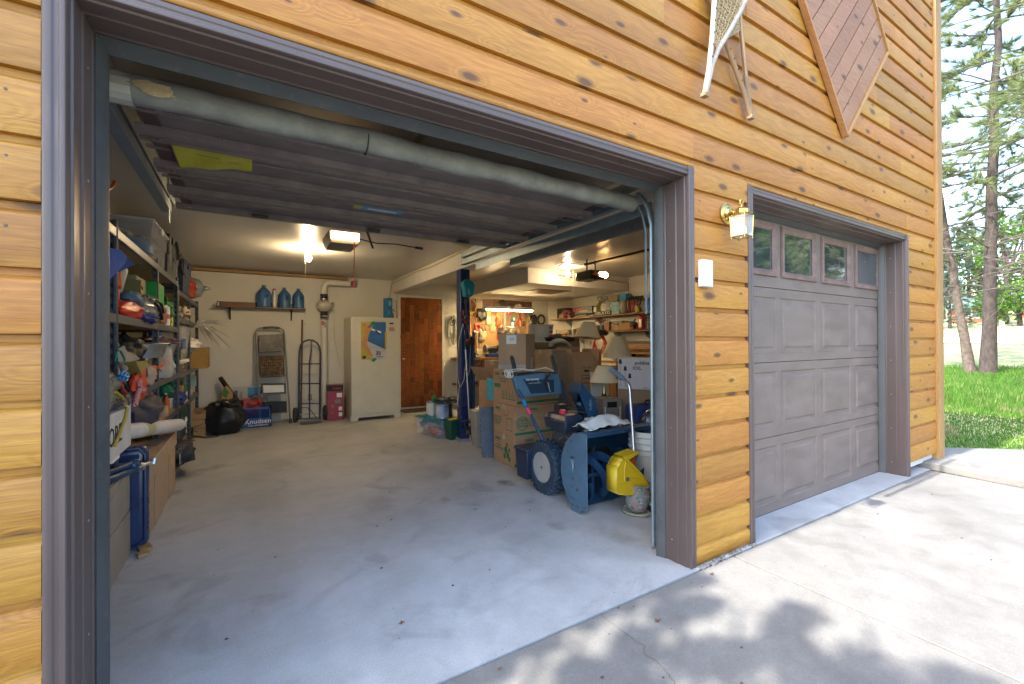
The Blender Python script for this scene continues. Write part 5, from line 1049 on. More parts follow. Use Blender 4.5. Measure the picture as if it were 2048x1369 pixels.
tread([(518,712),(567,711),(569,751),(519,753)],'tread',spk2,12)
tread([(522,768),(571,767),(572,787),(523,789)],'tread',black,0,True)
tread([(525,805),(573,803),(574,824),(526,826)],'tread',mat('tread_navy',(.02,.03,.06),.6),12)
a=M(); a.tube([L3(518,752),L3(572,752)],.008,6); a.tube([L3(523,790),L3(573,787)],.007,6); a.tube([L3(524,846),L3(581,843)],.007,6); a.make('cross_bar',lp,lad)
for p in ((521,858),(581,852)): q=L3(*p); a=M(); a.cyl((q.x,q.y,.0),(q.x,q.y,.07),.026,.018,n=10); a.make('rubber_foot',black,lad)
# wooden pole and hand truck
p=oY(605,640,6.38); a=M(); a.tube([(oZ(606,845).x+.0,6.28,0.01),(p.x,6.41,p.z)],.014,8); S(a,'broom_handle',[shelfw_m],'bare wooden broom handle leaning on the wall behind the hand truck','broom handle',smooth=50)
ht=T('hand_truck','dark blue hand truck with two black wheels parked upright at the wall','hand truck',(-1.25,5.95,0))
def HY(z): return 5.95+.30*z/1.28
def H3(px,py):
    y=6.0
    for _ in range(6): p=oY(px,py,y); y=HY(p.z)
    return oY(px,py,y)
htm=mat('truck_blue',(.012,.03,.075),.35,var=.2,coat=.3)
a=M(); a.tube([H3(598,840),H3(598,760),H3(599,705),H3(601,692),H3(607,684),H3(616,680.5),H3(625,681),H3(634,686),H3(639,694),H3(641,705),H3(640,760),H3(639,838)],.014,10); a.make('frame',htm,ht,smooth=50)
a=M(); a.tube([H3(619,838),H3(619,760),H3(619,725),H3(622,705),H3(623,690),H3(623,682)],.011,8)
for y in (728.5,768,808,838): a.tube([H3(598,y),H3(640,y-.5)],.010,8)
a.tube([H3(600,818),H3(604,816),H3(616,816),H3(619,822)],.006,6); a.tube([H3(619,818),H3(633,836)],.006,6); a.make('cross_bar',htm,ht,smooth=50)
q0_,q1_=H3(599,842),H3(640,842); a=M(); a.box(q0_.x,q0_.y-.22,.004,q1_.x,q0_.y,.012); a.make('toe_plate',htm,ht,bevel=.002)
for px,py in ((590.5,836),(650.5,831)):
    c=oZ(px,py+16); cy=q0_.y+.04; x=oY(px,836,cy).x
    a=M(); a.lathe([(.05,-.03),(.085,-.032),(.112,-.02),(.118,0),(.112,.02),(.085,.032),(.05,.03)],(x,cy,.118),28,ax=(1,0,0)); w_=a.make('wheel',blackr,ht,smooth=40); a=M(); a.lathe([(0,-.03),(.055,-.024),(.055,.024),(0,.03)],(x,cy,.118),20,ax=(1,0,0)); a.make('hub',htm,w_)
a=M(); a.cyl((oY(590,836,cy).x,cy,.118),(oY(650,831,cy).x,cy,.118),.008,n=8); a.make('axle',steel,ht)
# radon pipe
PY=6.30; rp=T('vent_pipe','white ventilation pipe with an inline fan rising up the back wall','vent pipe',(-1.0,PY,0))
px0=oY(648,600,PY).x; zt_=oY(660,566,PY).z; e1=oY(700,570,PY)
a=M(); zb_=oY(649,640,PY).z
a.tube([(px0,PY,.0),(px0,PY,zb_)],.048,20); a.tube([(px0,PY,oY(648,592,PY).z),(px0,PY,zt_-.10)]+[(px0+.10-.10*math.cos(t),PY,zt_-.10+.10*math.sin(t)) for t in [k*.2618 for k in range(1,6)]]+[(px0+.10,PY,zt_),(e1.x-.03,PY,zt_),(e1.x+.03,PY-.01,zt_+.02),(e1.x+.05,PY-.0,zt_+.09)],.048,20); a.make('pipe',pvc,rp,smooth=50)
zc_=oY(648,612,PY).z; a=M(); a.lathe([(.05,-.13),(.06,-.09),(.085,-.07),(.118,-.035),(.122,0),(.118,.03),(.09,.065),(.06,.085),(.05,.12)],(px0,PY,zc_),32); a.make('inline_fan',mat('fan_ivory',(.50,.48,.42),.35),rp,smooth=50)
for zc2,nm in ((zc_+.135,0),(zc_-.145,1)):
    a=M(); a.lathe([(.058,-.055),(.062,-.045),(.058,-.035),(.058,-.01),(.064,0),(.058,.01),(.058,.035),(.062,.045),(.058,.055)],(px0,PY,zc2),24); o=a.make('rubber_coupling',black,rp,smooth=30); a=M(); a.lathe([(.0635,-.035),(.0635,-.022)],(px0,PY,zc2),24); a.make('hose_clamp',steel,o)
a=M(); a.cyl((px0+.11,PY,zc_+.06),(px0+.15,PY,zc_+.06),.012,n=8); a.tube([(px0+.15,PY,zc_+.06),(px0+.17,6.40,zc_-.1),(px0+.17,6.41,zc_-.5),(px0+.26,6.41,zc_-1.0)],.004,5); a.make('sensor_wire',mat('pale_wire',(.4,.4,.4),.5),rp)
a=M(); a.box(px0-.042,PY-.052,zb_-.09,px0-.005,PY-.044,zb_-.02,0); a.box(px0+.0,PY-.053,zb_-.13,px0+.018,PY-.048,zb_-.05,1); a.make('sticker',[mat('sticker_red',(.5,.12,.12),.6),mat('sticker_blue',(.1,.15,.5),.5)],rp)
a=M(); a.lathe([(0,0),(.045,.0),(.045,.01),(0,.012)],(e1.x+.035,PY-.045,zt_+.01),20,ax=(.5,-1,-.3)); a.make('red_cap_end',mat('red_inside',(.35,.04,.03),.5),rp)
a=M(); a.tube([(e1.x+.01,PY-.05,zt_+.04),(e1.x+.02,PY-.06,zt_+.12),(e1.x,PY-.2,2.34)],.004,6); S(a,'pink_cord',[mat('pink_cord',(.5,.2,.2),.6)],'thin pink cord running down from the ceiling to the elbow pipe','cord')
a=M(); q=oY(663,691,6.42); a.box(q.x-.02,6.424,q.z-.05,q.x+.02,6.43,q.z+.05); S(a,'light_switch',[white],'white switch plate on the back wall beside the vent pipe','switch',bevel=.002)
a=M(); q=oY(620,795,6.42); a.box(q.x-.03,6.422,q.z-.05,q.x+.03,6.43,q.z+.05); S(a,'power_outlet',[mat('tan_plate',(.35,.28,.12),.5)],'tan socket plate low on the back wall behind the hand truck','socket',bevel=.002)
for i,px in enumerate((454,560)):
    q=oY(px,535,6.2); a=M(); a.tube([(q.x-.10,6.2,2.35),(q.x-.09,6.19,2.335),(q.x-.05,6.18,2.325),(q.x+.0,6.18,2.322),(q.x+.05,6.18,2.325),(q.x+.09,6.19,2.335),(q.x+.10,6.2,2.35)],.005,6); S(a,'ceiling_hook',[steel],['left of two bent wire hooks under the ceiling at the back wall','right of two bent wire hooks, on the ceiling above the blue jugs'][i],'hook',smooth=60)
# refrigerator
fr=T('freezer','tall off white upright freezer with a colourful poster on its door','freezer',(-.33,5.95,0))
FX0,FX1,FY0,FY1=-.705,.065,5.60,6.22
a=M(); a.box(FX0,FY0+.05,.07,FX1,FY1,1.63); a.make('cabinet',offw,fr,bevel=.008)
a=M(); a.box(FX0,FY0,.10,FX1,FY0+.045,1.63); fd=a.make('freezer_door',offw,fr,bevel=.008)
a=M(); a.box(FX0+.03,FY0+.02,0,FX0+.10,FY0+.10,.07); a.box(FX1-.10,FY0+.02,0,FX1-.03,FY0+.10,.07); a.box(FX0+.02,FY0+.015,.06,FX1-.02,FY0+.05,.10); a.prism([(FX0,0),(FX0+.08,0),(FX0+.11,.05),(FX1-.11,.05),(FX1-.08,0),(FX1,0),(FX1,.095),(FX0,.095)],FY0+.01,FY0+.03,'y'); a.box(FX0,FY0+.1,.0,FX0+.03,FY1,.07); a.make('kick_base',offw,fr)
def fp(px,py): p=oY(px,py,FY0-.002); return (p.x,p.z)
pA,pB=fp(722,644),fp(772,719); 
def F(u,v): return (pA[0]+(pB[0]-pA[0])*u, pB[1]+(pA[1]-pB[1])*v)
ps=M(); 
def fpoly(m,pts,y,mi=0): m.prism([F(*p) for p in pts],FY0-y-.0012,FY0-y,'y',mi)
fpoly(ps,[(0,0),(1,0),(1,1),(0,1)],0,0); pso=ps.make('poster',mat('poster_yellow',(.42,.34,.05),.35),fd)
a=M(); fpoly(a,[(.25,.50),(.32,.70),(.5,.93),(.52,1),(1,1),(1,.26),(.22,.50)],.0014); a.make('poster_sky',mat('poster_blue',(.03,.13,.34),.35),pso)
a=M(); fpoly(a,[(.2,.5),(1,.26),(1,0),(.45,0),(.25,.2)],.0020); a.make('poster_snow',mat('poster_white',(.42,.42,.48),.4),pso)
fl_=[(.42,.95),(.25,.88),(.16,.76),(.2,.68),(.12,.60),(.10,.50),(.06,.42),(.14,.36),(.16,.28),(.24,.20),(.33,.12),(.42,.06),(.47,.10),(.42,.16),(.36,.24),(.30,.30),(.25,.38),(.22,.5),(.26,.6),(.24,.68),(.33,.78),(.36,.85),(.46,.90)]
a=M(); fpoly(a,fl_,.0026); a.make('poster_flame',mat('poster_purple',(.16,.10,.25),.4),pso)
a=M(); fpoly(a,[(x*.9+.022,y*.97+.012) for x,y in fl_[1:-1]],.0032); a.make('poster_flame',mat('poster_orange',(.55,.22,.05),.4),pso)
for (x,y,r_) in ((.13,.34,.045),(.3,.18,.05),(.42,.1,.04),(.2,.62,.04),(.2,.86,.06)): a=M(); fpoly(a,[(x+r_*math.cos(k*.785),y+r_*.7*math.sin(k*.785)) for k in range(8)],.0038); a.make('poster_dot',MC['poster_orange'],pso)
a=M(); fpoly(a,[(.40,.83),(.75,.76),(.82,.74),(.78,.70),(.55,.76),(.42,.78)],.0040); a.make('poster_rider',paper,pso)
a=M(); fpoly(a,[(.52,.80),(.62,.78),(.74,.68),(.70,.66),(.6,.74)],.0046); a.make('poster_rider',ink,pso)
g_=F(.70,.15); text('32',.075,(g_[0]-.005,FY0-.005,g_[1]+.01),ink,pso,bold=.003); g_=F(.75,.09); text('~~~',.06,(g_[0],FY0-.005,g_[1]-.01),ink,pso,bold=.002); g_=F(.12,.92); text('16',.03,(g_[0],FY0-.005,g_[1]),mat('ink_purple',(.2,.05,.2),.6),pso,bold=.002)
a=M(); fpoly(a,[(.05,.03),(.19,.03),(.19,.10),(.05,.10)],.004); a.make('poster_stamp',ink,pso)
for u,v in ((.46,.97),(.5,.0)):
    g_=F(u,v); a=M(); a.prism([(g_[0]-.04,g_[1]-.02),(g_[0]+.0,g_[1]-.035),(g_[0]+.045,g_[1]+.0),(g_[0]+.03,g_[1]+.03),(g_[0]-.02,g_[1]+.02)],FY0-.008,FY0-.006,'y'); a.make('green_tape',green,fd)
for (x0,y0,x1,y1,mt) in ((779,646,787,649,ink),(778,655,789,663,mat('magnet_pink',(.45,.22,.22),.5)),(770,664,774,697,yellow)):
    A0,B0=fp(x0,y0),fp(x1,y1); a=M(); a.box(A0[0],FY0-.003,B0[1],B0[0],FY0-.0005,A0[1]); a.make('magnet',mt,fd)
a=M(); q=oY(774,632,5.75); a.X=xf((q.x+.015,5.75,1.631),R(15)); a.box(-.045,-.07,0,.045,.07,.33); bx=S(a,'blue_carton',[mat('carton_blue',(.02,.16,.36),.5)],'slim blue carton standing on the right end of the freezer','carton',bevel=.003)
a=M(); a.X=xf((q.x+.015,5.75,1.631),R(15)); a.box(-.03,-.0715,.2,.02,-.070,.28); a.box(-.03,-.0715,.06,-.01,-.070,.12); a.make('label',mat('label_cyan',(.15,.4,.55),.5),bx)
fe=T('fire_extinguisher','small red extinguisher standing on the freezer beside the blue carton','fire extinguisher',(.03,5.75,1.631)); q=oY(783,630,5.8); a=M(); a.lathe([(0,0),(.036,0),(.038,.01),(.038,.07),(.025,.10),(.012,.11),(.012,.12)],(q.x,5.8,1.631),20); a.make('cylinder',red,fe,smooth=50); a=M(); a.box(q.x-.012,5.78,1.75,q.x+.014,5.82,1.775); a.tube([(q.x,5.8,1.77),(q.x+.03,5.8,1.78),(q.x+.045,5.79,1.74)],.006,6); a.make('valve_head',black,fe)
# red printed box
RB=carton('tall red and black printed appliance box beside the freezer',(-.88,6.02,0),(.24,.26,.555),R(-6),mat('box_crimson',(.26,.012,.035),.4,var=.1),name='appliance_box')
patch('black_band',RB,-.12,.46,.12,.555,ink,'f'); patch('black_band',RB,-.13,.46,.13,.555,ink,'l'); ftext('TORO',.045,.02,.50,RB,mat('text_red',(.5,.02,.04),.5),'f',bold=.001)
patch('picture',RB,.02,.36,.10,.43,paper,'f'); patch('picture',RB,.05,.15,.10,.21,paper,'f'); patch('picture',RB,.05,.06,.10,.12,paper,'f'); patch('picture',RB,-.01,.27,.08,.33,mat('pic_grey',(.2,.18,.2),.5),'f',.0014); ftext('---- ---\n---- --\n--- ---',.02,-.04,.22,RB,paper,'f'); ftext('----\n---',.02,-.05,.12,RB,paper,'f'); patch('side_stripe',RB,-.13,.02,.13,.40,mat('box_dark_side',(.05,.01,.015),.5),'l')
# crate with red tools, flat carton behind, bag, tube
bc=T('milk_crate','blue plastic crate with white lettering in front of the flat carton','crate',(-2.02,6.02,0)); cx0,cx1,cy0,cy1=oY(482,850,5.90).x,oY(543,850,5.90).x,5.90,6.20
a=M(); H_=.29; a.box(cx0,cy0,0,cx1,cy0+.012,.13); a.box(cx0,cy0,H_-.03,cx1,cy0+.012,H_); a.box(cx0,cy0,.13,cx0+.03,cy0+.012,H_); a.box(cx1-.03,cy0,.13,cx1,cy0+.012,H_)
a.box(cx0,cy0,0,cx0+.012,cy1,H_); a.box(cx1-.012,cy0,0,cx1,cy1,H_); a.box(cx0,cy1-.012,0,cx1,cy1,H_); a.box(cx0,cy0,0,cx1,cy1,.012); crm=mat('crate_blue',(.012,.06,.26),.4,var=.1); a.make('crate_body',crm,bc)
a=M(); n=11; W_=cx1-cx0-.06
for k in range(-3,n+1):
    for s_ in (1,-1):
        xa=cx0+.03+W_*k/n if s_>0 else cx1-.03-W_*k/n; x2=xa+s_*.13
        p0_,p1_=[xa,.13],[x2,H_-.03]
        lo,hi=cx0+.03,cx1-.03
        def cl(p,q):
            if p[0]<lo: t=(lo-p[0])/(q[0]-p[0]); return [lo,p[1]+(q[1]-p[1])*t]
            if p[0]>hi: t=(hi-p[0])/(q[0]-p[0]); return [hi,p[1]+(q[1]-p[1])*t]
            return p
        if (p0_[0]<lo and p1_[0]<lo) or (p0_[0]>hi and p1_[0]>hi): continue
        A0,B0=cl(p0_,p1_),cl(p1_,p0_); a.tube([(A0[0],cy0+.006,A0[1]),(B0[0],cy0+.006,B0[1])],.003,4)
a.make('lattice',crm,bc)
text('Knudsen',.095,((cx0+cx1)/2+.02,cy0-.002,.085),paper,bc,bold=.001); text('City of Industry',.04,((cx0+cx1)/2+.02,cy0-.002,.03),paper,bc)
a=M(); a.blob((-2.05,6.05,.30),(.14,.08,.10),3,.35,2.5,12); a.blob((-1.95,6.03,.36),(.05,.05,.07),5,.3,2,10); a.box(-2.13,5.97,.30,-2.05,6.05,.42); S(a,'red_power_tool',[mat('tool_red',(.32,.02,.015),.4,col2=(.42,.05,.04),var=.2)],'red power tool piled on top of the blue crate','power tool',smooth=50)
a=M(); a.blob((-1.93,6.07,.38),(.10,.06,.07),9,.35,2,12); a.blob((-2.0,6.08,.43),(.05,.04,.04),2,.2,2,8); S(a,'grey_power_tool',[mat('tool_grey',(.10,.11,.12),.45)],'grey and black power tool lying behind the red one in the crate','power tool',smooth=50)
fcx0,fcx1=oY(465,800,6.25).x,oY(562,800,6.25).x; zt_=oY(520,771,6.3).z
a=M(); a.X=Matrix.Translation((0,6.24,0))@Matrix.Rotation(R(-7),4,'X'); a.box(fcx0,0,0.005,fcx1,.06,zt_); fc=S(a,'flat_carton',[mat('carton_offwhite',(.42,.41,.38),.75)],'flat white and blue product carton leaning behind the ladder','carton',bevel=.003)
w_=fcx1-fcx0
for (u0,v0,u1,v1,k_) in ((.30,.24,.62,.02,('print_blue',(.02,.20,.45))),(.03,.24,.10,.06,('print_dark',(.05,.05,.06))),(.5,.45,.7,.33,('print_grey',(.25,.25,.26)))): a=M(); a.X=Matrix.Translation((0,6.24,0))@Matrix.Rotation(R(-7),4,'X'); a.box(fcx0+u0*w_,-.0015,zt_-v0,fcx0+u1*w_,0,zt_-v1); a.make('printed_panel',mat(k_[0],k_[1],.5),fc)
text('ozone',.05,(fcx0+.17*w_,6.205,zt_-.14),mat('print_dark',(.05,.05,.06),.5),fc,rot=Matrix.Rotation(R(90),4,'X')@Matrix.Rotation(R(90),4,'Z'))
a=M(); A0,B0=oY(441,756,6.3),oY(485,822,6.02); a.tube([A0,A0.lerp(B0,.4),A0.lerp(B0,.75),B0],[.030,.036,.050,.065],14); S(a,'blower_tube',[black],'black leaf blower tube slanting up against the back wall','blower tube',smooth=50)
bb_=T('duffel_bag','black nylon duffel bag slumped on the floor by the shelving','bag',(-2.33,5.62,0)); q=oZ(448,868); a=M(); a.blob((q.x,5.62,.20),(.25,.19,.215),8,.10,1.6,20,flatb=.195,fine=.07); a.make('bag_body',mat('black_nylon',(.012,.013,.017),.42,var=.3,bump=.35,bscale=20),bb_,smooth=60)
a=M(); a.tube([(q.x-.22,5.50,.18),(q.x-.33,5.45,.14),(q.x-.33,5.42,.04),(q.x-.2,5.40,.012),(q.x-.05,5.42,.012)],.012,7,flat=.4); a.make('strap',black,bb_,smooth=50)
a=M(); a.blob((q.x+.02,5.6,.40),(.14,.12,.06),3,.25,3,12,fine=.15); a.make('bag_top',MC['black_nylon'],bb_,smooth=50)
a=M(); P=[oY(454,772,5.95),oY(465,786,5.95),oY(466,803,5.95),oY(439,803,5.95),oY(444,787,5.95),oY(448,775,5.95)]; a.prism([(p.x,p.z) for p in P],5.93,6.0,'y'); pb=S(a,'paper_sack',[mat('paper_sack',(.40,.24,.09),.8,bump=.3)],'folded brown paper sack with green print behind the duffel bag','sack',bevel=.01)
a=M(); P=[oY(449,776,5.92),oY(458,785,5.92),oY(452,797,5.92),oY(444,791,5.92)]; a.prism([(p.x,p.z) for p in P],5.926,5.932,'y'); a.make('green_print',mat('sack_green',(.03,.16,.03),.7),pb)
a=M(); a0=oY(412,806,6.1); a1_=oY(431,870,6.1); a.box(a0.x,6.1,.0,a1_.x+.12,6.22,.33); ob=S(a,'printed_carton',[mat('carton_pale',(.40,.38,.36),.6)],'pale printed vacuum carton half hidden behind the black duffel bag','carton',bevel=.003)
a=M(); a.box(a0.x,6.097,.22,a1_.x+.12,6.10,.325); a.make('dark_band',mat('band_navy',(.03,.03,.07),.5),ob); a=M(); a.lathe([(0,0),(.042,0),(.042,.002),(0,.002)],(a0.x+.075,6.096,.265),18,ax=(0,-1,0)); a.make('red_roundel',red,ob); text('EZ Cl',.04,(a0.x+.10,6.092,.265),paper,ob)
# wooden crate near shelving end
wc=T('wooden_crate','small bare wooden crate on the floor at the end of the shelving','crate',(-2.62,5.55,0)); q=oY(388,820,5.5); a=M(); x0,x1=q.x-.02,oY(411,820,5.5).x; z1=oY(400,822,5.5).z; 
for (u0,v0,u1,v1) in ((x0,5.5,x1,5.515),(x0,5.85,x1,5.865),(x0,5.515,x0+.015,5.85),(x1-.015,5.515,x1,5.85)):
    for k in range(3): a.box(u0,v0,.004+z1/3*k,u1,v1,z1/3*(k+1)-.003,r=rng.random())
a.box(x0,5.5,0,x1,5.865,.004); a.make('crate_slats',pine_m,wc)
# ================= LEFT STEEL SHELVING =================
SX=-2.683; SD=.50
def lx(px,py,X=None): return oX(px,py,SX if X is None else X)
def rack(label,ys,zlev,ztop,x0,x1,cat='shelving unit'):
    t=T('shelving_unit',label,cat,((x0+x1)/2,(ys[0]+ys[-1])/2,0))
    for iy,y in enumerate(ys):
        for x,s_ in ((x1,-1),(x0,1)):
            m=M(); m.box(x,y,0,x+s_*.003,y+.04,ztop); m.box(x+s_*.003,y+.0,0,x+s_*.038,y+.003,ztop)
            m.tube([(x+s_*.004,y-.001,0),(x+s_*.004,y-.001,ztop)],.011 if (y==1.64 and s_<0) else .0075,6); p=m.make('post',rack_m,t)
            h=M()
            for k in range(int(ztop/.055)):
                z=.05+.055*k; h.box(x+s_*.014,y-.0012,z,x+s_*.024,y-.0002,z+.017); h.box(x+s_*.0165,y-.0012,z-.010,x+s_*.0215,y-.0002,z)
                if s_<0: h.box(x+.0002,y+.016,z,x+.0012,y+.026,z+.018)
            h.make('slot_holes',dark,p)
    for (z,ya,yb) in zlev:
        m=M(); m.box(x0+.04,ya,z-.008,x1-.012,yb,z+.006); o=m.make('shelf_board',osb,t)
        m=M()
        for x in (x1,x0): 
            s_=-1 if x==x1 else 1
            m.box(x-.002*s_,ya,z-.035,x+.004*s_,yb,z+.010); m.box(x,ya,z-.038,x+s_*.018,yb,z-.034); m.box(x,ya,z+.006,x+s_*.014,yb,z+.012)
        for y in (ya,yb): m.box(x0,y-.002,z-.035,x1,y+.002,z+.006)
        m.make('shelf_beam',rack_m,o,bevel=.001)
    return t
rack('near grey steel shelving unit crowded with camping gear along the left wall',[.40,1.64,2.93,4.07],[(1.845,.40,4.11),(1.375,.40,4.11),(.915,.40,4.11),(.56,2.93,4.11),(.035,1.66,4.11)],1.90,SX-SD,SX)
rack('far grey steel shelving unit reaching toward the back wall',[4.14,5.16,6.18],[(1.775,4.14,6.22),(1.49,4.14,6.22),(.895,4.14,6.22),(.53,4.14,6.22),(.04,4.14,6.22)],1.83,SX-SD+.05,SX)
ztA,z2A,z3A,z4A=1.858,1.388,.928,.573
# --- top shelf
tub('big clear storage tub of clothes on top of the near shelving unit',(-2.90,2.98,ztA),(.46,.72,.30),0,clear,mat('lid_milky',(.6,.62,.65),.4,alpha=.75),content=[(mat('cloth_blue_bright',(.01,.14,.45),.7),.08,-.1,.10,.10,.18,.09),(mat('cloth_red2',(.4,.06,.04),.7),.06,.1,.15,.10,.16,.07),(greym,-.08,-.05,.18,.14,.25,.07),(whitem,-.05,.05,.08,.16,.28,.07)])
tub('tall black storage tub with a black lid next to the clear tub',(-2.88,3.60,ztA),(.42,.40,.36),0,mat('tub_black',(.03,.04,.055),.35),black)
tub('second black storage tub, edged with silver tape, on the top shelf',(-2.88,4.02,ztA),(.40,.34,.34),0,mat('tub_slate',(.05,.06,.075),.35),black)
tub('dark navy tub with a grey taped lid on the far end of the top shelf',(-2.86,4.66,1.785),(.42,.70,.36),0,navy,mat('lid_navy',(.015,.02,.06),.4))
sv=M()
for y in (3.42,3.80): sv.box(-2.668,y,ztA+.02,-2.664,y+.05,ztA+.33)
S(sv,'silver_tape_strip',[mat('foil_tape',(.5,.5,.5),.2,metal=.9)],'shiny silver tape strips on the fronts of the black tubs','tape')
a=M(); a.tube([(-2.66,3.75,2.20),(-2.655,3.8,2.16),(-2.655,3.86,2.05),(-2.64,3.95,2.12),(-2.655,4.05,2.02),(-2.65,4.2,1.95)],.012,7); S(a,'black_hose',[blackr],'black hose draped over the tops of the black tubs','hose',smooth=50)
a=M(); q=lx(374,506,-2.75); a.blob((-2.75,4.75,2.17),(.05,.10,.03),3,.3,2,8); S(a,'blue_cloth_scrap',[mat('cloth_blue_bright',(.01,.14,.45),.7)],'bright blue scrap of cloth on the navy tub lid','cloth',smooth=50)
# lantern thing & red bag at far end
lt=T('globe_lantern','glass and metal globe lantern at the far end of the top shelf','lantern',(-2.62,5.6,1.79)); q=oX(392,582,-2.70); a=M(); a.lathe([(.02,-.14),(.11,-.10),(.145,0),(.12,.09),(.03,.14)],(-2.72,5.75,q.z),18,ax=(1,-.2,0)); a.make('globe',mat('lantern_glass',(.30,.34,.38),.2,metal=.4),lt,smooth=60); a=M(); a.lathe([(.03,.14),(.035,.16),(.015,.19),(.02,.20),(0,.22)],(-2.72,5.75,q.z),14,ax=(1,-.2,0)); a.tube([(-2.72+.0,5.75+.14*math.cos(k*.5236),q.z+.14*math.sin(k*.5236)) for k in range(12)],.006,6,closed=True); a.make('lantern_cap',steel,lt,smooth=50)
a=M(); a.blob((-2.75,5.35,1.93),(.10,.16,.14),6,.25,2,12); S(a,'red_mesh_bag',[mat('rusty_red_cloth',(.30,.04,.015),.7,bump=.4,bscale=60)],'rusty red mesh bag between the navy tub and the globe lantern','bag',smooth=60)
# palm-like dried grass
dg=M()
for k in range(20):
    th=rng.uniform(-1.6,1.2); L_=rng.uniform(.10,.34); dz=math.sin(th)*L_*1.0; dx=.10+rng.uniform(0,.16)*1.4; o_=Vector((-2.68,5.6,1.44)); mid=o_+Vector((dx*.6,rng.uniform(-.05,.25),dz*.35+.05)); e_=o_+Vector((dx*1.25,rng.uniform(-.05,.45),dz-.04)); dg.tube([o_,o_.lerp(mid,.6)+Vector((0,0,.02)),mid,mid.lerp(e_,.6),e_],[.006,.016,.017,.009,.002],5,flat=.35)
S(dg,'feather_plume',[mat('plume_white',(.62,.62,.60),.8)],'spray of white feathery plumes sticking out of the shelving end','plume',smooth=60)
# --- second shelf
def sack(label,c,rad,mt,name='bag',cat='bag',seed=1,amp=.2,fine=.12,fb=None,n=16): a=M(); a.blob(c,rad,seed,amp,2.2,n,flatb=fb,fine=fine); return S(a,name,[mt],label,cat,smooth=60)
tarpm=mat('tarp_blue',(.01,.08,.42),.8,spec=.1,var=.2,bump=.4,bscale=12)
a=M(); P=[lx(203,490),lx(232,500),lx(268,516),lx(262,528),lx(238,553),lx(203,566)]; 
fan=[(p.x+(.02 if i%2 else -.03),p.y,p.z) for i,p in enumerate(P)]; back=[(p[0]-.12,p[1]+.02,p[2]) for p in fan]; n_=len(fan); cen=(SX+.03,sum(p[1] for p in fan)/n_,sum(p[2] for p in fan)/n_)
a.add(fan+back+[cen],[(i,(i+1)%n_,2*n_) for i in range(n_)]+[(i,i+n_,(i+1)%n_+n_,(i+1)%n_) for i in range(n_)]); a.blob((-2.88,1.05,1.60),(.14,.25,.12),4,.2,2,12,fine=.15)
S(a,'blue_tarp',[tarpm],'bright blue folded tarp poking out past the nearest shelf post','tarp',smooth=25)
a=M(); p=lx(220,600); a.X=xf((-2.78,1.25,z2A),R(4)); a.box(-.18,-.9,0,.08,.42,.018,r=.4); S(a,'yellow_board',[mat('pale_board',(.50,.36,.14),.6)],'short pale wooden board lying on the second shelf','board')
a=M(); a.lathe([(0,-.04),(.07,-.035),(.075,0),(.07,.035),(0,.04)],(-2.78,1.42,z2A+.10),16,ax=(1,-.6,0)); S(a,'round_wheel',[black],'round black wheel on the second shelf beside the yellow board','wheel',smooth=40)
a=M(); a.X=xf((-2.80,1.95,z2A+.10),R(10)); a.box(-.06,-.14,0,.07,.06,.06); a.box(-.05,-.13,.07,.08,.04,.16); S(a,'orange_case',[mat('case_orange',(.62,.10,.015),.45)],'bright orange plastic case on top of the red pouch','case',bevel=.008)
sack('glossy red pouch slumped over the edge of the second shelf',(-2.73,2.08,z2A+.045),(.07,.27,.055),mat('pouch_red',(.60,.03,.015),.4,bump=.3,bscale=15),'red_pouch','pouch',2,.15,.12,.06)
a=M(); a.lathe([(0,0),(.05,0),(.055,.04),(.055,.20),(.03,.24),(0,.25)],(-2.82,2.15,z2A+.12),16,ax=(.25,-.2,1)); S(a,'translucent_bottle',[mat('bottle_milky',(.45,.46,.42),.4,alpha=.9)],'milky plastic bottle lying at a slant behind the red pouch','bottle',smooth=50)
sack('blue grey sleeping bag end beside the red pouch',(-2.73,2.22,z2A+.13),(.06,.14,.05),mat('slate_blue_cloth',(.06,.13,.22),.7),'blue_stuff_sack','sack',5,.1,.08)
sack('deep blue cloth tucked under the clear pack on the second shelf',(-2.70,2.52,z2A+.02),(.06,.22,.03),mat('cloth_royal',(.01,.03,.22),.8),'blue_cloth','cloth',7,.2,.2)
a=M(); a.blob((-2.71,2.66,z2A+.085),(.075,.22,.10),9,.12,2,16,fine=.1); a=S(a,'clear_pack',[mat('clear_grey_pack',(.28,.29,.29),.2,alpha=.85,var=.5,scale=18)],'clear plastic pack holding black straps on the second shelf','pack',smooth=60)
b=M(); b.tube([(-2.64,2.50,z2A+.13),(-2.63,2.60,z2A+.10),(-2.63,2.70,z2A+.04),(-2.635,2.72,z2A+.02)],.012,6,flat=.5); b.tube([(-2.64,2.52,z2A+.15),(-2.63,2.68,z2A+.14),(-2.625,2.74,z2A+.07)],.010,6,flat=.5); b.make('black_strap',black,a,smooth=50)
GB=carton('small box with a red edge and yellow label on the second shelf',(-2.80,2.60,z2A+.155),(.14,.26,.13),R(6),mat('box_olive',(.13,.12,.04),.6)); patch('yellow_label',GB,-.13,.05,.11,.11,mat('lab_yellow',(.5,.38,.05),.6),'r'); ftext('MAGNUM',.04,-.01,.085,GB,ink,'r'); patch('red_edge',GB,-.13,.0,-.10,.13,red,'r',.0014)
a=M(); a.box(-2.92,2.55,z2A+.2,-2.75,3.02,z2A+.33); S(a,'grey_green_box',[mat('sage',(.20,.22,.17),.7)],'sage green box at the back of the second shelf','box',bevel=.01)
GG=carton('bright green box beside the second shelf post',(-2.79,3.10,z2A+.13),(.20,.36,.20),0,mat('box_green',(.005,.30,.05),.6,var=.05))
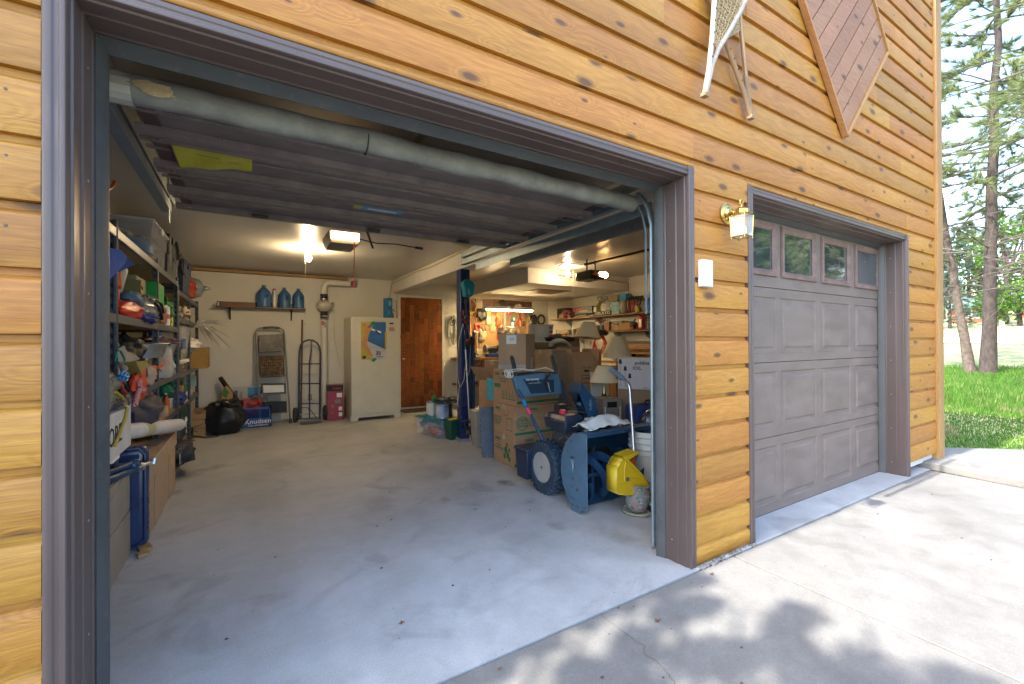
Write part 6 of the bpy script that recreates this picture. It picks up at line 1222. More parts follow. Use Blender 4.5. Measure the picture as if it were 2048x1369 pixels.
a=M(); a.X=xf((-2.77,3.22,z2A),R(0)); a.box(-.10,-.18,0,.09,.14,.155); S(a,'brown_leather_case',[mat('brown_leather',(.20,.075,.03),.4)],'brown leather case under the bright green box','case',bevel=.02)
sack('green netting crumpled behind the green box',(-2.74,3.62,z2A+.14),(.06,.12,.10),mat('netting_green',(.02,.14,.05),.8,var=.5,scale=40),'green_netting','netting',3,.3,.4)
a=M(); a.lathe([(0,0),(.05,0),(.05,.16),(.03,.18),(0,.18)],(-2.72,3.45,z2A),14); rp_=S(a,'spray_can',[paper],'white can with a pink band by the second shelf post','can',smooth=40); b=M(); b.lathe([(.051,.06),(.051,.10)],(-2.72,3.45,z2A),14); b.make('label',mat('pink_label',(.6,.08,.12),.5),rp_)
a=M(); a.lathe([(0,0),(.04,0),(.04,.12),(0,.125)],(-2.72,3.72,z2A),12); S(a,'yellow_green_can',[mat('lime',(.45,.50,.05),.5)],'lime yellow can near the far end of the second shelf','can',smooth=40)
sack('dark heap of boots at the back of the second shelf',(-2.85,3.9,z2A+.10),(.12,.2,.10),mat('dark_boots',(.03,.03,.035),.6),'boots','boots',8,.3,.2)
sack('pale folded rag on the far shelving unit',(-2.74,4.9,1.50+.08),(.08,.18,.08),mat('rag_pale',(.35,.30,.24),.8),'rag','cloth',3,.3,.2)
a=M(); a.hexa([(-2.83,4.35,1.06),(-2.69,4.35,1.06),(-2.69,4.85,1.06),(-2.83,4.85,1.06),(-2.90,4.25,1.42),(-2.665,4.25,1.42),(-2.665,5.05,1.42),(-2.90,5.05,1.42)]); a=S(a,'clear_bin',[clear],'clear plastic bin with a blue handle standing on the white bottle shelf','bin',bevel=.01); b=M(); b.box(-2.67,4.20,1.17,-2.66,4.50,1.28); b.make('handle',blue,a,bevel=.01)
a=M(); a.box(-2.86,4.2,1.01,-2.67,4.95,1.05); S(a,'white_tray_lid',[white],'flat white lid under the clear bin','lid',bevel=.008)
# metal pans on the third level of near unit
a=M(); c=(-2.80,2.75,1.12); a.lathe([(0,0),(.17,0),(.20,.10),(.215,.105),(.21,.11),(.19,.10),(.165,.01),(0,.01)],c,32); S(a,'metal_wash_basin',[steel],'wide galvanised basin under the second shelf','basin',smooth=40)
a=M(); c=(-2.80,3.45,1.12); a.lathe([(0,0),(.15,0),(.18,.10),(.195,.105),(.19,.11),(.17,.10),(.145,.01),(0,.01)],c,32); S(a,'metal_bowl',[alu],'round metal bowl beyond the galvanised basin','bowl',smooth=40)
a=M(); a.blob((-2.78,3.4,1.245),(.12,.25,.03),6,.4,4,12,fine=.5); S(a,'mixed_hardware',[mat('mixed_bits',(.35,.10,.06),.5,col2=(.06,.16,.35),scale=20,var=0)],'colourful odds and ends heaped in the round metal bowl','hardware',smooth=50)
sack('black camera bag next to the galvanised basin',(-2.80,2.35,1.17),(.12,.18,.10),mat('black_cloth',(.012,.012,.015),.6),'black_pouch','pouch',4,.2,.2)
a=M(); a.box(-2.98,2.75,z3A+.14,-2.80,3.9,1.12); S(a,'brown_tray_box',[card2],'low brown cardboard tray carrying the metal basins','tray',bevel=.004)
# --- third shelf contents
sack('pale beige canvas cloth draped on the third shelf',(-2.80,2.05,z3A+.16),(.09,.20,.12),mat('canvas_beige',(.34,.29,.26),.85,bump=.4,bscale=14),'canvas_cloth','cloth',2,.25,.25)
sack('pale pink canvas shoe bag hanging over the third shelf edge',(-2.705,2.55,z3A+.07),(.05,.17,.075),mat('canvas_pinkish',(.38,.30,.27),.85,bump=.3,bscale=20),'canvas_bag','bag',6,.15,.15)
a=M(); p=[lx(259,724),lx(282,722),lx(284,760),lx(275,762),lx(269,745)]; a.add([(SX+.03,q.y,q.z) for q in p]+[(SX-.04,q.y,q.z) for q in p],[(0,1,2,3,4),(9,8,7,6,5)]+[(i,i+5,(i+1)%5+5,(i+1)%5) for i in range(5)]); S(a,'olive_strap',[mat('olive_tag',(.25,.21,.05),.6)],'olive yellow strap with dark lettering across the canvas bag','strap')
sack('navy helmet shaped cushion behind the olive strap',(-2.70,2.27,z3A+.10),(.05,.10,.08),mat('navy_cloth2',(.02,.025,.05),.7),'navy_cushion','cushion',3,.08,.05)
sack('orange red pouch under the carabiners',(-2.68,2.15,z3A+.03),(.04,.14,.10),mat('orange_red_cloth',(.55,.05,.02),.6),'orange_pouch','pouch',5,.2,.1)
sack('clear wrapped grey bundle at the near end of the third shelf',(-2.72,1.42,z3A+.07),(.08,.20,.09),mat('clear_green_grey',(.14,.16,.12),.2,coat=.6,var=.6,scale=9,bump=.6,bscale=10),'wrapped_bundle','bundle',4,.15,.15)
sack('crimson cloth above the clear wrapped bundle',(-2.76,1.30,z3A+.18),(.08,.14,.05),mat('crimson_cloth',(.35,.01,.04),.8),'crimson_cloth','cloth',5,.2,.2)
sack('olive green stuff sack at the near end behind the first post',(-2.84,1.2,z3A+.30),(.16,.26,.22),mat('olive_sack',(.16,.17,.10),.8),'olive_sack','sack',9,.15,.15)
# carabiners on the post
def carab(label,pts,mt,X=SX+.035,r_=.0055):
    a=M(); a.tube([lx(x,y,X) for x,y in pts],r_,7,closed=True); return S(a,'carabiner',[mt],label,'carabiner',smooth=60)
carab('large teal green carabiner hooked on the nearest shelf post',[(233,706),(237,701),(241,702),(249,718),(249,724),(240,728),(233,722)],mat('anod_teal',(.0,.33,.28),.25,metal=.7))
carab('black carabiner below the coloured cord loops',[(238,775),(245,765),(252,768),(258,785),(252,791),(245,788)],mat('anod_black',(.02,.02,.02),.3,metal=.5))
carab('bare silver carabiner hanging lowest on the post',[(250,793),(258,792),(262,808),(258,814),(249,812),(247,805)],alu)
carab('slim silver carabiner gate beside the teal one',[(238,726),(243,728),(247,742),(244,744)],alu)
a=M(); 
for k,(x,y) in enumerate(((242,755),(250,758),(253,751),(247,748))): a.tube([lx(x+4*math.cos(t),y+4.5*math.sin(t),SX+.04+.006*k) for t in [i*.785 for i in range(8)]],.006,6,closed=True)
S(a,'cord_loops',[mat('cord_cyan',(.0,.25,.55),.5)],'small bright blue cord loops clipped on the shelf post','cord',smooth=60)
a=M(); a.tube([lx(243,760,SX+.04),lx(241,770,SX+.04),lx(246,780,SX+.04),lx(252,787,SX+.04)],.007,6); S(a,'red_green_cord',[mat('cord_red',(.45,.02,.04),.6)],'dark red cord threaded through the black carabiner','cord',smooth=60)
# dog rope toy
a=M(); pts=[lx(280,763,SX+.03),lx(278,771,SX+.03),lx(283,777,SX+.035),lx(288,779,SX+.04),lx(284,783,SX+.04),lx(277,780,SX+.03),lx(275,790,SX+.03),lx(272,802,SX+.03),lx(270,811,SX+.03)]
rmt,t_r,b_r=nmat('rope_toy'); wv=N(t_r,'TexWave',i_Scale=38.,i_Distortion=2.); wv.bands_direction='DIAGONAL'; t_r.links.new(coords(t_r),wv.inputs['Vector']); cr=N(t_r,'ValToRGB'); cr.color_ramp.interpolation='CONSTANT'; cr.color_ramp.elements[0].color=(.55,.45,.38,1); cr.color_ramp.elements[1].position=.5; cr.color_ramp.elements[1].color=(.5,.02,.06,1); t_r.links.new(wv.outputs[0],cr.inputs[0]); t_r.links.new(cr.outputs[0],b_r.inputs['Base Color']); b_r.inputs['Roughness'].default_value=.9
a.tube(pts,.014,10); S(a,'rope_toy',[rmt],'red and white knotted rope toy dangling from the third shelf','rope toy',smooth=60)
a=M(); a.tube([lx(x,y,SX+.03) for x,y in ((213,791),(222,785),(232,786),(243,794),(251,806),(254,820),(250,838),(243,856),(236,875),(229,892))],.0085,7); S(a,'yellow_rope',[mat('rope_yellow',(.45,.30,.03),.7,bump=.5,bscale=300)],'yellow braided rope hanging in a curve from the third shelf','rope',smooth=60)
# items in bay 2 on third shelf
bt=bottle('vinegar_jug','big milky jug with a blue cap and white label on the third shelf',(-2.76,3.34,z3A),.115,.40,mat('jug_milky',(.42,.44,.44),.4),blue,neck=.35,lab=mat('label_pale_print',(.55,.52,.50),.6,col2=(.45,.30,.24),scale=30,var=.1))
a=M(); a.box(-2.73,3.62,z3A,-2.68,3.72,z3A+.26); S(a,'blue_packet',[mat('packet_blue',(.02,.18,.55),.5,col2=(.25,.4,.6),scale=20,var=.1)],'tall blue packet next to the milky jug','packet',bevel=.004)
bottle('glass_bottle','small glass bottle catching the light beside the blue packet',(-2.70,3.84,z3A),.028,.13,alu,white)
a=M(); a.tube([lx(322,742,SX-.01),lx(316,736,SX+.0),lx(322,728,SX+.01),lx(329,727,SX+.01),lx(324,733,SX+.01),lx(314,735,SX)],.007,6); S(a,'looped_cord',[mat('cord_orange',(.62,.10,.02),.5)],'orange cord loop in front of the milky jug','cord',smooth=60)
a=M(); a.lathe([(0,0),(.012,0),(.025,.10),(.05,.14),(.055,.28),(.0,.28)],(-2.74,4.35,.905),16); S(a,'black_funnel',[black],'black funnel standing on the far unit below the clear bin','funnel',smooth=50)
a=M(); a.lathe([(0,0),(.055,0),(.055,.14),(.05,.15),(0,.15)],(-2.75,4.58,.905),14); S(a,'dark_jar',[mat('jar_dark',(.10,.10,.10),.3)],'dark glass jar beside the black funnel','jar',smooth=50)
GX=carton('yellow brown open carton stuffed with paper on the far end shelf',(-2.66,5.62,.905),(.26,.50,.27),0,mat('carton_ochre',(.30,.18,.05),.8)); sack('white crumpled paper bulging above the ochre carton',(-2.72,5.5,1.20),(.10,.24,.08),paper,'crumpled_paper','paper',4,.3,.35)
a=M(); a.lathe([(0,0),(.035,0),(.035,.09),(0,.095)],(-2.72,2.98,z3A),14); S(a,'tin_with_gold_lid',[brass],'small gold lidded tin beside the post on the third shelf','tin',smooth=40)
a=M(); a.box(-2.74,2.62,z3A+.02,-2.68,2.84,z3A+.13); S(a,'orange_tray',[mat('tray_orange',(.6,.15,.03),.5)],'small orange divided tray on the third shelf','tray',bevel=.006)
sack('green and orange ball pump bag behind the canvas cloth',(-2.78,2.62,z3A+.24),(.05,.08,.07),mat('green_orange',(.02,.25,.04),.6,col2=(.6,.15,.03),scale=9,var=0),'ball_bag','bag',2,.1,.1)
# --- below third shelf: cans on level 4
def rcan(px,py0,py1,r,mt,label,Y=None,cat='can',X=SX-.06,name='tin_can',cap=None):
    p=lx(px,py1,X); q=lx(px,py0,X); c=(X,p.y,p.z); h=q.z-p.z; t=T(name,label,cat,c); m=M(); m.lathe([(0,0),(r,0),(r,h*.9),(r*.9,h),(0,h)],c,16); m.make('can_body',mt,t,smooth=40)
    if cap: m=M(); m.lathe([(r*.55,0),(r*.55,h*.2),(0,h*.2)],(c[0],c[1],c[2]+h*.98),12); m.make('cap',cap,t,smooth=40)
rcan(323,812,836,.050,mat('can_green_pink',(.30,.33,.12),.5,col2=(.5,.1,.2),scale=9,var=0),'squat green can with a pink rim on the fourth level')
rcan(333,800,828,.026,orange,'slim bright orange spray can on the fourth level',cap=orange)
rcan(321,795,809,.03,brass,'golden tin standing behind the squat green can',X=SX-.16)
rcan(329,784,800,.045,mat('can_black_white',(.05,.05,.05),.5,col2=(.5,.5,.48),scale=14,var=0),'black and white printed tin at the back of the fourth level',X=SX-.12)
rcan(344,796,822,.060,paper,'plain white round container on the fourth level')
rcan(353,782,816,.06,mat('tan_can',(.30,.20,.12),.6),'tan cardboard tube behind the shelf post',X=SX-.12)
a=M(); q=lx(334,778,SX-.10); a.blob((q.x,q.y,q.z),(.08,.16,.09),3,.2,2,12); a.tube([(q.x+.05,q.y,q.z-.02),(q.x+.06,q.y+.02,q.z-.12)],.012,6); S(a,'green_bucket_lid',[mat('pool_green',(.0,.14,.07),.4)],'dark green plastic scoop high on the fourth level','scoop',smooth=50)
rcan(285,790,812,.035,mat('can_gold',(.55,.45,.18),.3,metal=.5),'gold aerosol can under the third shelf edge'); rcan(294,784,808,.035,mat('can_rust',(.35,.09,.04),.5),'rust red can beside the gold aerosol'); rcan(301,798,815,.03,mat('can_cream',(.5,.42,.3),.5),'cream coloured can near the second post')
# far unit lower levels
for i,(px,y0,y1,mt,lb) in enumerate(((364,772,804,card,'brown paper carton standing on the far unit under the funnel'),(371,785,803,paper,'white pointed packet on the far unit'),(380,768,800,green,'green capped clear bottle on the far unit'),(386,770,796,clearb,'clear bottle of liquid near the end of the far unit'),(391,752,772,mat('seafoam',(.35,.5,.42),.5),'pale green folded mask box on the far unit'))):
    p,q=lx(px,y1,SX-.03),lx(px,y0,SX-.03); m=M(); m.box(SX-.16,p.y-.08,p.z,SX-.02,p.y+.10,q.z) if i in (0,1,4) else m.lathe([(0,0),(.05,0),(.05,(q.z-p.z)*.6),(.02,(q.z-p.z)*.85),(0,q.z-p.z)],(SX-.08,p.y,p.z),14); S(m,['paper_carton','white_packet','green_bottle','clear_bottle','mask_box'][i],[mt],lb,['carton','packet','bottle','bottle','box'][i],smooth=40)
sack('navy cloth bundle on the lower far shelf',(-2.78,4.6,.62),(.10,.35,.08),mat('cloth_royal',(.01,.03,.22),.8),'navy_cloth','cloth',3,.2,.2)
tub('dark green recycling box standing in the far shelving unit',(-2.84,4.45,.20),(.36,.66,.34),0,mat('recycling_green',(.008,.045,.035),.45),black,name='recycling_box',cat='recycling box',lid=False)
q=lx(361,865,-2.655); 
ro=bpy.data.objects['recycling_box']; a=M(); a.tube([(-2.652,4.42+.07*math.cos(t),.37+.055*math.sin(t)) for t in [k*.4 for k in range(14)]],.006,5); a.tube([(-2.652,4.42+.035*math.cos(t),.37+.03*math.sin(t)) for t in [k*.6 for k in range(8)]],.006,5); a.make('recycling_symbol',paper,ro); text('BFI',.06,(-2.650,4.42,.27),paper,ro,rot=Matrix.Rotation(R(90),4,'Z')@Matrix.Rotation(R(90),4,'X'))
# floor level at the left
WB=T('white_box','white box with black handwriting on the carton by the first post','box',(-2.85,1.5,.63)); a=M(); q0=lx(262,818,-2.66); a.box(-3.15,1.15,.63,-2.66,1.85,.865); a.make('box_body',mat('white_dull',(.55,.53,.50),.7),WB,bevel=.004); text('STORE',.14,(-2.658,1.42,.745),ink,WB,rot=Matrix.Rotation(R(90),4,'Z')@Matrix.Rotation(R(90),4,'X'))
sack('dark navy backpack lump under the third shelf',(-2.75,2.55,.72),(.12,.36,.13),mat('navy_cloth2',(.02,.025,.05),.7),'navy_backpack','backpack',7,.15,.15)
sack('blue nylon sack behind the hanging carabiners',(-2.80,2.05,.83),(.10,.22,.06),mat('blue_nylon',(.01,.12,.28),.5),'blue_sack','sack',5,.15,.15)
a=M(); A0,B0=Vector((-2.735,1.88,.70)),Vector((-2.58,3.15,.535)); a.tube([A0,B0],.05,24); wt=S(a,'mailing_tube',[mat('tube_white',(.60,.60,.60),.5)],'long white mailing tube lying across the big carton','tube',smooth=50); b=M(); b.tube([A0.lerp(B0,.30),A0.lerp(B0,.42)],.0512,24); b.make('tan_tape',mat('tan_tape',(.42,.37,.20),.4),wt)
BG=carton('very large worn carton under the white mailing tube',(-2.86,2.62,.0),(.50,1.20,.47),0,mat('carton_big',(.36,.25,.16),.85,var=.1,bump=.1)); t,X,(w,d,h)=BG
a=M(); a.box(w/2-2.86,2.04,.36,w/2-2.86+.012,3.22,.475); a.make('overlap_flap',MC['carton_big'],t,bevel=.006)
for y in (2.25,2.85): a=M(); a.box(w/2-2.86,y,.0,w/2-2.86+.006,y+.30,.36); a.make('side_flap',MC['carton_big'],t,bevel=.004)
# blue suitcase / lid leaning
a=M(); a.X=xf((-2.70,1.90,.012),R(3)); a.box(-.30,-.045,.0,.115,.045,.60); bt_=S(a,'leaning_panel',[mat('deep_blue_plastic',(.016,.032,.095),.30,var=.2,dust=.1,coat=.2)],'large deep blue plastic tub lid standing on end in front of the shelving','tub lid',bevel=.042,seg=4)
a=M(); a.X=xf((-2.70,1.90,.012),R(3)); a.tube([(-.30,-.048,.59),(.07,-.048,.59),(.10,-.048,.55),(.10,-.048,.05),(.06,-.048,.012),(-.30,-.048,.012)],.008,8); a.make('rim',MC['deep_blue_plastic'],bt_,smooth=50)
# big carton in front
a=M(); NB=T('worn_carton','large worn grey carton standing nearest the camera at the left','box',(-2.85,1.35,0)); p=oZ(205.4,1200); xr=-2.665
a.box(xr-.45,.62,.0,xr,1.83,.50); a.make('box_body',cardg,NB,bevel=.006)
for (z0,z1,dx_,y0,y1) in ((.27,.50,.008,.62,1.80),(.0,.255,.005,.66,1.83)): b=M(); b.box(xr,y0,z0,xr+dx_,y1,z1); b.make('overlap_flap',cardg,NB,bevel=.004)
b=M(); b.X=xf((xr-.02,1.7,.50),0,R(12)); b.box(-.42,-.9,.0,.03,.13,.008); b.make('top_flap',cardg,NB)
a=M(); q=oZ(246,1130); a.X=xf((-2.60,1.85,.003),R(20)); a.box(-.03,-.05,0,.03,.05,.02,r=.3); a.box(-.05,-.12,0,.0,-.075,.02,r=.6); S(a,'wood_offcut',[pine_m],'small wooden offcuts on the floor beside the worn carton','wood')
sack('bright orange pet food bag with white dots on the worn carton',(-2.80,1.45,.66),(.12,.28,.20),mat('bag_orange_dots',(.60,.30,.02),.4,var=.1),'orange_bag','bag',4,.08,.05,.15)
ob_=bpy.data.objects['orange_bag']; a=M()
for k in range(9): y=1.45+.03*k; z=.80-.025*k-.02*(k%2); a.lathe([(0,0),(.008,0)],(-2.682+.004*k*0,y,z),8,ax=(1,0,0))
a.make('white_dots',paper,ob_); a=M(); a.X=xf((-2.70,1.55,.66)); a.box(0,-.08,-.05,.035,.06,.05); a.make('label_block',paper,ob_)
# dark blue trailer hitch or tool hanging across the post
th_=T('clamp_tool','dark blue clamping tool with chrome knobs hooked on the shelf post','clamp',(-2.6,1.8,.55)); a=M(); Yq=1.55
a.tube([(-2.72,1.45,.555),(-2.60,1.70,.56)],.016,8); a.tube([(-2.72,1.42,.52),(-2.61,1.68,.525)],.020,10); a.blob((-2.62,1.66,.55),(.03,.03,.03),2,.2,2,8); a.make('clamp_arms',dkblue,th_,smooth=50)
a=M(); a.tube([(-2.61,1.68,.525),(-2.555,1.80,.528)],.010,8); a.tube([(-2.60,1.70,.525),(-2.59,1.72,.526)],.024,10); a.tube([(-2.55,1.79,.515),(-2.545,1.80,.545)],.014,8); a.make('chrome_knob',alu,th_,smooth=50)
# tool belt / dark bag protruding on floor shelf near
tb_=T('tool_bag','dark blue tool bag with a metal buckle jutting out near the floor','tool bag',(-2.62,3.55,.1)); a=M(); q=lx(350,915,-2.6); a.blob((-2.68,3.72,.175),(.16,.26,.105),5,.12,2,16,fine=.15); a.make('bag_body',mat('dark_navy_canvas',(.015,.022,.04),.7,bump=.4,bscale=40),tb_,smooth=50)
a=M(); a.box(-2.60,3.36,.14,-2.59,3.50,.24); a.make('buckle',alu,tb_,bevel=.004); a=M(); a.tube([(-2.56,3.30,.205),(-2.52,3.28,.205),(-2.48,3.22,.21)],.012,7,flat=.4); a.tube([(-2.62,3.4,.28),(-2.55,3.5,.30),(-2.52,3.7,.29)],.012,7,flat=.4); a.make('strap',black,tb_,smooth=50)
a=M(); a.box(-3.1,4.14,0.0,-2.66,6.2,.012); a.box(-3.1,3.35,0,-2.655,4.1,.012); S(a,'floor_plank',[osb],'particle board sheet on the floor beneath the shelving','board')
# orange ceiling hooks
for i,(pts) in enumerate(([(203,350),(206,345),(212,344),(213,350),(206,356),(203,358)],[(203,376),(210,379),(220,377),(227,371),(229,363)])):
    a=M(); a.tube([oX(x,y,-2.62) for x,y in pts],.0075,7); S(a,'utility_hook',[mat('hook_orange',(.45,.07,.02),.4)],['small orange hook loop high on the left above the tubs','larger orange curved hook just below the smaller one'][i],'hook',smooth=60)

# small cans, tins and bottles filling the shelving
fill=[(252,640,.03,.13,'can',(.06,.2,.35),'slim blue tin on the second shelf right behind the nearest post'),(262,642,.035,.10,'can',(.35,.33,.3),'grey tin lid up on the second shelf next to the slim blue tin'),(338,655,.03,.11,'bottle',(.45,.38,.05),'yellow capped bottle at the far part of the second shelf'),(345,657,.025,.12,'bottle',(.05,.05,.06),'black bottle beside the yellow capped bottle'),(366,640,.05,.14,'can',(.15,.15,.16),'dark paint tin on the upper level of the far unit'),(376,643,.05,.10,'can',(.4,.36,.3),'cream paint tin on the upper level of the far unit'),(270,790,.03,.10,'can',(.5,.42,.3),'cream tin low behind the rope toy'),(277,806,.03,.12,'can',(.3,.05,.03),'dark red tin low behind the rope toy'),(292,768,.03,.07,'can',(.1,.1,.1),'small black tin under the olive strap'),(308,826,.028,.13,'bottle',(.5,.5,.48),'white bottle in shadow right of the navy backpack'),(313,829,.03,.10,'can',(.35,.25,.03),'mustard tin by the second shelf post on the fourth level'),(338,818,.025,.12,'bottle',(.02,.02,.03),'black spray bottle between the orange can and the white container'),(348,822,.03,.09,'can',(.03,.12,.3),'blue tin at the end of the fourth level'),(362,802,.04,.15,'bottle',(.3,.14,.05),'amber bottle standing at the start of the far unit'),(366,738,.035,.10,'can',(.5,.5,.5),'silver grey tin beside the black funnel'),(384,733,.05,.13,'can',(.12,.06,.03),'brown tin near the ochre carton on the far unit'),(300,740,.03,.09,'can',(.55,.3,.05),'amber tin wedged behind the pale pink canvas bag'),(246,640,.025,.08,'can',(.3,.3,.05),'olive tin half hidden by the nearest shelf post')]
for px,py_,r_,h_,kd,cl,lb in fill:
    p=lx(px,py_,SX-.05); c=(SX-.075,p.y,p.z+.004); mt=mat('fill_'+lb.replace(' ','_')[:24],cl,.4,var=.25,scale=18)
    if kd=='can': can('small_tin' if h_<.11 else 'tin_can',lb,c,r_,h_,mt,lab=mt)
    else: bottle('small_bottle',lb,c,r_,h_*1.25,mt,white if cl[0]<.2 else black)
# ================= RIGHT WALL SHELVES =================
def rshelf(label,ya,yb,x0,z,brk):
    t=T('wall_shelf',label,'wall shelf',(3.5,(ya+yb)/2,z)); m=M(); m.box(x0,ya,z-.02,3.64,yb,z,r=rng.random()); m.make('shelf_board',piney_m,t,bevel=.002)
    for y in brk: m=M(); m.prism([(3.64,z-.02),(x0+.05,z-.02),(3.62,z-.16),(3.64,z-.18)],y-.008,y+.008,'y'); m.box(3.628,y-.012,z-.4,3.64,y+.012,z+.05); m.make('bracket',steel,t)
    return t
z1,z2,z3=1.70,1.415,1.355
rshelf('upper long wooden shelf crowded with tools on the right wall',2.4,5.98,3.40,z1,(3.6,4.7,5.6))
rshelf('lower wooden shelf with a blue cloth edge on the right wall',2.4,4.42,3.40,z2,(3.5,4.2))
rshelf('short wooden shelf of small pots at the back of the right wall',5.0,5.75,3.28,z3,(5.2,5.6))
def RB_(x0,y0,x1,y1,zb=None,X=3.42,d=.16):   # px box on the shelf plane -> y range, z range
    a,b=oX(x0,y1,X),oX(x1,y0,X); return min(a.y,b.y),max(a.y,b.y),(zb if zb is not None else min(a.z,b.z)),b.z
def rbox(name,label,cat,px,mt,zb=None,d=.16,bev=.006,X=3.42):
    y0,y1,z0,z1_=RB_(*px,zb=zb,X=X); m=M(); m.box(X,y0,z0+.001,min(3.635,X+d),y1,z1_); return S(m,name,[mt],label,cat,bevel=bev)
rbox('instrument_case','black hard case at the back end of the upper shelf','case',(1114,616,1133,639),black,z1)
rbox('cardboard_box','tiny tan box in front of the black hard case','box',(1118,628,1127,639),card,z1,.08,X=3.38)
def rblob(name,label,cat,px,mt,zb=None,amp=.25,fine=.25,X=3.50,seed=1):
    y0,y1,z0,z1_=RB_(*px,zb=zb,X=X); m=M(); m.blob((X,(y0+y1)/2,(z0+z1_)/2),(.09,(y1-y0)/2,(z1_-z0)/2),seed,amp,2.6,12,flatb=(z1_-z0)/2,fine=fine); return S(m,name,[mt],label,cat,smooth=50)
mixed=mat('mixed_tools',(.10,.10,.11),.4,col2=(.45,.05,.12),scale=22,var=0); mixd=mat('mixed_dark',(.03,.03,.03),.5,col2=(.28,.24,.2),scale=25,var=0)
rblob('sander','grey and pink hand sander beside the black hard case','sander',(1126,620,1144,635),mixed,z1)
d=rbox('drill_case','long black and red drill case on the upper shelf','tool case',(1149,612,1184,629),black,z1+.06,.18); y0,y1,za_,zb_=RB_(1149,612,1184,629,X=3.415)
a=M(); a.box(3.412,y1-.10,zb_-.09,3.418,y1-.01,zb_); a.box(3.412,y0+.3,zb_-.05,3.418,y0+.55,zb_-.02); a.make('red_panel',red,d); a=M(); a.box(3.411,y0+.12,za_+.03,3.418,y0+.38,za_+.06); a.make('name_plate',mat('plate_tan',(.35,.25,.12),.5),d)
rbox('tool_tray','low dark tool tray under the drill case','tray',(1150,629,1187,636),mixd,z1,.2)
a=M(); q=oX(1172,634,3.40); a.lathe([(0,0),(.03,0),(.02,.02),(.02,.05),(0,.05)],(3.40,q.y,z1),10); S(a,'small_lamp_cap',[alu],'small shiny silver cap at the front edge of the upper shelf','cap',smooth=50)
rbox('paper_carton','little white carton between the drill case and the hose coil','carton',(1187,614,1192,627),paper,z1)
q=oX(1202,617,3.44); a=M()
for k in range(5): a.tube([(3.44+.012*k,q.y+(.115-.006*k)*math.cos(t),z1+.135+(.125-.006*k)*math.sin(t)) for t in [i*.314 for i in range(20)]],.010,6,closed=True)
S(a,'hose_coil',[mat('hose_olive',(.30,.26,.05),.5)],'coiled olive yellow hose on the upper shelf above the lettered sign','hose',smooth=60)
rblob('clear_plastic_bag','clear plastic bag sticking up behind the hose coil','bag',(1200,592,1212,606),clearb,z1+.26,X=3.56,seed=2)
rblob('white_rag','bundle of white rags beside the hose coil','cloth',(1208,604,1222,624),paper,z1+.03,.3,.4,seed=5)
sn_=T('lettered_sign','black lettered sign board propped on the upper shelf edge','sign',(3.39,4.2,z1)); y0,y1,za_,zb_=RB_(1187,622,1223,631,X=3.395); a=M(); a.box(3.395,y0,z1+.001,3.405,y1,z1+.075); a.make('board',ink,sn_,bevel=.001)
text('GELATO',.07,(3.393,(y0+y1)/2,z1+.037),paper,sn_,rot=Matrix.Rotation(R(-90),4,'Z')@Matrix.Rotation(R(90),4,'X'),bold=.001,sx=1.5)
bb2=rbox('blue_book','pale blue printed tin standing by the lettered sign','tin',(1222,603,1238,629),mat('book_blue',(.05,.28,.42),.5,col2=(.30,.38,.35),scale=9,var=.1),z1,.10,X=3.40)
rbox('brown_carton','small brown carton lying on top of the pale blue tin','carton',(1220,590,1234,600),card2,z1+.235,.14)
rbox('azure_box','azure blue box high on the upper shelf','box',(1236,587,1251,597),mat('azure',(.01,.20,.45),.5),z1+.24,.14,X=3.45)
rblob('feed_sack','upright pale sack beside the jumper cables','sack',(1240,597,1254,626),mat('sack_pale',(.36,.34,.29),.5,bump=.4),z1,.08,.08,seed=4)
jc=M(); y0,y1,za_,zb_=RB_(1254,591,1282,622,X=3.40)
for k in range(9):
    yy=y0+(y1-y0)*k/8.0; jc.tube([(3.40+.01*(k%3),yy,z1+.01),(3.39,yy+.02,z1+.12),(3.40,yy+.03*math.sin(k),z1+.22),(3.44,yy,z1+.27),(3.50,yy+.02,z1+.2)],.012,6,0)
jo=S(jc,'jumper_cables',[black],'black and red jumper cables heaped over the upper shelf','jumper cables',smooth=50)
jc=M()
for k in (1,3,4,6): yy=y0+(y1-y0)*k/8.0+.015; jc.tube([(3.375,yy,z1+.03),(3.37,yy+.02,z1+.13),(3.385,yy+.03,z1+.21)],.010,6)
jc.make('red_cable',red,jo,smooth=50)
q=oX(1275,622,3.38); a=M(); a.lathe([(0,0),(.045,0),(.045,.01),(.036,.015),(.036,.085),(.045,.09),(.045,.10),(0,.10)],(3.38,q.y,z1+.002),16); S(a,'twine_spool',[mat('twine_yellow',(.42,.36,.06),.7)],'yellow twine spool in front of the jumper cables','spool',smooth=40)
q=oX(1297,620,3.40); tc=T('propane_torch','bright blue propane torch standing at the shelf end','torch',(3.42,q.y,z1)); a=M(); a.lathe([(0,0),(.035,0),(.035,.18),(.02,.21),(.012,.22),(0,.22)],(3.42,q.y,z1),18); a.make('gas_cylinder',mat('torch_blue',(.01,.08,.40),.3),tc,smooth=50)
a=M(); a.tube([(3.42,q.y,z1+.22),(3.42,q.y,z1+.26),(3.42,q.y-.01,z1+.32),(3.42,q.y-.03,z1+.37),(3.42,q.y-.045,z1+.38)],.007,7); a.make('nozzle',brass,tc,smooth=50)
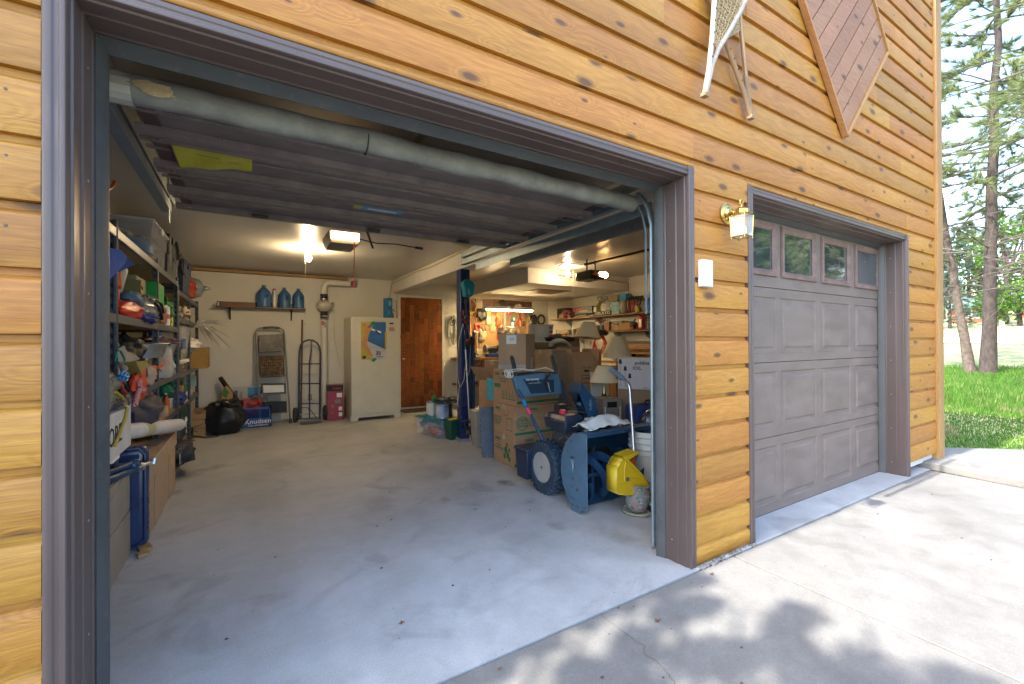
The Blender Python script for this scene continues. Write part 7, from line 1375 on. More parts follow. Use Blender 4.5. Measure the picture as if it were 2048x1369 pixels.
# lower shelf
tbm=mat('leather_tan',(.20,.07,.03),.6,bump=.3); y0,y1,za_,zb_=RB_(1190,640,1219,662,X=3.38)
a=M(); a.tube([(3.40,y1,zb_-.02),(3.37,y1-.1,zb_+.01),(3.37,(y0+y1)/2,zb_-.04),(3.37,y0+.1,zb_),(3.40,y0,zb_-.03)],.02,6,flat=.3); a.box(3.37,y0,za_,3.42,y0+.16,zb_-.04); S(a,'tool_belt',[tbm],'brown leather tool belt hanging from the upper shelf','tool belt',bevel=.004)
for i,(px,lb) in enumerate(((1196,'left of two dark metal cups under the tool belt'),(1205,'right of two dark metal cups under the tool belt'))):
    q=oX(px,662,3.38); a=M(); a.lathe([(0,0),(.045,0),(.05,.10),(.045,.10),(.04,.01),(0,.01)],(3.38,q.y,q.z),16); S(a,'metal_cup',[mat('cup_dark',(.10,.12,.14),.4,metal=.5)],lb,'cup',smooth=40)
rblob('hand_drill','black cordless drill hanging beneath the two metal cups','drill',(1196,660,1211,672),black,None,.3,.2,X=3.38,seed=6)
rbox('flat_dark_box','flat dark box stacked on the small tan boxes','box',(1220,642,1243,650),mixd,z2+.115,.2)
rbox('tan_box','small tan box, left of the pair on the lower shelf','box',(1221,651,1237,662),card,z2,.16); rbox('tan_box','wider tan box, right of the pair on the lower shelf','box',(1238,645,1260,660),mat('tan_card2',(.33,.20,.08),.8),z2,.18)
cl=T('clamp_light','black and red clamp light on the lower shelf','clamp light',(3.42,3.8,z2)); q=oX(1267,650,3.42); a=M(); a.blob((3.42,q.y,q.z+.01),(.05,.06,.05),3,.3,2,10); a.tube([(3.42,q.y,q.z),(3.40,q.y+.02,z2+.01)],.015,7); a.tube([(3.42,q.y,q.z+.03),(3.42,q.y-.04,q.z+.1)],.012,6); a.make('lamp_head',black,cl,smooth=50); a=M(); a.box(3.38,q.y-.03,z2+.01,3.41,q.y+.04,z2+.05); a.make('clamp_jaw',red,cl,bevel=.004)
q=oX(1282,655,3.41); a=M(); a.lathe([(0,0),(.055,0),(.06,.01),(.06,.20),(.04,.22),(0,.22)],(3.43,q.y,z2),20); rc_=S(a,'red_canister',[red],'red canister with a white label on the lower shelf','canister',smooth=40); a=M(); a.box(3.366,q.y-.05,z2+.04,3.372,q.y+.01,z2+.17); a.make('label',paper,rc_)
wb_=M(); y0,y1,za_,zb_=RB_(1290,632,1304,656,X=3.40)
for k in range(6): wb_.tube([(3.40,y0,z2+.01+.035*k),(3.40,y1,z2+.01+.035*k),(3.56,y1,z2+.01+.035*k),(3.56,y0,z2+.01+.035*k)],.003,5,closed=True)
for k in range(5): wb_.tube([(3.40,y0+(y1-y0)*k/4,z2),(3.40,y0+(y1-y0)*k/4,z2+.19)],.003,5)
S(wb_,'wire_basket',[mat('basket_dark',(.08,.09,.10),.4,metal=.5)],'dark wire basket at the front end of the lower shelf','basket')
a=M(); a.box(3.385,2.5,z2+.001,3.5,4.4,z2+.008); S(a,'blue_shelf_cloth',[mat('cloth_slate',(.06,.12,.16),.8)],'slate blue cloth lining the front of the lower shelf','cloth')
# back short shelf pots
for i,(px,r_,h_,mt,lb) in enumerate(((1138,.05,.11,mat('pot_grey',(.28,.27,.25),.7),'grey clay pot, leftmost on the short shelf'),(1148,.06,.12,mat('pot_grey',(.28,.27,.25),.7),'wider grey clay pot in the middle of the short shelf'),(1158,.05,.14,mat('pot_brass',(.30,.22,.10),.4,metal=.4),'brassy pot at the right of the short shelf'))):
    q=oX(px,668,3.38); a=M(); a.lathe([(0,0),(r_*.7,0),(r_,h_*.9),(r_*1.08,h_*.92),(r_*1.08,h_),(r_*.9,h_),(r_*.8,h_*.5),(0,h_*.4)],(3.38,q.y,z3),18); S(a,'clay_pot',[mt],lb,'pot',smooth=40)
q=oX(1125,665,3.35); a=M(); a.blob((3.38,q.y,z3+.05),(.08,.16,.05),3,.3,2,10,fine=.2); S(a,'cloth_gloves',[mat('glove_tan',(.35,.25,.15),.8)],'tan work gloves at the left end of the short shelf','gloves',smooth=50)
# orange cord coil
oc=M(); q=oX(1202,688,3.45)
for k in range(8):
    oc.tube([(3.45-.01*k,q.y+.16*math.cos(t+.2*k)*(1-.03*k)+.03*math.sin(3*t+k),q.z-.01+.17*math.sin(t+.2*k)*(1+.05*math.sin(k))+.02*math.cos(2*t+k)) for t in [i*.314 for i in range(20)]],.007,5,closed=True)
S(oc,'orange_extension_cord',[mat('cord_redorange',(.60,.07,.03),.5)],'tangled coil of orange red extension cord under the shelves','cord',smooth=60)
# lumber
for i,(px0,px1,pt,pb,lb) in enumerate(((1178,1186,703,757,'first rough board leaning upright beside the leaning lamp pole'),(1188,1193,705,757,'thin upright board between the two wider ones'),(1192,1208,702,757,'slanting board leaning right under the orange cord'),(1182,1188,712,757,'short dark stave between the upright boards'))):
    A0,B0=oY((px0+px1)/2-(6 if i==2 else 0),pb,3.3),oY((px0+px1)/2,pt,3.5); w_=.035 if i!=1 else .02; a=M(); a.hexa([(A0.x-w_,A0.y,.0),(A0.x+w_,A0.y,.0),(A0.x+w_,A0.y+.03,.0),(A0.x-w_,A0.y+.03,.0),(B0.x-w_,B0.y,B0.z),(B0.x+w_,B0.y,B0.z),(B0.x+w_,B0.y+.03,B0.z),(B0.x-w_,B0.y+.03,B0.z)],r=.2+.2*i); S(a,'lumber_board',[wood('raw_pine_z',(.46,.27,.11),(.34,.17,.07),(.12,.06,.03),'z',knots=3,rough=.7,var=.5) if i!=3 else mixd],lb,'board','boards leaning upright at the right wall')
for i,(z,x0,ya) in enumerate(((1.02,3.36,4.3),(1.06,3.38,4.15),(1.10,3.34,4.35),(1.145,3.37,4.2),(.85,3.30,4.4))):
    a=M(); a.box(x0,2.2,z,x0+.14,ya,z+.034,r=.15+.17*i); S(a,'lumber_plank',[piney_m],['lowest plank of the pile on the wall brackets','second plank up in the pile on the wall brackets','third plank up in the pile on the wall brackets','fourth plank up in the pile, under the black strip','single long plank lying below the pile of planks'][i],'plank')
a=M(); a.box(3.36,2.2,1.185,3.5,4.3,1.20); a.tube([(3.37,2.3,1.215),(3.38,3.4,1.21),(3.40,4.25,1.225)],.02,7); S(a,'black_pipe',[black],'black plastic strip lying on top of the plank pile','strip',smooth=40)
for y in (3.0,3.85): 
    a=M(); a.prism([(3.64,1.015),(3.33,1.015),(3.62,.9)],y-.01,y+.01,'y'); a.prism([(3.64,.848),(3.28,.848),(3.62,.74)],y-.01,y+.01,'y'); S(a,'lumber_bracket',[black],'black wall bracket under the planks, %s one'%('nearer' if y==3.0 else 'farther'),'bracket')
a=M(); a.box(3.0,3.4,.0,3.5,4.2,.80); S(a,'brown_cabinet',[mat('cabinet_brown',(.14,.07,.035),.6)],'plain brown cabinet below the planks behind the lamps','cabinet',bevel=.01)
# ================= WORKBENCH AND PEGBOARD =================
pbm,tp_,bp_=nmat('pegboard'); vo=N(tp_,'TexVoronoi',i_Scale=1.,i_Randomness=0.); tp_.links.new(coords(tp_,(39.4,39.4,39.4)),vo.inputs['Vector']); cr=N(tp_,'ValToRGB'); cr.color_ramp.elements[0].position=.10; cr.color_ramp.elements[0].color=(.03,.02,.01,1); cr.color_ramp.elements[1].position=.16; cr.color_ramp.elements[1].color=(.34,.20,.085,1)
n_=N(tp_,'TexNoise',i_Scale=3.); tp_.links.new(coords(tp_),n_.inputs['Vector']); mx=N(tp_,'MixRGB',i_0=.25,blend_type='MULTIPLY'); tp_.links.new(vo.outputs['Distance'],cr.inputs[0]); tp_.links.new(cr.outputs[0],mx.inputs[1]); tp_.links.new(n_.outputs[0],mx.inputs[2]); tp_.links.new(mx.outputs[0],bp_.inputs['Base Color']); bp_.inputs['Roughness'].default_value=.8
pg=T('pegboard','tan pegboard covered with hand tools above the workbench','pegboard',(2.3,6.4,.95)); a=M(); a.box(1.45,6.412,.93,3.22,6.43,1.86); a.make('peg_panel',pbm,pg); a=M(); a.box(1.45,6.409,1.86,3.20,6.43,2.10,r=.5); a.make('header_board',wood('brown_ply',(.13,.055,.025),(.08,.03,.015),(.03,.015,.01),'x',knots=2,rough=.6,useR=False),pg)
wk_=T('workbench','wooden workbench with open shelves beneath the pegboard','workbench',(2.2,6.1,0)); a=M(); a.box(1.30,5.84,.885,3.2,6.41,.935,r=.4); a.make('bench_top',wood('bench_oak',(.30,.13,.045),(.18,.07,.025),(.05,.02,.01),'x',knots=2,rough=.5,useR=False),wk_,bevel=.004)
for x in (1.32,1.72,2.5,3.12): a=M(); a.box(x,5.88,0,x+.05,5.95,.885,r=x/4); a.make('bench_leg',wood('bench_leg_wood',(.26,.11,.04),(.16,.06,.02),(.05,.02,.01),'z',knots=2,rough=.6),wk_)
a=M(); a.box(1.32,5.9,.40,3.15,6.4,.43); a.box(1.32,5.9,.72,3.15,5.93,.80); a.make('bench_shelf',wood('bench_leg_x',(.22,.10,.04),(.14,.055,.02),(.05,.02,.01),'x',useR=False),wk_)
PYY=6.385
def pq(x,y): q=oY(x,y,PYY); return q.x,q.z
def tool(kind,px,py,s,mt,label,rot=0,mt2=None,name=None,cat=None):
    x,z=pq(px,py); m=M(); m.X=Matrix.Translation((x,PYY,z))@Matrix.Rotation(R(rot),4,'Y')@Matrix.Scale(s*1.3,4)
    h=None
    if kind=='hammer': m.tube([(0,0,-.13),(0,0,.10)],.012,7); h=M(); h.X=m.X; h.box(-.05,-.014,.10,.05,.014,.135)
    elif kind=='saw': m.prism([(-.03,.12),(.03,.12),(.012,-.16),(-.012,-.16)],-.002,.002,'y'); h=M(); h.X=m.X; h.prism([(-.035,.10),(.04,.10),(.045,.17),(-.03,.18)],-.01,.01,'y')
    elif kind=='driver': m.tube([(0,0,-.10),(0,0,.02)],.004,6); h=M(); h.X=m.X; h.tube([(0,0,.02),(0,0,.04),(0,0,.10)],[.010,.015,.012],8)
    elif kind=='wrench': m.prism([(-.008,-.10),(.008,-.10),(.008,.08),(.02,.10),(.02,.125),(.008,.115),(0,.10),(-.008,.115),(-.02,.125),(-.02,.10),(-.008,.08)],-.004,.004,'y')
    elif kind=='pliers': m.tube([(-.03,0,-.09),(-.012,0,-.03),(0,0,.02),(.004,0,.07)],.008,6); h=M(); h.X=m.X; h.tube([(.03,0,-.09),(.012,0,-.03),(0,0,.02),(-.004,0,.07)],.008,6)
    elif kind=='roll': m.tube([(.04*math.cos(k*.5236),0,.04*math.sin(k*.5236)) for k in range(12)],.018,8,closed=True)
    elif kind=='card': m.box(-.035,-.004,-.09,.035,.004,.09); h=M(); h.X=m.X; h.box(-.025,-.010,-.06,.025,-.004,.02)
    elif kind=='square': m.box(-.01,-.003,-.12,.01,.003,.1); m.box(.01,-.004,.08,.10,.004,.1)
    elif kind=='hang': m.tube([(0,0,.12),(-.02,-.01,0),(0,-.02,-.12),(.02,-.01,0),(.005,0,.12)],.006,6)
    elif kind=='lump': m.blob((0,-.02,0),(.05,.03,.06),int(px),.35,2.2,8,fine=.2)
    o=S(m,name or {'hammer':'hammer','saw':'hand_saw','driver':'screwdriver','wrench':'spanner','pliers':'pliers','roll':'tape_roll','card':'packaged_part','square':'try_square','hang':'hanging_strap','lump':'hand_tool'}[kind],[mt],label,cat or {'hammer':'hammer','saw':'saw','driver':'screwdriver','wrench':'spanner','pliers':'pliers','roll':'tape','card':'packet','square':'square','hang':'strap','lump':'tool'}[kind],group='tools hanging on the pegboard',smooth=40)
    if h: h.make('tool_handle' if kind!='hammer' else 'hammer_head',mt2 or steel,o,smooth=40)
w1=mat('handle_ash',(.42,.26,.12),.5); yl_=mat('pack_yellow',(.50,.38,.08),.5); dk=black
TL=[('roll',955,656,1.1,red,'red tape roll on a peg at the left of the pegboard'),('hang',948,634,1.3,mat('strap_maroon',(.15,.02,.02),.7),'dark red hanging strap at the far left of the pegboard'),('lump',963,630,1.4,dk,'black heat gun shape hanging below the yellow ring'),('lump',966,657,.9,mat('tool_brown',(.16,.10,.06),.6),'small brown hand tool right of the red tape roll'),('hammer',954,680,1.1,w1,'long wood handled hammer under the red tape roll'),('driver',960,688,1.2,steel,'screwdriver with blue grip beside the long hammer',0,mat('grip_blue',(.05,.08,.45),.4)),('lump',965,672,1.2,mat('tool_cream',(.35,.30,.2),.6),'cream caulking tool next to the blue gripped screwdriver'),('card',977,637,1.1,yl_,'tall yellow packet on the upper pegboard',0,paper),('card',986,648,1.4,mat('pack_pink',(.5,.22,.18),.5),'large pink and green packet right of the yellow one',0,mat('pack_green',(.12,.3,.15),.5)),('lump',997,632,1.1,mat('tool_tan',(.42,.25,.08),.6),'tan pouch on the pegboard under the shop light'),('lump',995,644,1.0,mat('tool_redorange',(.5,.1,.03),.5),'red orange clamp below the tan pouch'),('hammer',996,664,1.0,red,'red handled hammer low on the pegboard'),('wrench',1002,647,1.2,steel,'bright spanner right of the red orange clamp'),('saw',1010,638,1.0,steel,'small saw with dark handle in the middle of the pegboard',0,dk),('driver',1014,634,1.1,steel,'first of two red gripped screwdrivers',0,red),('driver',1020,634,1.1,steel,'second of two red gripped screwdrivers',0,mat('grip_scarlet',(.6,.02,.02),.3)),('card',1025,647,.8,mat('pack_blue',(.05,.15,.4),.5),'small blue packet above the pliers rack',0,paper),('card',1028,637,.6,mat('pack_green2',(.1,.3,.1),.5),'tiny green and white packet on the pegboard',0,paper),('pliers',1034,640,1.2,steel,'steel pliers in the upper right rack',15),('pliers',1041,636,1.2,red,'red handled pliers in the upper right rack',-10,red),('pliers',1048,640,1.1,mat('grip_orange',(.55,.2,.03),.4),'orange handled pliers at the rack end',20),('driver',1035,655,1.1,steel,'red screwdriver in the lower rack',0,red),('driver',1040,656,1.2,steel,'wooden handled chisel, first in the lower rack',0,w1),('driver',1044,656,1.2,steel,'brown handled chisel in the middle of the lower rack',0,mat('grip_brown',(.2,.08,.03),.4)),('driver',1048,656,1.1,steel,'last chisel of the lower rack with dark grip',0,dk),('square',1055,650,1.1,w1,'wooden try square right of the chisels'),('hammer',1060,645,1.2,mat('handle_yellow',(.5,.33,.06),.5),'yellow handled hammer at the right of the pegboard',-12),('lump',1066,640,1.3,dk,'black tool bag hanging at the right end of the pegboard'),('lump',1024,662,1.2,mixd,'cluster of small drill bits in the lower middle'),('card',972,700,.7,mat('pack_ivory',(.5,.45,.35),.6),'ivory packet standing behind the bench grinder',0,ink),('saw',1000,690,1.1,steel,'short saw hanging low behind the drill press',20,w1),('wrench',1008,700,1.0,steel,'small spanner low on the pegboard near the cardboard')]
for a_ in TL: tool(*a_[:6],**({'rot':a_[6]} if len(a_)>6 else {}),**({'mt2':a_[7]} if len(a_)>7 else {}))
x,z=pq(940,613); a=M(); a.tube([(x+.13*math.cos(k*.2618),6.36,z+.14*math.sin(k*.2618)) for k in range(24)],.010,7,closed=True); S(a,'yellow_ring',[mat('ring_yellow',(.45,.33,.03),.5)],'yellow hoop with a crossing cord on the header board','hoop',smooth=60)
x,z=pq(1080,640); a=M(); a.tube([(x+.09*math.cos(k*.3927),6.34,z+.10*math.sin(k*.3927)) for k in range(16)],.022,8,closed=True); S(a,'ear_defenders',[black],'black round ear defenders hanging right of the pegboard','ear defenders',smooth=60)
for i,(px,py) in enumerate(((1005,607),(1022,614),(1035,615))):
    x,z=pq(px,py); a=M(); a.blob((x,6.37,z),(.07,.03,.05),i,.5,3,8,fine=.4); S(a,'hanging_gadget',[(dk,dk,mat('gadget_white',(.5,.4,.35),.6))[i]],['spiky black decoration on the brown header board','small round black knob over the shop light','pale frilly ornament above the shop light'][i],'ornament',smooth=50)
a=M(); x,z=pq(955,607); a.box(x-.02,6.40,z-.10,x+.12,6.407,z+.08); S(a,'pinned_paper',[mat('paper_dim',(.3,.25,.2),.8)],'pale paper sheet pinned at the left of the header board','paper')
# bench top things
def bq(px,py,Y): return oY(px,py,Y)
dpz=T('drill_press','dark bench drill press behind the tall cardboard box','drill press',(2.05,6.0,.935)); q=bq(1000,690,6.0); a=M(); a.cyl((q.x+.02,6.02,.94),(q.x+.02,6.02,1.45),.03,n=12); a.box(q.x-.10,5.9,.936,q.x+.12,6.12,.97); a.box(q.x-.10,5.88,1.12,q.x+.06,6.05,1.15); a.blob((q.x+.02,5.93,1.40),(.09,.14,.12),3,.15,2,12); a.cyl((q.x-.0,5.88,1.20),(q.x-.0,5.88,1.34),.025,n=10); a.make('press_body',mat('press_dark',(.06,.05,.045),.4,metal=.3),dpz,smooth=40); a=M(); a.tube([(q.x+.06,5.86,1.33),(q.x+.16,5.84,1.46),(q.x+.19,5.84,1.50)],.008,6); a.blob((q.x+.17,5.88,1.52),(.10,.06,.02),1,.1,1,8); a.make('press_handle',steel,dpz,smooth=40)
gr=T('bench_grinder','dark bench grinder with two wheels on the workbench','bench grinder',(1.85,6.0,.935)); q=bq(985,685,6.0); a=M(); a.cyl((q.x-.12,6.0,1.10),(q.x+.12,6.0,1.10),.055,n=14); a.box(q.x-.06,5.95,.936,q.x+.06,6.05,1.06); a.make('motor',mat('press_dark',(.06,.05,.045),.4),gr,smooth=40)
for s_ in (-1,1): a=M(); a.cyl((q.x+s_*.14,6.0,1.10),(q.x+s_*.17,6.0,1.10),.08,n=18); a.make('grinding_wheel',mat('stone_grey',(.2,.19,.18),.9),gr,smooth=40)
a=M(); q=bq(983,715,5.9); a.box(q.x-.09,5.87,.936,q.x+.15,6.0,1.01); S(a,'blue_parts_box',[mat('parts_blue',(.01,.03,.16),.4)],'navy blue parts box on the front of the workbench','parts box',bevel=.006)
a=M(); q=bq(946,713,5.9); a.blob((q.x,5.95,.975),(.12,.07,.05),3,.4,3,10,fine=.3); a.box(q.x-.10,5.88,.936,q.x+.14,6.0,.955); S(a,'black_tool_heap',[black],'heap of black power tool parts at the left of the bench','tools',smooth=40)
a=M(); q=bq(958,703,6.1); a.box(q.x-.05,6.08,.936,q.x+.06,6.15,1.10); S(a,'white_parts_carton',[mat('pack_ivory',(.5,.45,.35),.6)],'ivory carton standing on the bench behind the black heap','carton',bevel=.003)
# things on boxes right of the tall box
q=oY(1086,684,3.2); wbk=T('cream_bucket','large cream bucket with small stickers behind the tall taped box','bucket',(q.x,3.25,q.z)); a=M(); a.lathe([(0,0),(.135,0),(.165,.21),(.17,.215),(.165,.225),(.155,.21),(.12,.02),(0,.02)],(q.x,3.25,q.z),32); a.make('bucket_body',mat('bucket_cream',(.55,.50,.40),.5),wbk,smooth=40)
for i,(u,v,w_,mt) in enumerate(((.03,.17,.03,ink),(.03,.12,.05,mat('sticker_mauve',(.15,.08,.12),.5)),(.02,.06,.04,mat('sticker_green',(.1,.25,.15),.5)))): a=M(); a.box(q.x+u,3.25-.158,q.z+v,q.x+u+w_,3.25-.150,q.z+v+.02); a.make('sticker',mt,wbk)
st2=M(); st2.box(.95,3.02,.0,1.72,3.55,q.z-.003); S(st2,'plastic_cabinet',[mat('cabinet_dim',(.20,.13,.07),.7)],'brown cabinet holding the cream bucket and the black tray','cabinet',bevel=.01)
a=M(); p0_,p1_=oY(1094,675,3.05),oY(1143,686,3.05); zt9=p0_.z; a.hexa([(p0_.x+.03,2.98,q.z),(p1_.x-.02,2.98,q.z),(p1_.x-.02,3.12,q.z),(p0_.x+.03,3.12,q.z),(p0_.x,2.95,zt9),(p1_.x,2.95,zt9),(p1_.x,3.15,zt9),(p0_.x,3.15,zt9)]); S(a,'black_tray',[mat('tray_black',(.015,.02,.03),.4)],'wide black plastic tray beside the cream bucket','tray',bevel=.008)
a=M(); r_=oY(1105,671,3.05); a.blob((r_.x,3.05,zt9+.015),(.025,.025,.025),1,0,1,8); S(a,'red_ball',[red],'small red ball sitting in the black tray','ball',smooth=60)
a=M(); r_=oY(1114,668,3.05); a.blob((r_.x,3.05,zt9+.015),(.06,.05,.03),4,.4,3,10); S(a,'green_tool',[mat('tool_dgreen',(.01,.07,.04),.4)],'dark green sander lying in the black tray','sander',smooth=50)
a=M(); r_=oY(1113,656,3.3); a.cyl((r_.x,3.3,zt9+.0),(r_.x,3.3,zt9+.10),.012,n=10); S(a,'candle',[paper],'white candle standing behind the black tray','candle',smooth=50)
# hose wreath and chest behind boxes
a=M(); r_=oY(1112,700,3.0)
for k in range(3): a.tube([(1.30+.15*math.cos(t),2.93-.02*k,1.14+(.09-.012*k)*math.sin(t)+.02) for t in [i*.262 for i in range(13)]],.018,7)
S(a,'grey_hose',[mat('hose_grey',(.30,.29,.26),.5)],'thick grey hose arched over the tall brown box','hose',smooth=60)
a=M(); r_=oY(1139,695,3.4); a.box(r_.x-.14,3.35,.5,r_.x+.14,3.6,r_.z+.14); S(a,'red_brown_chest',[mat('chest_redbrown',(.10,.025,.02),.5)],'dark red brown chest behind the flap box','chest',bevel=.006)
a=M(); r_=oY(1152,700,3.2); a.lathe([(.04,0),(.045,.02),(.015,.04),(.02,.08),(.04,.10),(.02,.13),(.012,.2),(0,.2)],(r_.x,3.2,r_.z-.03),16); S(a,'lamp_finial_stand',[mat('bronze',(.12,.08,.05),.35,metal=.7)],'dark bronze turned lamp base beside the red brown chest','lamp base',smooth=60)
st3=M(); st3.box(r_.x-.12,3.12,.4,r_.x+.12,3.32,r_.z-.031); S(st3,'side_carton',[card2],'plain brown carton directly under the bronze lamp base','carton')
# wires
def wire(label,pts,r_,mt,name='cable'): a=M(); a.tube(pts,r_,6); return S(a,name,[mt],label,'cable',smooth=60)
yw=mat('wire_yellow',(.42,.36,.06),.5)
wire('yellow cable running along the ceiling beam to the back corner',[(-.55,2.86,2.30),(-.2,2.95,2.335),(.02,3.1,2.345),(.155,3.15,2.34),(.158,3.8,2.32),(.157,4.4,2.30),(.158,5.0,2.325),(.157,5.7,2.31),(.158,6.41,2.30),(.150,6.42,2.25),(.12,6.42,2.05),(.15,6.42,2.0),(.24,6.42,2.0),(.245,6.42,1.6)],.006,yw)
wire('orange cable looping from the right opener to the red conduit',[(1.63,3.2,2.32),(1.8,3.6,2.33),(2.1,3.98,2.27),(2.6,3.985,2.25),(3.1,3.985,2.27),(3.62,3.985,2.25),(3.62,3.99,1.72)],.007,mat('wire_orange',(.45,.10,.02),.5))
wire('thin white cable sagging along the left ceiling',[(-2.6,2.4,2.347),(-2.1,2.3,2.343),(-1.7,2.35,2.338),(-1.4,2.4,2.345)],.003,paper)
a=M(); 
for k in range(26): y=.0
a.tube([(1.55+.018*k+.0,3.22,2.30+.012*(k%2)) for k in range(26)],.005,4); S(a,'garage_spring',[steel],'short coiled extension spring hanging by the right opener bracket','spring')
for i,(x,y) in enumerate(((2.9,3.3),(3.2,3.95))): pass
# ================= THINGS ON THE FACADE =================
lt=T('wall_lantern','polished brass and glass wall lantern with a white bulb beside the closed door','wall lantern',(.33,-.05,1.95))
lx0,lz0=.292,1.957
a=M(); a.lathe([(0,.0),(.058,0),(.060,.006),(.050,.010),(.046,.016),(.034,.018),(.028,.030),(.014,.036),(.012,.05)],(lx0,-.001,lz0),32,ax=(0,-1,0)); a.v=[(x if True else x,y,z) for x,y,z in a.v]; a.make('back_plate',brass,lt,smooth=40)
cy=-.093; cx=lx0
a=M(); a.tube([(lx0,-.03,lz0+.01),(lx0,-.045,lz0+.0),(lx0,-.055,lz0-.015)],.009,10); a.tube([(lx0,-.02,lz0-.03),(lx0,-.035,lz0-.055),(lx0,-.048,lz0-.04),(lx0,-.04,lz0-.03),(lx0,-.03,lz0-.038)],.005,8); a.make('arm',brass,lt,smooth=50)
s1,s2=.038,.043; zt_,zb_=1.925,1.805
a=M()
for sx in (-1,1):
    for sy in (-1,1): a.tube([(cx+sx*s2,cy+sy*s2,zt_),(cx+sx*s1,cy+sy*s1,zb_)],.0035,6); a.lathe([(0,-.012),(.005,-.008),(.004,0)],(cx+sx*s1,cy+sy*s1,zb_-.002),8)
for z,s_ in ((zt_,s2),(zb_,s1)):
    for p,q in (((-1,-1),(1,-1)),((1,-1),(1,1)),((1,1),(-1,1)),((-1,1),(-1,-1))): a.tube([(cx+p[0]*s_,cy+p[1]*s_,z),(cx+q[0]*s_,cy+q[1]*s_,z)],.004,6)
a.make('cage',brass,lt,smooth=50)
a=M(); a.hexa([(cx-s2,cy-s2,zt_),(cx+s2,cy-s2,zt_),(cx+s2,cy+s2,zt_),(cx-s2,cy+s2,zt_),(cx-s2*.8,cy-s2*.8,zt_+.012),(cx+s2*.8,cy-s2*.8,zt_+.012),(cx+s2*.8,cy+s2*.8,zt_+.012),(cx-s2*.8,cy+s2*.8,zt_+.012)]); a.lathe([(.038,zt_+.010),(.040,zt_+.030),(.036,zt_+.034),(.020,zt_+.044),(.006,zt_+.050),(.005,zt_+.062),(0,zt_+.063)],(cx,cy,0),24); a.tube([(cx+.013*math.cos(k*.5236),cy,zt_+.076+.015*math.sin(k*.5236)) for k in range(12)],.0035,7,closed=True); a.make('roof_cap',brass,lt,smooth=40)
gm=mat('lantern_pane',(.85,.88,.85),.08,alpha=.22,bump=.3,bscale=90)
for p,q in (((-1,-1),(1,-1)),((1,-1),(1,1)),((1,1),(-1,1)),((-1,1),(-1,-1))): a=M(); a.quad((cx+p[0]*s1,cy+p[1]*s1,zb_),(cx+q[0]*s1,cy+q[1]*s1,zb_),(cx+q[0]*s2,cy+q[1]*s2,zt_),(cx+p[0]*s2,cy+p[1]*s2,zt_)); a.make('glass_pane',gm,lt)
a=M(); a.lathe([(0,-.075),(.018,-.068),(.026,-.05),(.024,-.03),(.015,-.005),(.013,.02),(.013,.03)],(cx,cy,1.88),20); a.make('bulb',mat('bulb_frosted',(.8,.8,.76),.4),lt,smooth=60)
a=M(); q0,q1_=oY(1405,519,-.03),oY(1425,575,-.03); a.box(q0.x,-.035,q1_.z,q1_.x,-.0,q0.z); o=S(a,'door_sensor',[white],'white rectangular plastic sensor box screwed to the cedar post','sensor box',bevel=.003)
a=M(); a.box(q0.x+.006,-.0375,q1_.z+.008,q1_.x-.006,-.035,q0.z-.008); a.make('cover',white,o,bevel=.002)
# snowshoes
ssw=mat('snowshoe_ash',(.40,.35,.29),.55,var=.15,scale=12); ssd=mat('snowshoe_dark',(.24,.15,.08),.6,var=.2); gut=mat('rawhide',(.42,.33,.20),.6,var=.2)
def snowshoe(label,tip,pl_,pr_,Y,wm,inner):
    t=T('snowshoe',label,'snowshoe',(oY(*tip,Y).x,Y,oY(*tip,Y).z),'pair of snowshoes on the gable')
    A0=oY(*tip,Y); Ls=[oY(x,y,Y) for x,y in pl_]; Rs=[oY(x,y,Y) for x,y in pr_]
    a=M(); a.tube([A0]+Ls,.014,8); a.make('frame_rail',wm,t,smooth=50); a=M(); a.tube([A0+Vector((.008,0,.01))]+Rs,.014,8); a.make('frame_rail',wm,t,smooth=50)
    a=M(); a.box(A0.x-.016,Y-.016,A0.z-.012,A0.x+.02,Y+.016,A0.z+.01); a.make('tail_end',ssd,t,bevel=.003)
    L_=Ls[inner:]; R_=Rs[inner:]; 
    def at(P,t_): 
        t_=t_*(len(P)-1); i=min(int(t_),len(P)-2); return P[i].lerp(P[i+1],t_-i)
    w_=M(); nn=30
    for k in range(nn):
        u=k/(nn-1.); l,r=at(L_,u),at(R_,min(1,u+.07)); r2=at(R_,max(0,u-.07)); w_.tube([l,l.lerp(r,.5)+Vector((0,.004*(k%2),0)),r],.0026,4); w_.tube([l,l.lerp(r2,.5)-Vector((0,.004*(k%2),0)),r2],.0026,4)
    for k in range(7):
        v=(k+.5)/7; w_.tube([at(L_,u_).lerp(at(R_,u_),v)+Vector((.006*math.sin(u_*40+k),0,0)) for u_ in [i/12 for i in range(13)]],.0024,4)
    w_.make('webbing',gut,t)
    for k in range(8):
        a=M(); l=at(Ls,.1+.1*k); a.blob((l.x,l.y-.013,l.z),(.004,.003,.006),1,0,1,5); a.make('lacing_hole',dark,t)
    return t
snowshoe('bleached pale snowshoe whose long tail tip points down to the left',(1409,190),[(1418,140),(1424,80),(1428,20),(1433,-60),(1420,-160)],[(1424,130),(1436,100),(1460,60),(1480,25),(1500,-20),(1540,-120)],-.075,ssw,1)
snowshoe('darker brown snowshoe crossing behind, its tail tip down to the right',(1501,235),[(1488,185),(1468,130),(1450,80),(1430,20),(1400,-60)],[(1494,180),(1488,120),(1482,60),(1478,10),(1470,-60),(1450,-150)],-.035,ssd,2)
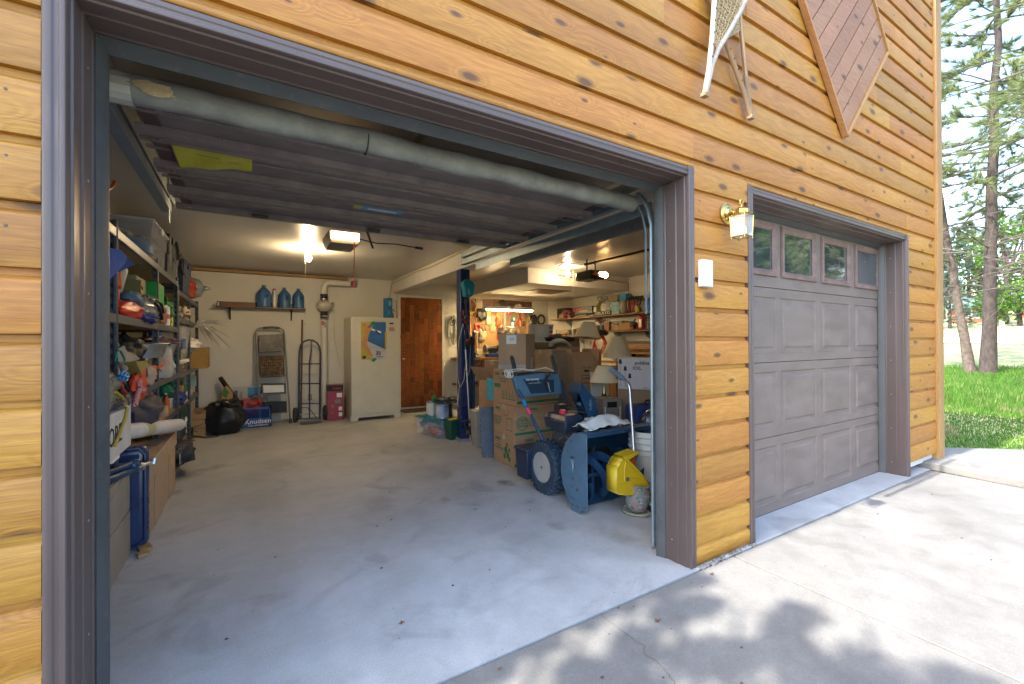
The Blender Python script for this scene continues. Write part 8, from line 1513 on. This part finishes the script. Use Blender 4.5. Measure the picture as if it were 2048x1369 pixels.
# ================= TREES =================
bark=mat('pine_bark',(.05,.038,.034),.95,var=.45,scale=14,bump=1.,bscale=22,stretch=(1,1,.35)); barkl=mat('pale_bark',(.09,.068,.055),.95,var=.4,scale=10,bump=.8,bscale=25)
twigm=mat('dead_twig',(.10,.08,.07),.9,var=.3); 
def needlem(name,c1,c2):
    m=mat(name,c1,.6,col2=c2,scale=3.5,var=.2); b=m.node_tree.nodes['Principled BSDF']; b.inputs['Subsurface Weight'].default_value=0; b.inputs['Specular IOR Level'].default_value=.25
    t=m.node_tree; tr_=N(t,'BsdfTranslucent'); tr_.inputs[0].default_value=C(c2); mx=N(t,'MixShader',i_0=.35); out=[n for n in t.nodes if n.type=='OUTPUT_MATERIAL'][0]; t.links.new(b.outputs[0],mx.inputs[1]); t.links.new(tr_.outputs[0],mx.inputs[2]); t.links.new(mx.outputs[0],out.inputs[0]); return m
ndl=needlem('pine_needles',(.10,.15,.06),(.27,.31,.13)); ndd=needlem('dark_needles',(.03,.07,.03),(.08,.14,.06)); leafm=needlem('leaf_green',(.05,.14,.02),(.14,.26,.04)); spm=needlem('spruce_needles',(.06,.11,.075),(.14,.20,.14))
rt=random.Random(11)
def tuft(m,p,d,L,n,w=.005,spread=1.1):
    d=d.normalized(); u=d.orthogonal().normalized(); v=d.cross(u); b=len(m.v)
    for k in range(n):
        a=rt.uniform(0,6.283); s_=rt.uniform(.25,spread); q=(d+(u*math.cos(a)+v*math.sin(a))*s_).normalized(); l=L*rt.uniform(.7,1.15); sd=q.cross(d); sd=(sd.normalized() if sd.length>1e-5 else u)*w
        o=p+d*rt.uniform(-.3,.3)*L*.5; e=o+q*l
        m.v+= [tuple(o-sd),tuple(o+sd),tuple(e)]; i=len(m.v)-3; m.f.append((i,i+1,i+2)); m.mi.append(0); m.r.append(0.)
def crooked(p,d,L,n,droop,wob):
    pts=[p.copy()]; q=p.copy(); d=d.normalized()
    for k in range(n):
        d=(d+Vector((rt.uniform(-1,1),rt.uniform(-1,1),rt.uniform(-.6,.6)))*wob+Vector((0,0,-droop))).normalized(); q=q+d*(L/n); pts.append(q.copy())
    return pts
def conifer(name,label,base,top,r0,lo,hi,nb,blen,nsub,needle,tufts,tl,group='tall pines around the house',deadlo=0,bm=bark,up=.15,tn=14,tw=.006,sub=.45,taper=.25):
    base=Vector(base); top=Vector(top); t=T(name,label,'tree',base,group)
    n=10; pts=[base.lerp(top,k/n)+Vector((rt.uniform(-1,1),rt.uniform(-1,1),0))*r0*.25*(0<k<n) for k in range(n+1)]
    a=M(); a.tube([base-Vector((0,0,.25))]+pts,[r0*1.5]+[r0*1.18]+[r0*(1-(1-taper)*k/n) for k in range(1,n+1)],12); a.make('trunk',bm,t,smooth=60)
    br=M(); cr=M(); H=(top-base).length
    for k in range(nb):
        f=deadlo+(1-deadlo)*k/nb; f=f+rt.uniform(-.01,.01); z=lo+(hi-lo)*f; c=base.lerp(top,min(1,z/H)); an=rt.uniform(0,6.283); L=blen*(1-.65*max(0,(z-.35*H)/(.65*H)))*rt.uniform(.6,1.15)
        d=Vector((math.cos(an),math.sin(an),up+rt.uniform(-.2,.15))); P=crooked(c,d,L,7,.05,.22); r=r0*.16*rt.uniform(.7,1.2)
        br.tube(P,[r*(1-.11*i) for i in range(len(P))],5)
        live=z>tufts[0]
        for s_ in range(nsub):
            i=rt.randint(1 if not live else 2,7) if len(P)>7 else rt.randint(1,len(P)-1); d2=(P[i]-P[i-1]).normalized()+Vector((rt.uniform(-1,1),rt.uniform(-1,1),rt.uniform(-.5,.6)))*.9; P2=crooked(P[i],d2,L*sub*rt.uniform(.4,1),4,.02,.35); br.tube(P2,[r*.35*(1-.18*q) for q in range(len(P2))],4)
            if live:
                for q in range(1,len(P2)): 
                    if rt.random()<tufts[1]: tuft(cr,P2[q],P2[q]-P2[q-1]+Vector((0,0,.1)),tl,tn,tw)
            else:
                for w_ in range(5): P3=crooked(P2[rt.randint(1,4)],d2+Vector((rt.uniform(-1,1),rt.uniform(-1,1),rt.uniform(-.8,.8))),L*.3*rt.random(),3,0,.5); br.tube(P3,[r*.15,r*.12,r*.08,r*.03],3)
        if live:
            for q in range(2,len(P)):
                if rt.random()<tufts[1]: tuft(cr,P[q],P[q]-P[q-1]+Vector((0,0,.1)),tl,tn,tw)
    br.make('branches',twigm if tufts[0]>lo else bm,t); cr.v and cr.make('crown',needle,t); return t
z0=gh(20)
tA=conifer('pine_tree','thick dark trunked pine standing upright on the grass right of the house',(20,2.95,z0),(20.3,2.6,16.5),.205,2.4,16,78,4.2,7,ndl,(5.2,.95),.34,tn=34,tw=.010)
tB=conifer('pine_tree','slimmer pine leaning left from the same spot as the thick one',(19.9,3.35,z0),(20.6,5.1,13.5),.15,3,13,34,2.6,5,ndl,(6.0,.8),.30,bm=barkl,tn=24,tw=.009)
# pine close to the corner, out of frame to the right, whose limbs enter the picture
tC=conifer('pine_tree','near pine whose sunlit needle limbs hang into the view at top right',(12.5,-2.6,-.1),(12.6,-2.4,13),.26,1.9,12.5,84,4.9,10,ndl,(3.4,.95),.27,tn=40,tw=.007)
# ================= FAR THINGS =================
def spruce(label,x,y,h,r,mt=spm,name='spruce_tree',n=420,group='trees along the far slope'):
    b=Vector((x,y,gh(x))); t=T(name,label,'tree',b,group); a=M(); a.tube([b-Vector((0,0,.3)),b+Vector((0,0,h))],[r*.09,.01],7); a.make('trunk',bark,t); c=M()
    for k in range(n):
        f=rt.random()**.8; z=h*(.06+.94*f); rr=r*(1-f)**.85*(.55+.45*rt.random()); an=rt.uniform(0,6.283); p=b+Vector((rr*math.cos(an),rr*math.sin(an),z)); tuft(c,p,Vector((math.cos(an),math.sin(an),-.35)),r*.24,9,r*.03,1.0)
    c.make('crown',mt,t); return t
def bush(label,x,y,h,r,mt,n=260,name='leafy_tree',group='trees along the far slope',zoff=0,cat_='tree'):
    b=Vector((x,y,gh(x)+zoff)); t=T(name,label,cat_,b,group); a=M(); a.tube([b-Vector((0,0,.3)),b+Vector((0,0,h*.6))],[r*.12,r*.04],7)
    c=M(); cl=[(rt.uniform(-1,1)*r*.6,rt.uniform(-1,1)*r*.6,h*rt.uniform(.3,.85),r*rt.uniform(.35,.6)) for _ in range(9)]
    for q in cl: a.tube([b+Vector((0,0,h*.3)),b+Vector(q[:3])],[r*.05,r*.02],5)
    a.make('trunk',bark,t)
    for k in range(n):
        q=rt.choice(cl); d=Vector((rt.gauss(0,1),rt.gauss(0,1),rt.gauss(0,1))).normalized(); tuft(c,b+Vector(q[:3])+d*q[3]*rt.uniform(.6,1),d,r*.16,7,r*.035,1.4)
    c.make('crown',mt,t); return t
def farY(px,X): return oX(px,640,X).y
spruce('dense bluish spruce beside the road just right of the house corner',46,farY(1900,46),4.6,1.5)
spruce('taller thin spruce behind the bluish one',58,farY(1888,58),8,1.8); 
bush('bright green round bush left of the red cottage',49,farY(1978,49),2.4,1.3,leafm,name='bush',cat_='bush'); bush('bright green bush at the right end of the red cottage',49,farY(2012,49),3.4,1.9,leafm,name='bush',cat_='bush'); bush('low green bush farthest to the right by the road',47,farY(2040,47),2.6,1.6,leafm,name='bush',cat_='bush')
for i,(px,X,h,r,k) in enumerate(((1882,70,9,2.2,0),(1915,78,11,2.6,1),(1938,85,12,3,0),(1962,80,11,3,2),(1990,88,13,3,0),(2015,76,12,3.4,2),(2046,84,12,3,1))):
    lb=['dark far conifer behind the house corner, first in the far row','second conifer in the far row behind the spruce','tall far conifer above the cottage roof','round far tree right of the cottage','dark far conifer behind the thick pine trunk','broad far tree near the right picture edge','far conifer at the right picture edge'][i]
    (spruce(lb,X,farY(px,X),h,r,ndd if k==0 else spm,n=260) if k<2 else bush(lb,X,farY(px,X),h,r,leafm if i%2 else ndd,n=300))
# red cottage
X_=52; y0_,y1_=farY(1969,X_),farY(1900,X_); gz=gh(X_); zc=oX(1950,612,X_).z
hc_=T('cottage','small red cottage with a blue grey metal roof beyond the road','cottage',(X_,(y0_+y1_)/2,gz)); a=M(); a.box(X_,y0_,gz-.5,X_+6,y1_,zc-.1); a.make('wall',mat('cottage_red',(.30,.075,.03),.7,var=.15),hc_)
a=M(); a.prism([(y0_-.4,zc-.15),(y1_+.4,zc-.15),((y0_+y1_)/2,zc+.75)],X_-.5,X_+6.5,'x'); a.make('roof',mat('roof_bluegrey',(.16,.24,.27),.4,metal=.3),hc_)
for f in (.18,.62): yy=y0_+(y1_-y0_)*f; a=M(); a.box(X_-.03,yy-.35,gz+.45,X_,yy+.35,zc-.35); w_=a.make('window',mat('far_glass',(.05,.07,.08),.1),hc_); a=M(); [a.box(X_-.06,yy+s_*.38-.04,gz+.4,X_-.0,yy+s_*.38+.04,zc-.3) for s_ in (-1,1)]; a.box(X_-.06,yy-.42,gz+.37,X_,yy+.42,gz+.45); a.make('window_frame',paper,w_)
y0_,y1_=farY(2070,56),farY(2034,56); hc2=T('cottage','second red building partly hidden at the right picture edge','cottage',(56,(y0_+y1_)/2,gh(56))); a=M(); a.box(56,y0_,gh(56)-.5,61,y1_,gh(56)+1.6); a.make('wall',MC['cottage_red'],hc2); a=M(); a.prism([(y0_-.4,gh(56)+1.6),(y1_+.4,gh(56)+1.6),((y0_+y1_)/2,gh(56)+2.5)],55.5,61.5,'x'); a.make('roof',MC['roof_bluegrey'],hc2)
a=M(); q=oX(2004,638,44); a.cyl((44,q.y,gh(44)),(44,q.y,gh(44)+.55),.12,n=8); S(a,'marker_post',[paper],'small white post beside the far road','post')
# ================= GRASS =================
gm_=needlem('grass_blade',(.04,.13,.012),(.12,.25,.035)); gy=needlem('grass_dry',(.16,.17,.06),(.30,.28,.12))
g1=M(); g2=M()
for k in range(30000):
    px=rt.uniform(1850,2110); d=4.4+ (rt.random()**1.3)*21; p=CAM+ray(px,700)*(d/FW.dot(ray(px,700)))
    r_=ray(px,700); s_=d/max(.2,Vector((r_.x,r_.y)).length); x,y=CAM.x+r_.x*s_,CAM.y+r_.y*s_
    if x<4.2 or (y<.3 and x<5.3-(.9*(y+.4))): continue
    tall=max(0,min(1,(x-8.0)/3.5))*(1 if x<24 else .5); h=rt.uniform(.03,.07)+tall*rt.uniform(.05,.22); dry=noise.noise(Vector((x*.35,y*.35,3)))>.12 and x<9.5 or x>24
    m=g2 if (dry or rt.random()<.12) else g1; an=rt.uniform(0,6.283); w=.004+.0006*x; b=Vector((x,y,gh(x)-.01)); e=b+Vector((rt.uniform(-.4,.4)*h,rt.uniform(-.4,.4)*h,h)); s2_=Vector((math.cos(an),math.sin(an),0))*w
    m.v+=[tuple(b-s2_),tuple(b+s2_),tuple(e)]; i=len(m.v)-3; m.f.append((i,i+1,i+2)); m.mi.append(0); m.r.append(0.)
for m,mt,nm in ((g1,gm_,'grass'),(g2,gy,'dry_grass')): o=m.make(nm,mt); tag(o,kind='stuff')
# debris on concrete
def leafy(label,px,py,s_,seed,z=.001,mt=None):
    q=oZ(px,py,z); a=M(); n=9; a.add([(q.x,q.y,z+.006)]+[(q.x+s_*(1+.5*math.sin(k*2.3+seed))*math.cos(k*.698),q.y+s_*.6*(1+.4*math.cos(k*1.7+seed))*math.sin(k*.698),z+.001+.008*abs(math.sin(k+seed))) for k in range(n)],[(0,1+k,1+(k+1)%n) for k in range(n)]); return S(a,'dry_leaf',[mt or mat('dead_leaf',(.16,.07,.035),.8)],label,'leaf',group='dry leaves on the concrete')
leafy('small reddish leaf on the driveway close to the cedar post',1423,1150,.012,1,-.005); leafy('curled brown leaf lying in the dappled shade',1315,1243,.015,2,-.005); leafy('dark leaf on the garage floor near the bottom centre',803,1248,.012,3); leafy('dark scrap against the slab joint left of centre',1000,1340,.010,4)
rdm=random.Random(3); db=M()
for k in range(90):
    x=rdm.uniform(-2.3,3.3); y=rdm.uniform(-1.4,2.2); z=.001 if y>0 else -.005; s_=rdm.uniform(.002,.006)
    if y<0 or x<-.1: db.blob((x,y,z+s_*.3),(s_*1.5,s_,s_*.5),k,.3,2,3)
o=db.make('gravel_bits',mat('debris',(.07,.06,.05),.9,var=.5,scale=60)); tag(o,kind='stuff')
# crack in the driveway slab
ck=M(); pts=[(1199,1228),(1230,1252),(1262,1275),(1287,1292),(1289,1308),(1310,1322),(1335,1345),(1352,1369),(1380,1400)]
P=[oZ(x+rdm.uniform(-3,3),y,-.0028) for i in range(len(pts)-1) for x,y in [tuple(Vector(pts[i]).lerp(Vector(pts[i+1]),j/5)) for j in range(5)]]
for a_,b_ in zip(P,P[1:]): d_=(b_-a_).normalized(); n_=Vector((-d_.y,d_.x,0))*.0013; ck.quad(a_-n_,b_-n_,b_+n_,a_+n_)
o=ck.make('driveway_crack',mat('crack',(.10,.085,.07),.95)); tag(o,kind='structure')
# trees left and across the drive (they cast the dappled shade and show in the door windows)
def shade_tree(label,base,h,r,n,mt,zlo=.35,group='trees across the driveway',cl=None,L=.28,w=.03):
    b=Vector(base); t=T('leafy_tree',label,'tree',b,group); a=M(); a.tube([b-Vector((0,0,.2)),b+Vector((.1,0,h*.45)),b+Vector((0,.1,h*.8))],[r*.07,r*.05,r*.02],9); c=M()
    cl=cl or [(rt.gauss(0,.42)*r,rt.gauss(0,.42)*r,h*rt.uniform(zlo,1),r*rt.uniform(.2,.38)) for _ in range(16)]
    for q in cl: P=crooked(b+Vector((0,0,min(q[2]*.7,h*.7))),Vector(q[:3])-Vector((0,0,min(q[2]*.7,h*.7))),(Vector(q[:3])-Vector((0,0,min(q[2]*.7,h*.7)))).length,5,0,.06); a.tube(P,[r*.022,r*.02,r*.015,r*.012,r*.008,r*.005],5)
    a.make('trunk',bark,t)
    for k in range(n):
        q=rt.choice(cl); d=Vector((rt.gauss(0,1),rt.gauss(0,1),rt.gauss(0,.8))).normalized(); tuft(c,b+Vector(q[:3])+d*q[3]*rt.random()**.4,d,L*rt.uniform(.6,1.2),9,w,1.6)
    c.make('crown',mt,t); return t
# canopy on the left: clusters set where their shadows fall on the slab in front of the left door
def shadow_at(gx,gy,z): s_=z/-SUNDIR.z; return (gx-SUNDIR.x*s_,gy-SUNDIR.y*s_,z)
bx,by=-7.2,-2.2; cls=[]
for (gx,gy,z,r_) in ((-2.7,-.6,6.2,.55),(-2.2,-.15,5.6,.3),(-1.9,-.6,5.8,.22),(-1.62,-.12,5.7,.16),(-1.30,-.02,5.7,.11),(-1.05,-.0,5.8,.10),(-.80,-.0,5.6,.09),(-.58,.02,5.7,.09),(-.34,-.02,5.6,.09),(-.12,-.06,5.6,.07),(-.44,-.19,5.7,.075),(-.26,-.22,5.8,.07),(-.72,-.26,5.6,.085),(-.60,-.44,5.7,.085),(-.44,-.50,5.6,.08),(.04,-.50,5.9,.075),(-.10,-.50,5.8,.05),(-.22,-.58,5.7,.08),(-.30,-.70,5.7,.10),(-.12,-.82,5.8,.11),(-.90,-.34,5.7,.09),(-1.02,-.26,5.7,.06),(-1.25,-.42,5.7,.14),(-.75,-.75,5.8,.2),(-.35,-1.0,5.8,.18),(.05,-1.05,5.9,.13),(-1.6,-.95,6.0,.25),(-.9,-1.35,6.0,.3),(-.1,-1.5,6.2,.28),(-3.4,-1.2,6.0,.8),(-3.2,.3,6.5,.7),(-2.4,-2.2,6.3,.8),(-4.3,-.3,5.7,.8)):
    p=shadow_at(gx,gy,z); cls.append((p[0]-bx,p[1]-by,z,r_))
shade_tree('broad tree left of the house throwing dappled shade on the slab',(bx,by,0),7.2,2.6,0,ndd,group='trees across the driveway',cl=cls)
lt_=[o for o in bpy.data.objects if o.get('label','').startswith('broad tree left of the house')][0]
c=M(); b=Vector((bx,by,0))
for q in cls:
    for k in range(int(2600*q[3]**1.6)+40):
        d=Vector((rt.gauss(0,1),rt.gauss(0,1),rt.gauss(0,.6))).normalized(); tuft(c,b+Vector(q[:3])+d*q[3]*rt.random()**.5,d,6.5e-2*rt.uniform(.6,1.2),8,.012,1.8)
c.make('crown',leafm,lt_)
for i,(x,y,h,r) in enumerate(((15.5,-8.2,9,2.8),(19.5,-9.8,10,3),(23.5,-9,10,3.0),(27.5,-11,11,3.2),(33,-15,13,4),(32,-9.5,11,3.4),(21,-14,12,3.8))):
    shade_tree(['dark bushy tree across the drive, nearest the closed door','second bushy tree across the drive','tall bushy tree across the drive behind the second','bushy tree across the drive toward the far lawn','tallest tree of the back row across the drive','far bushy tree at the end of the drive row','bushy tree filling the gap behind the first two across the drive'][i],(x,y,-.1),h,r,2200,(ndd,leafm,ndd,leafm,ndd,ndd,leafm)[i],.08,L=.36,w=.05)
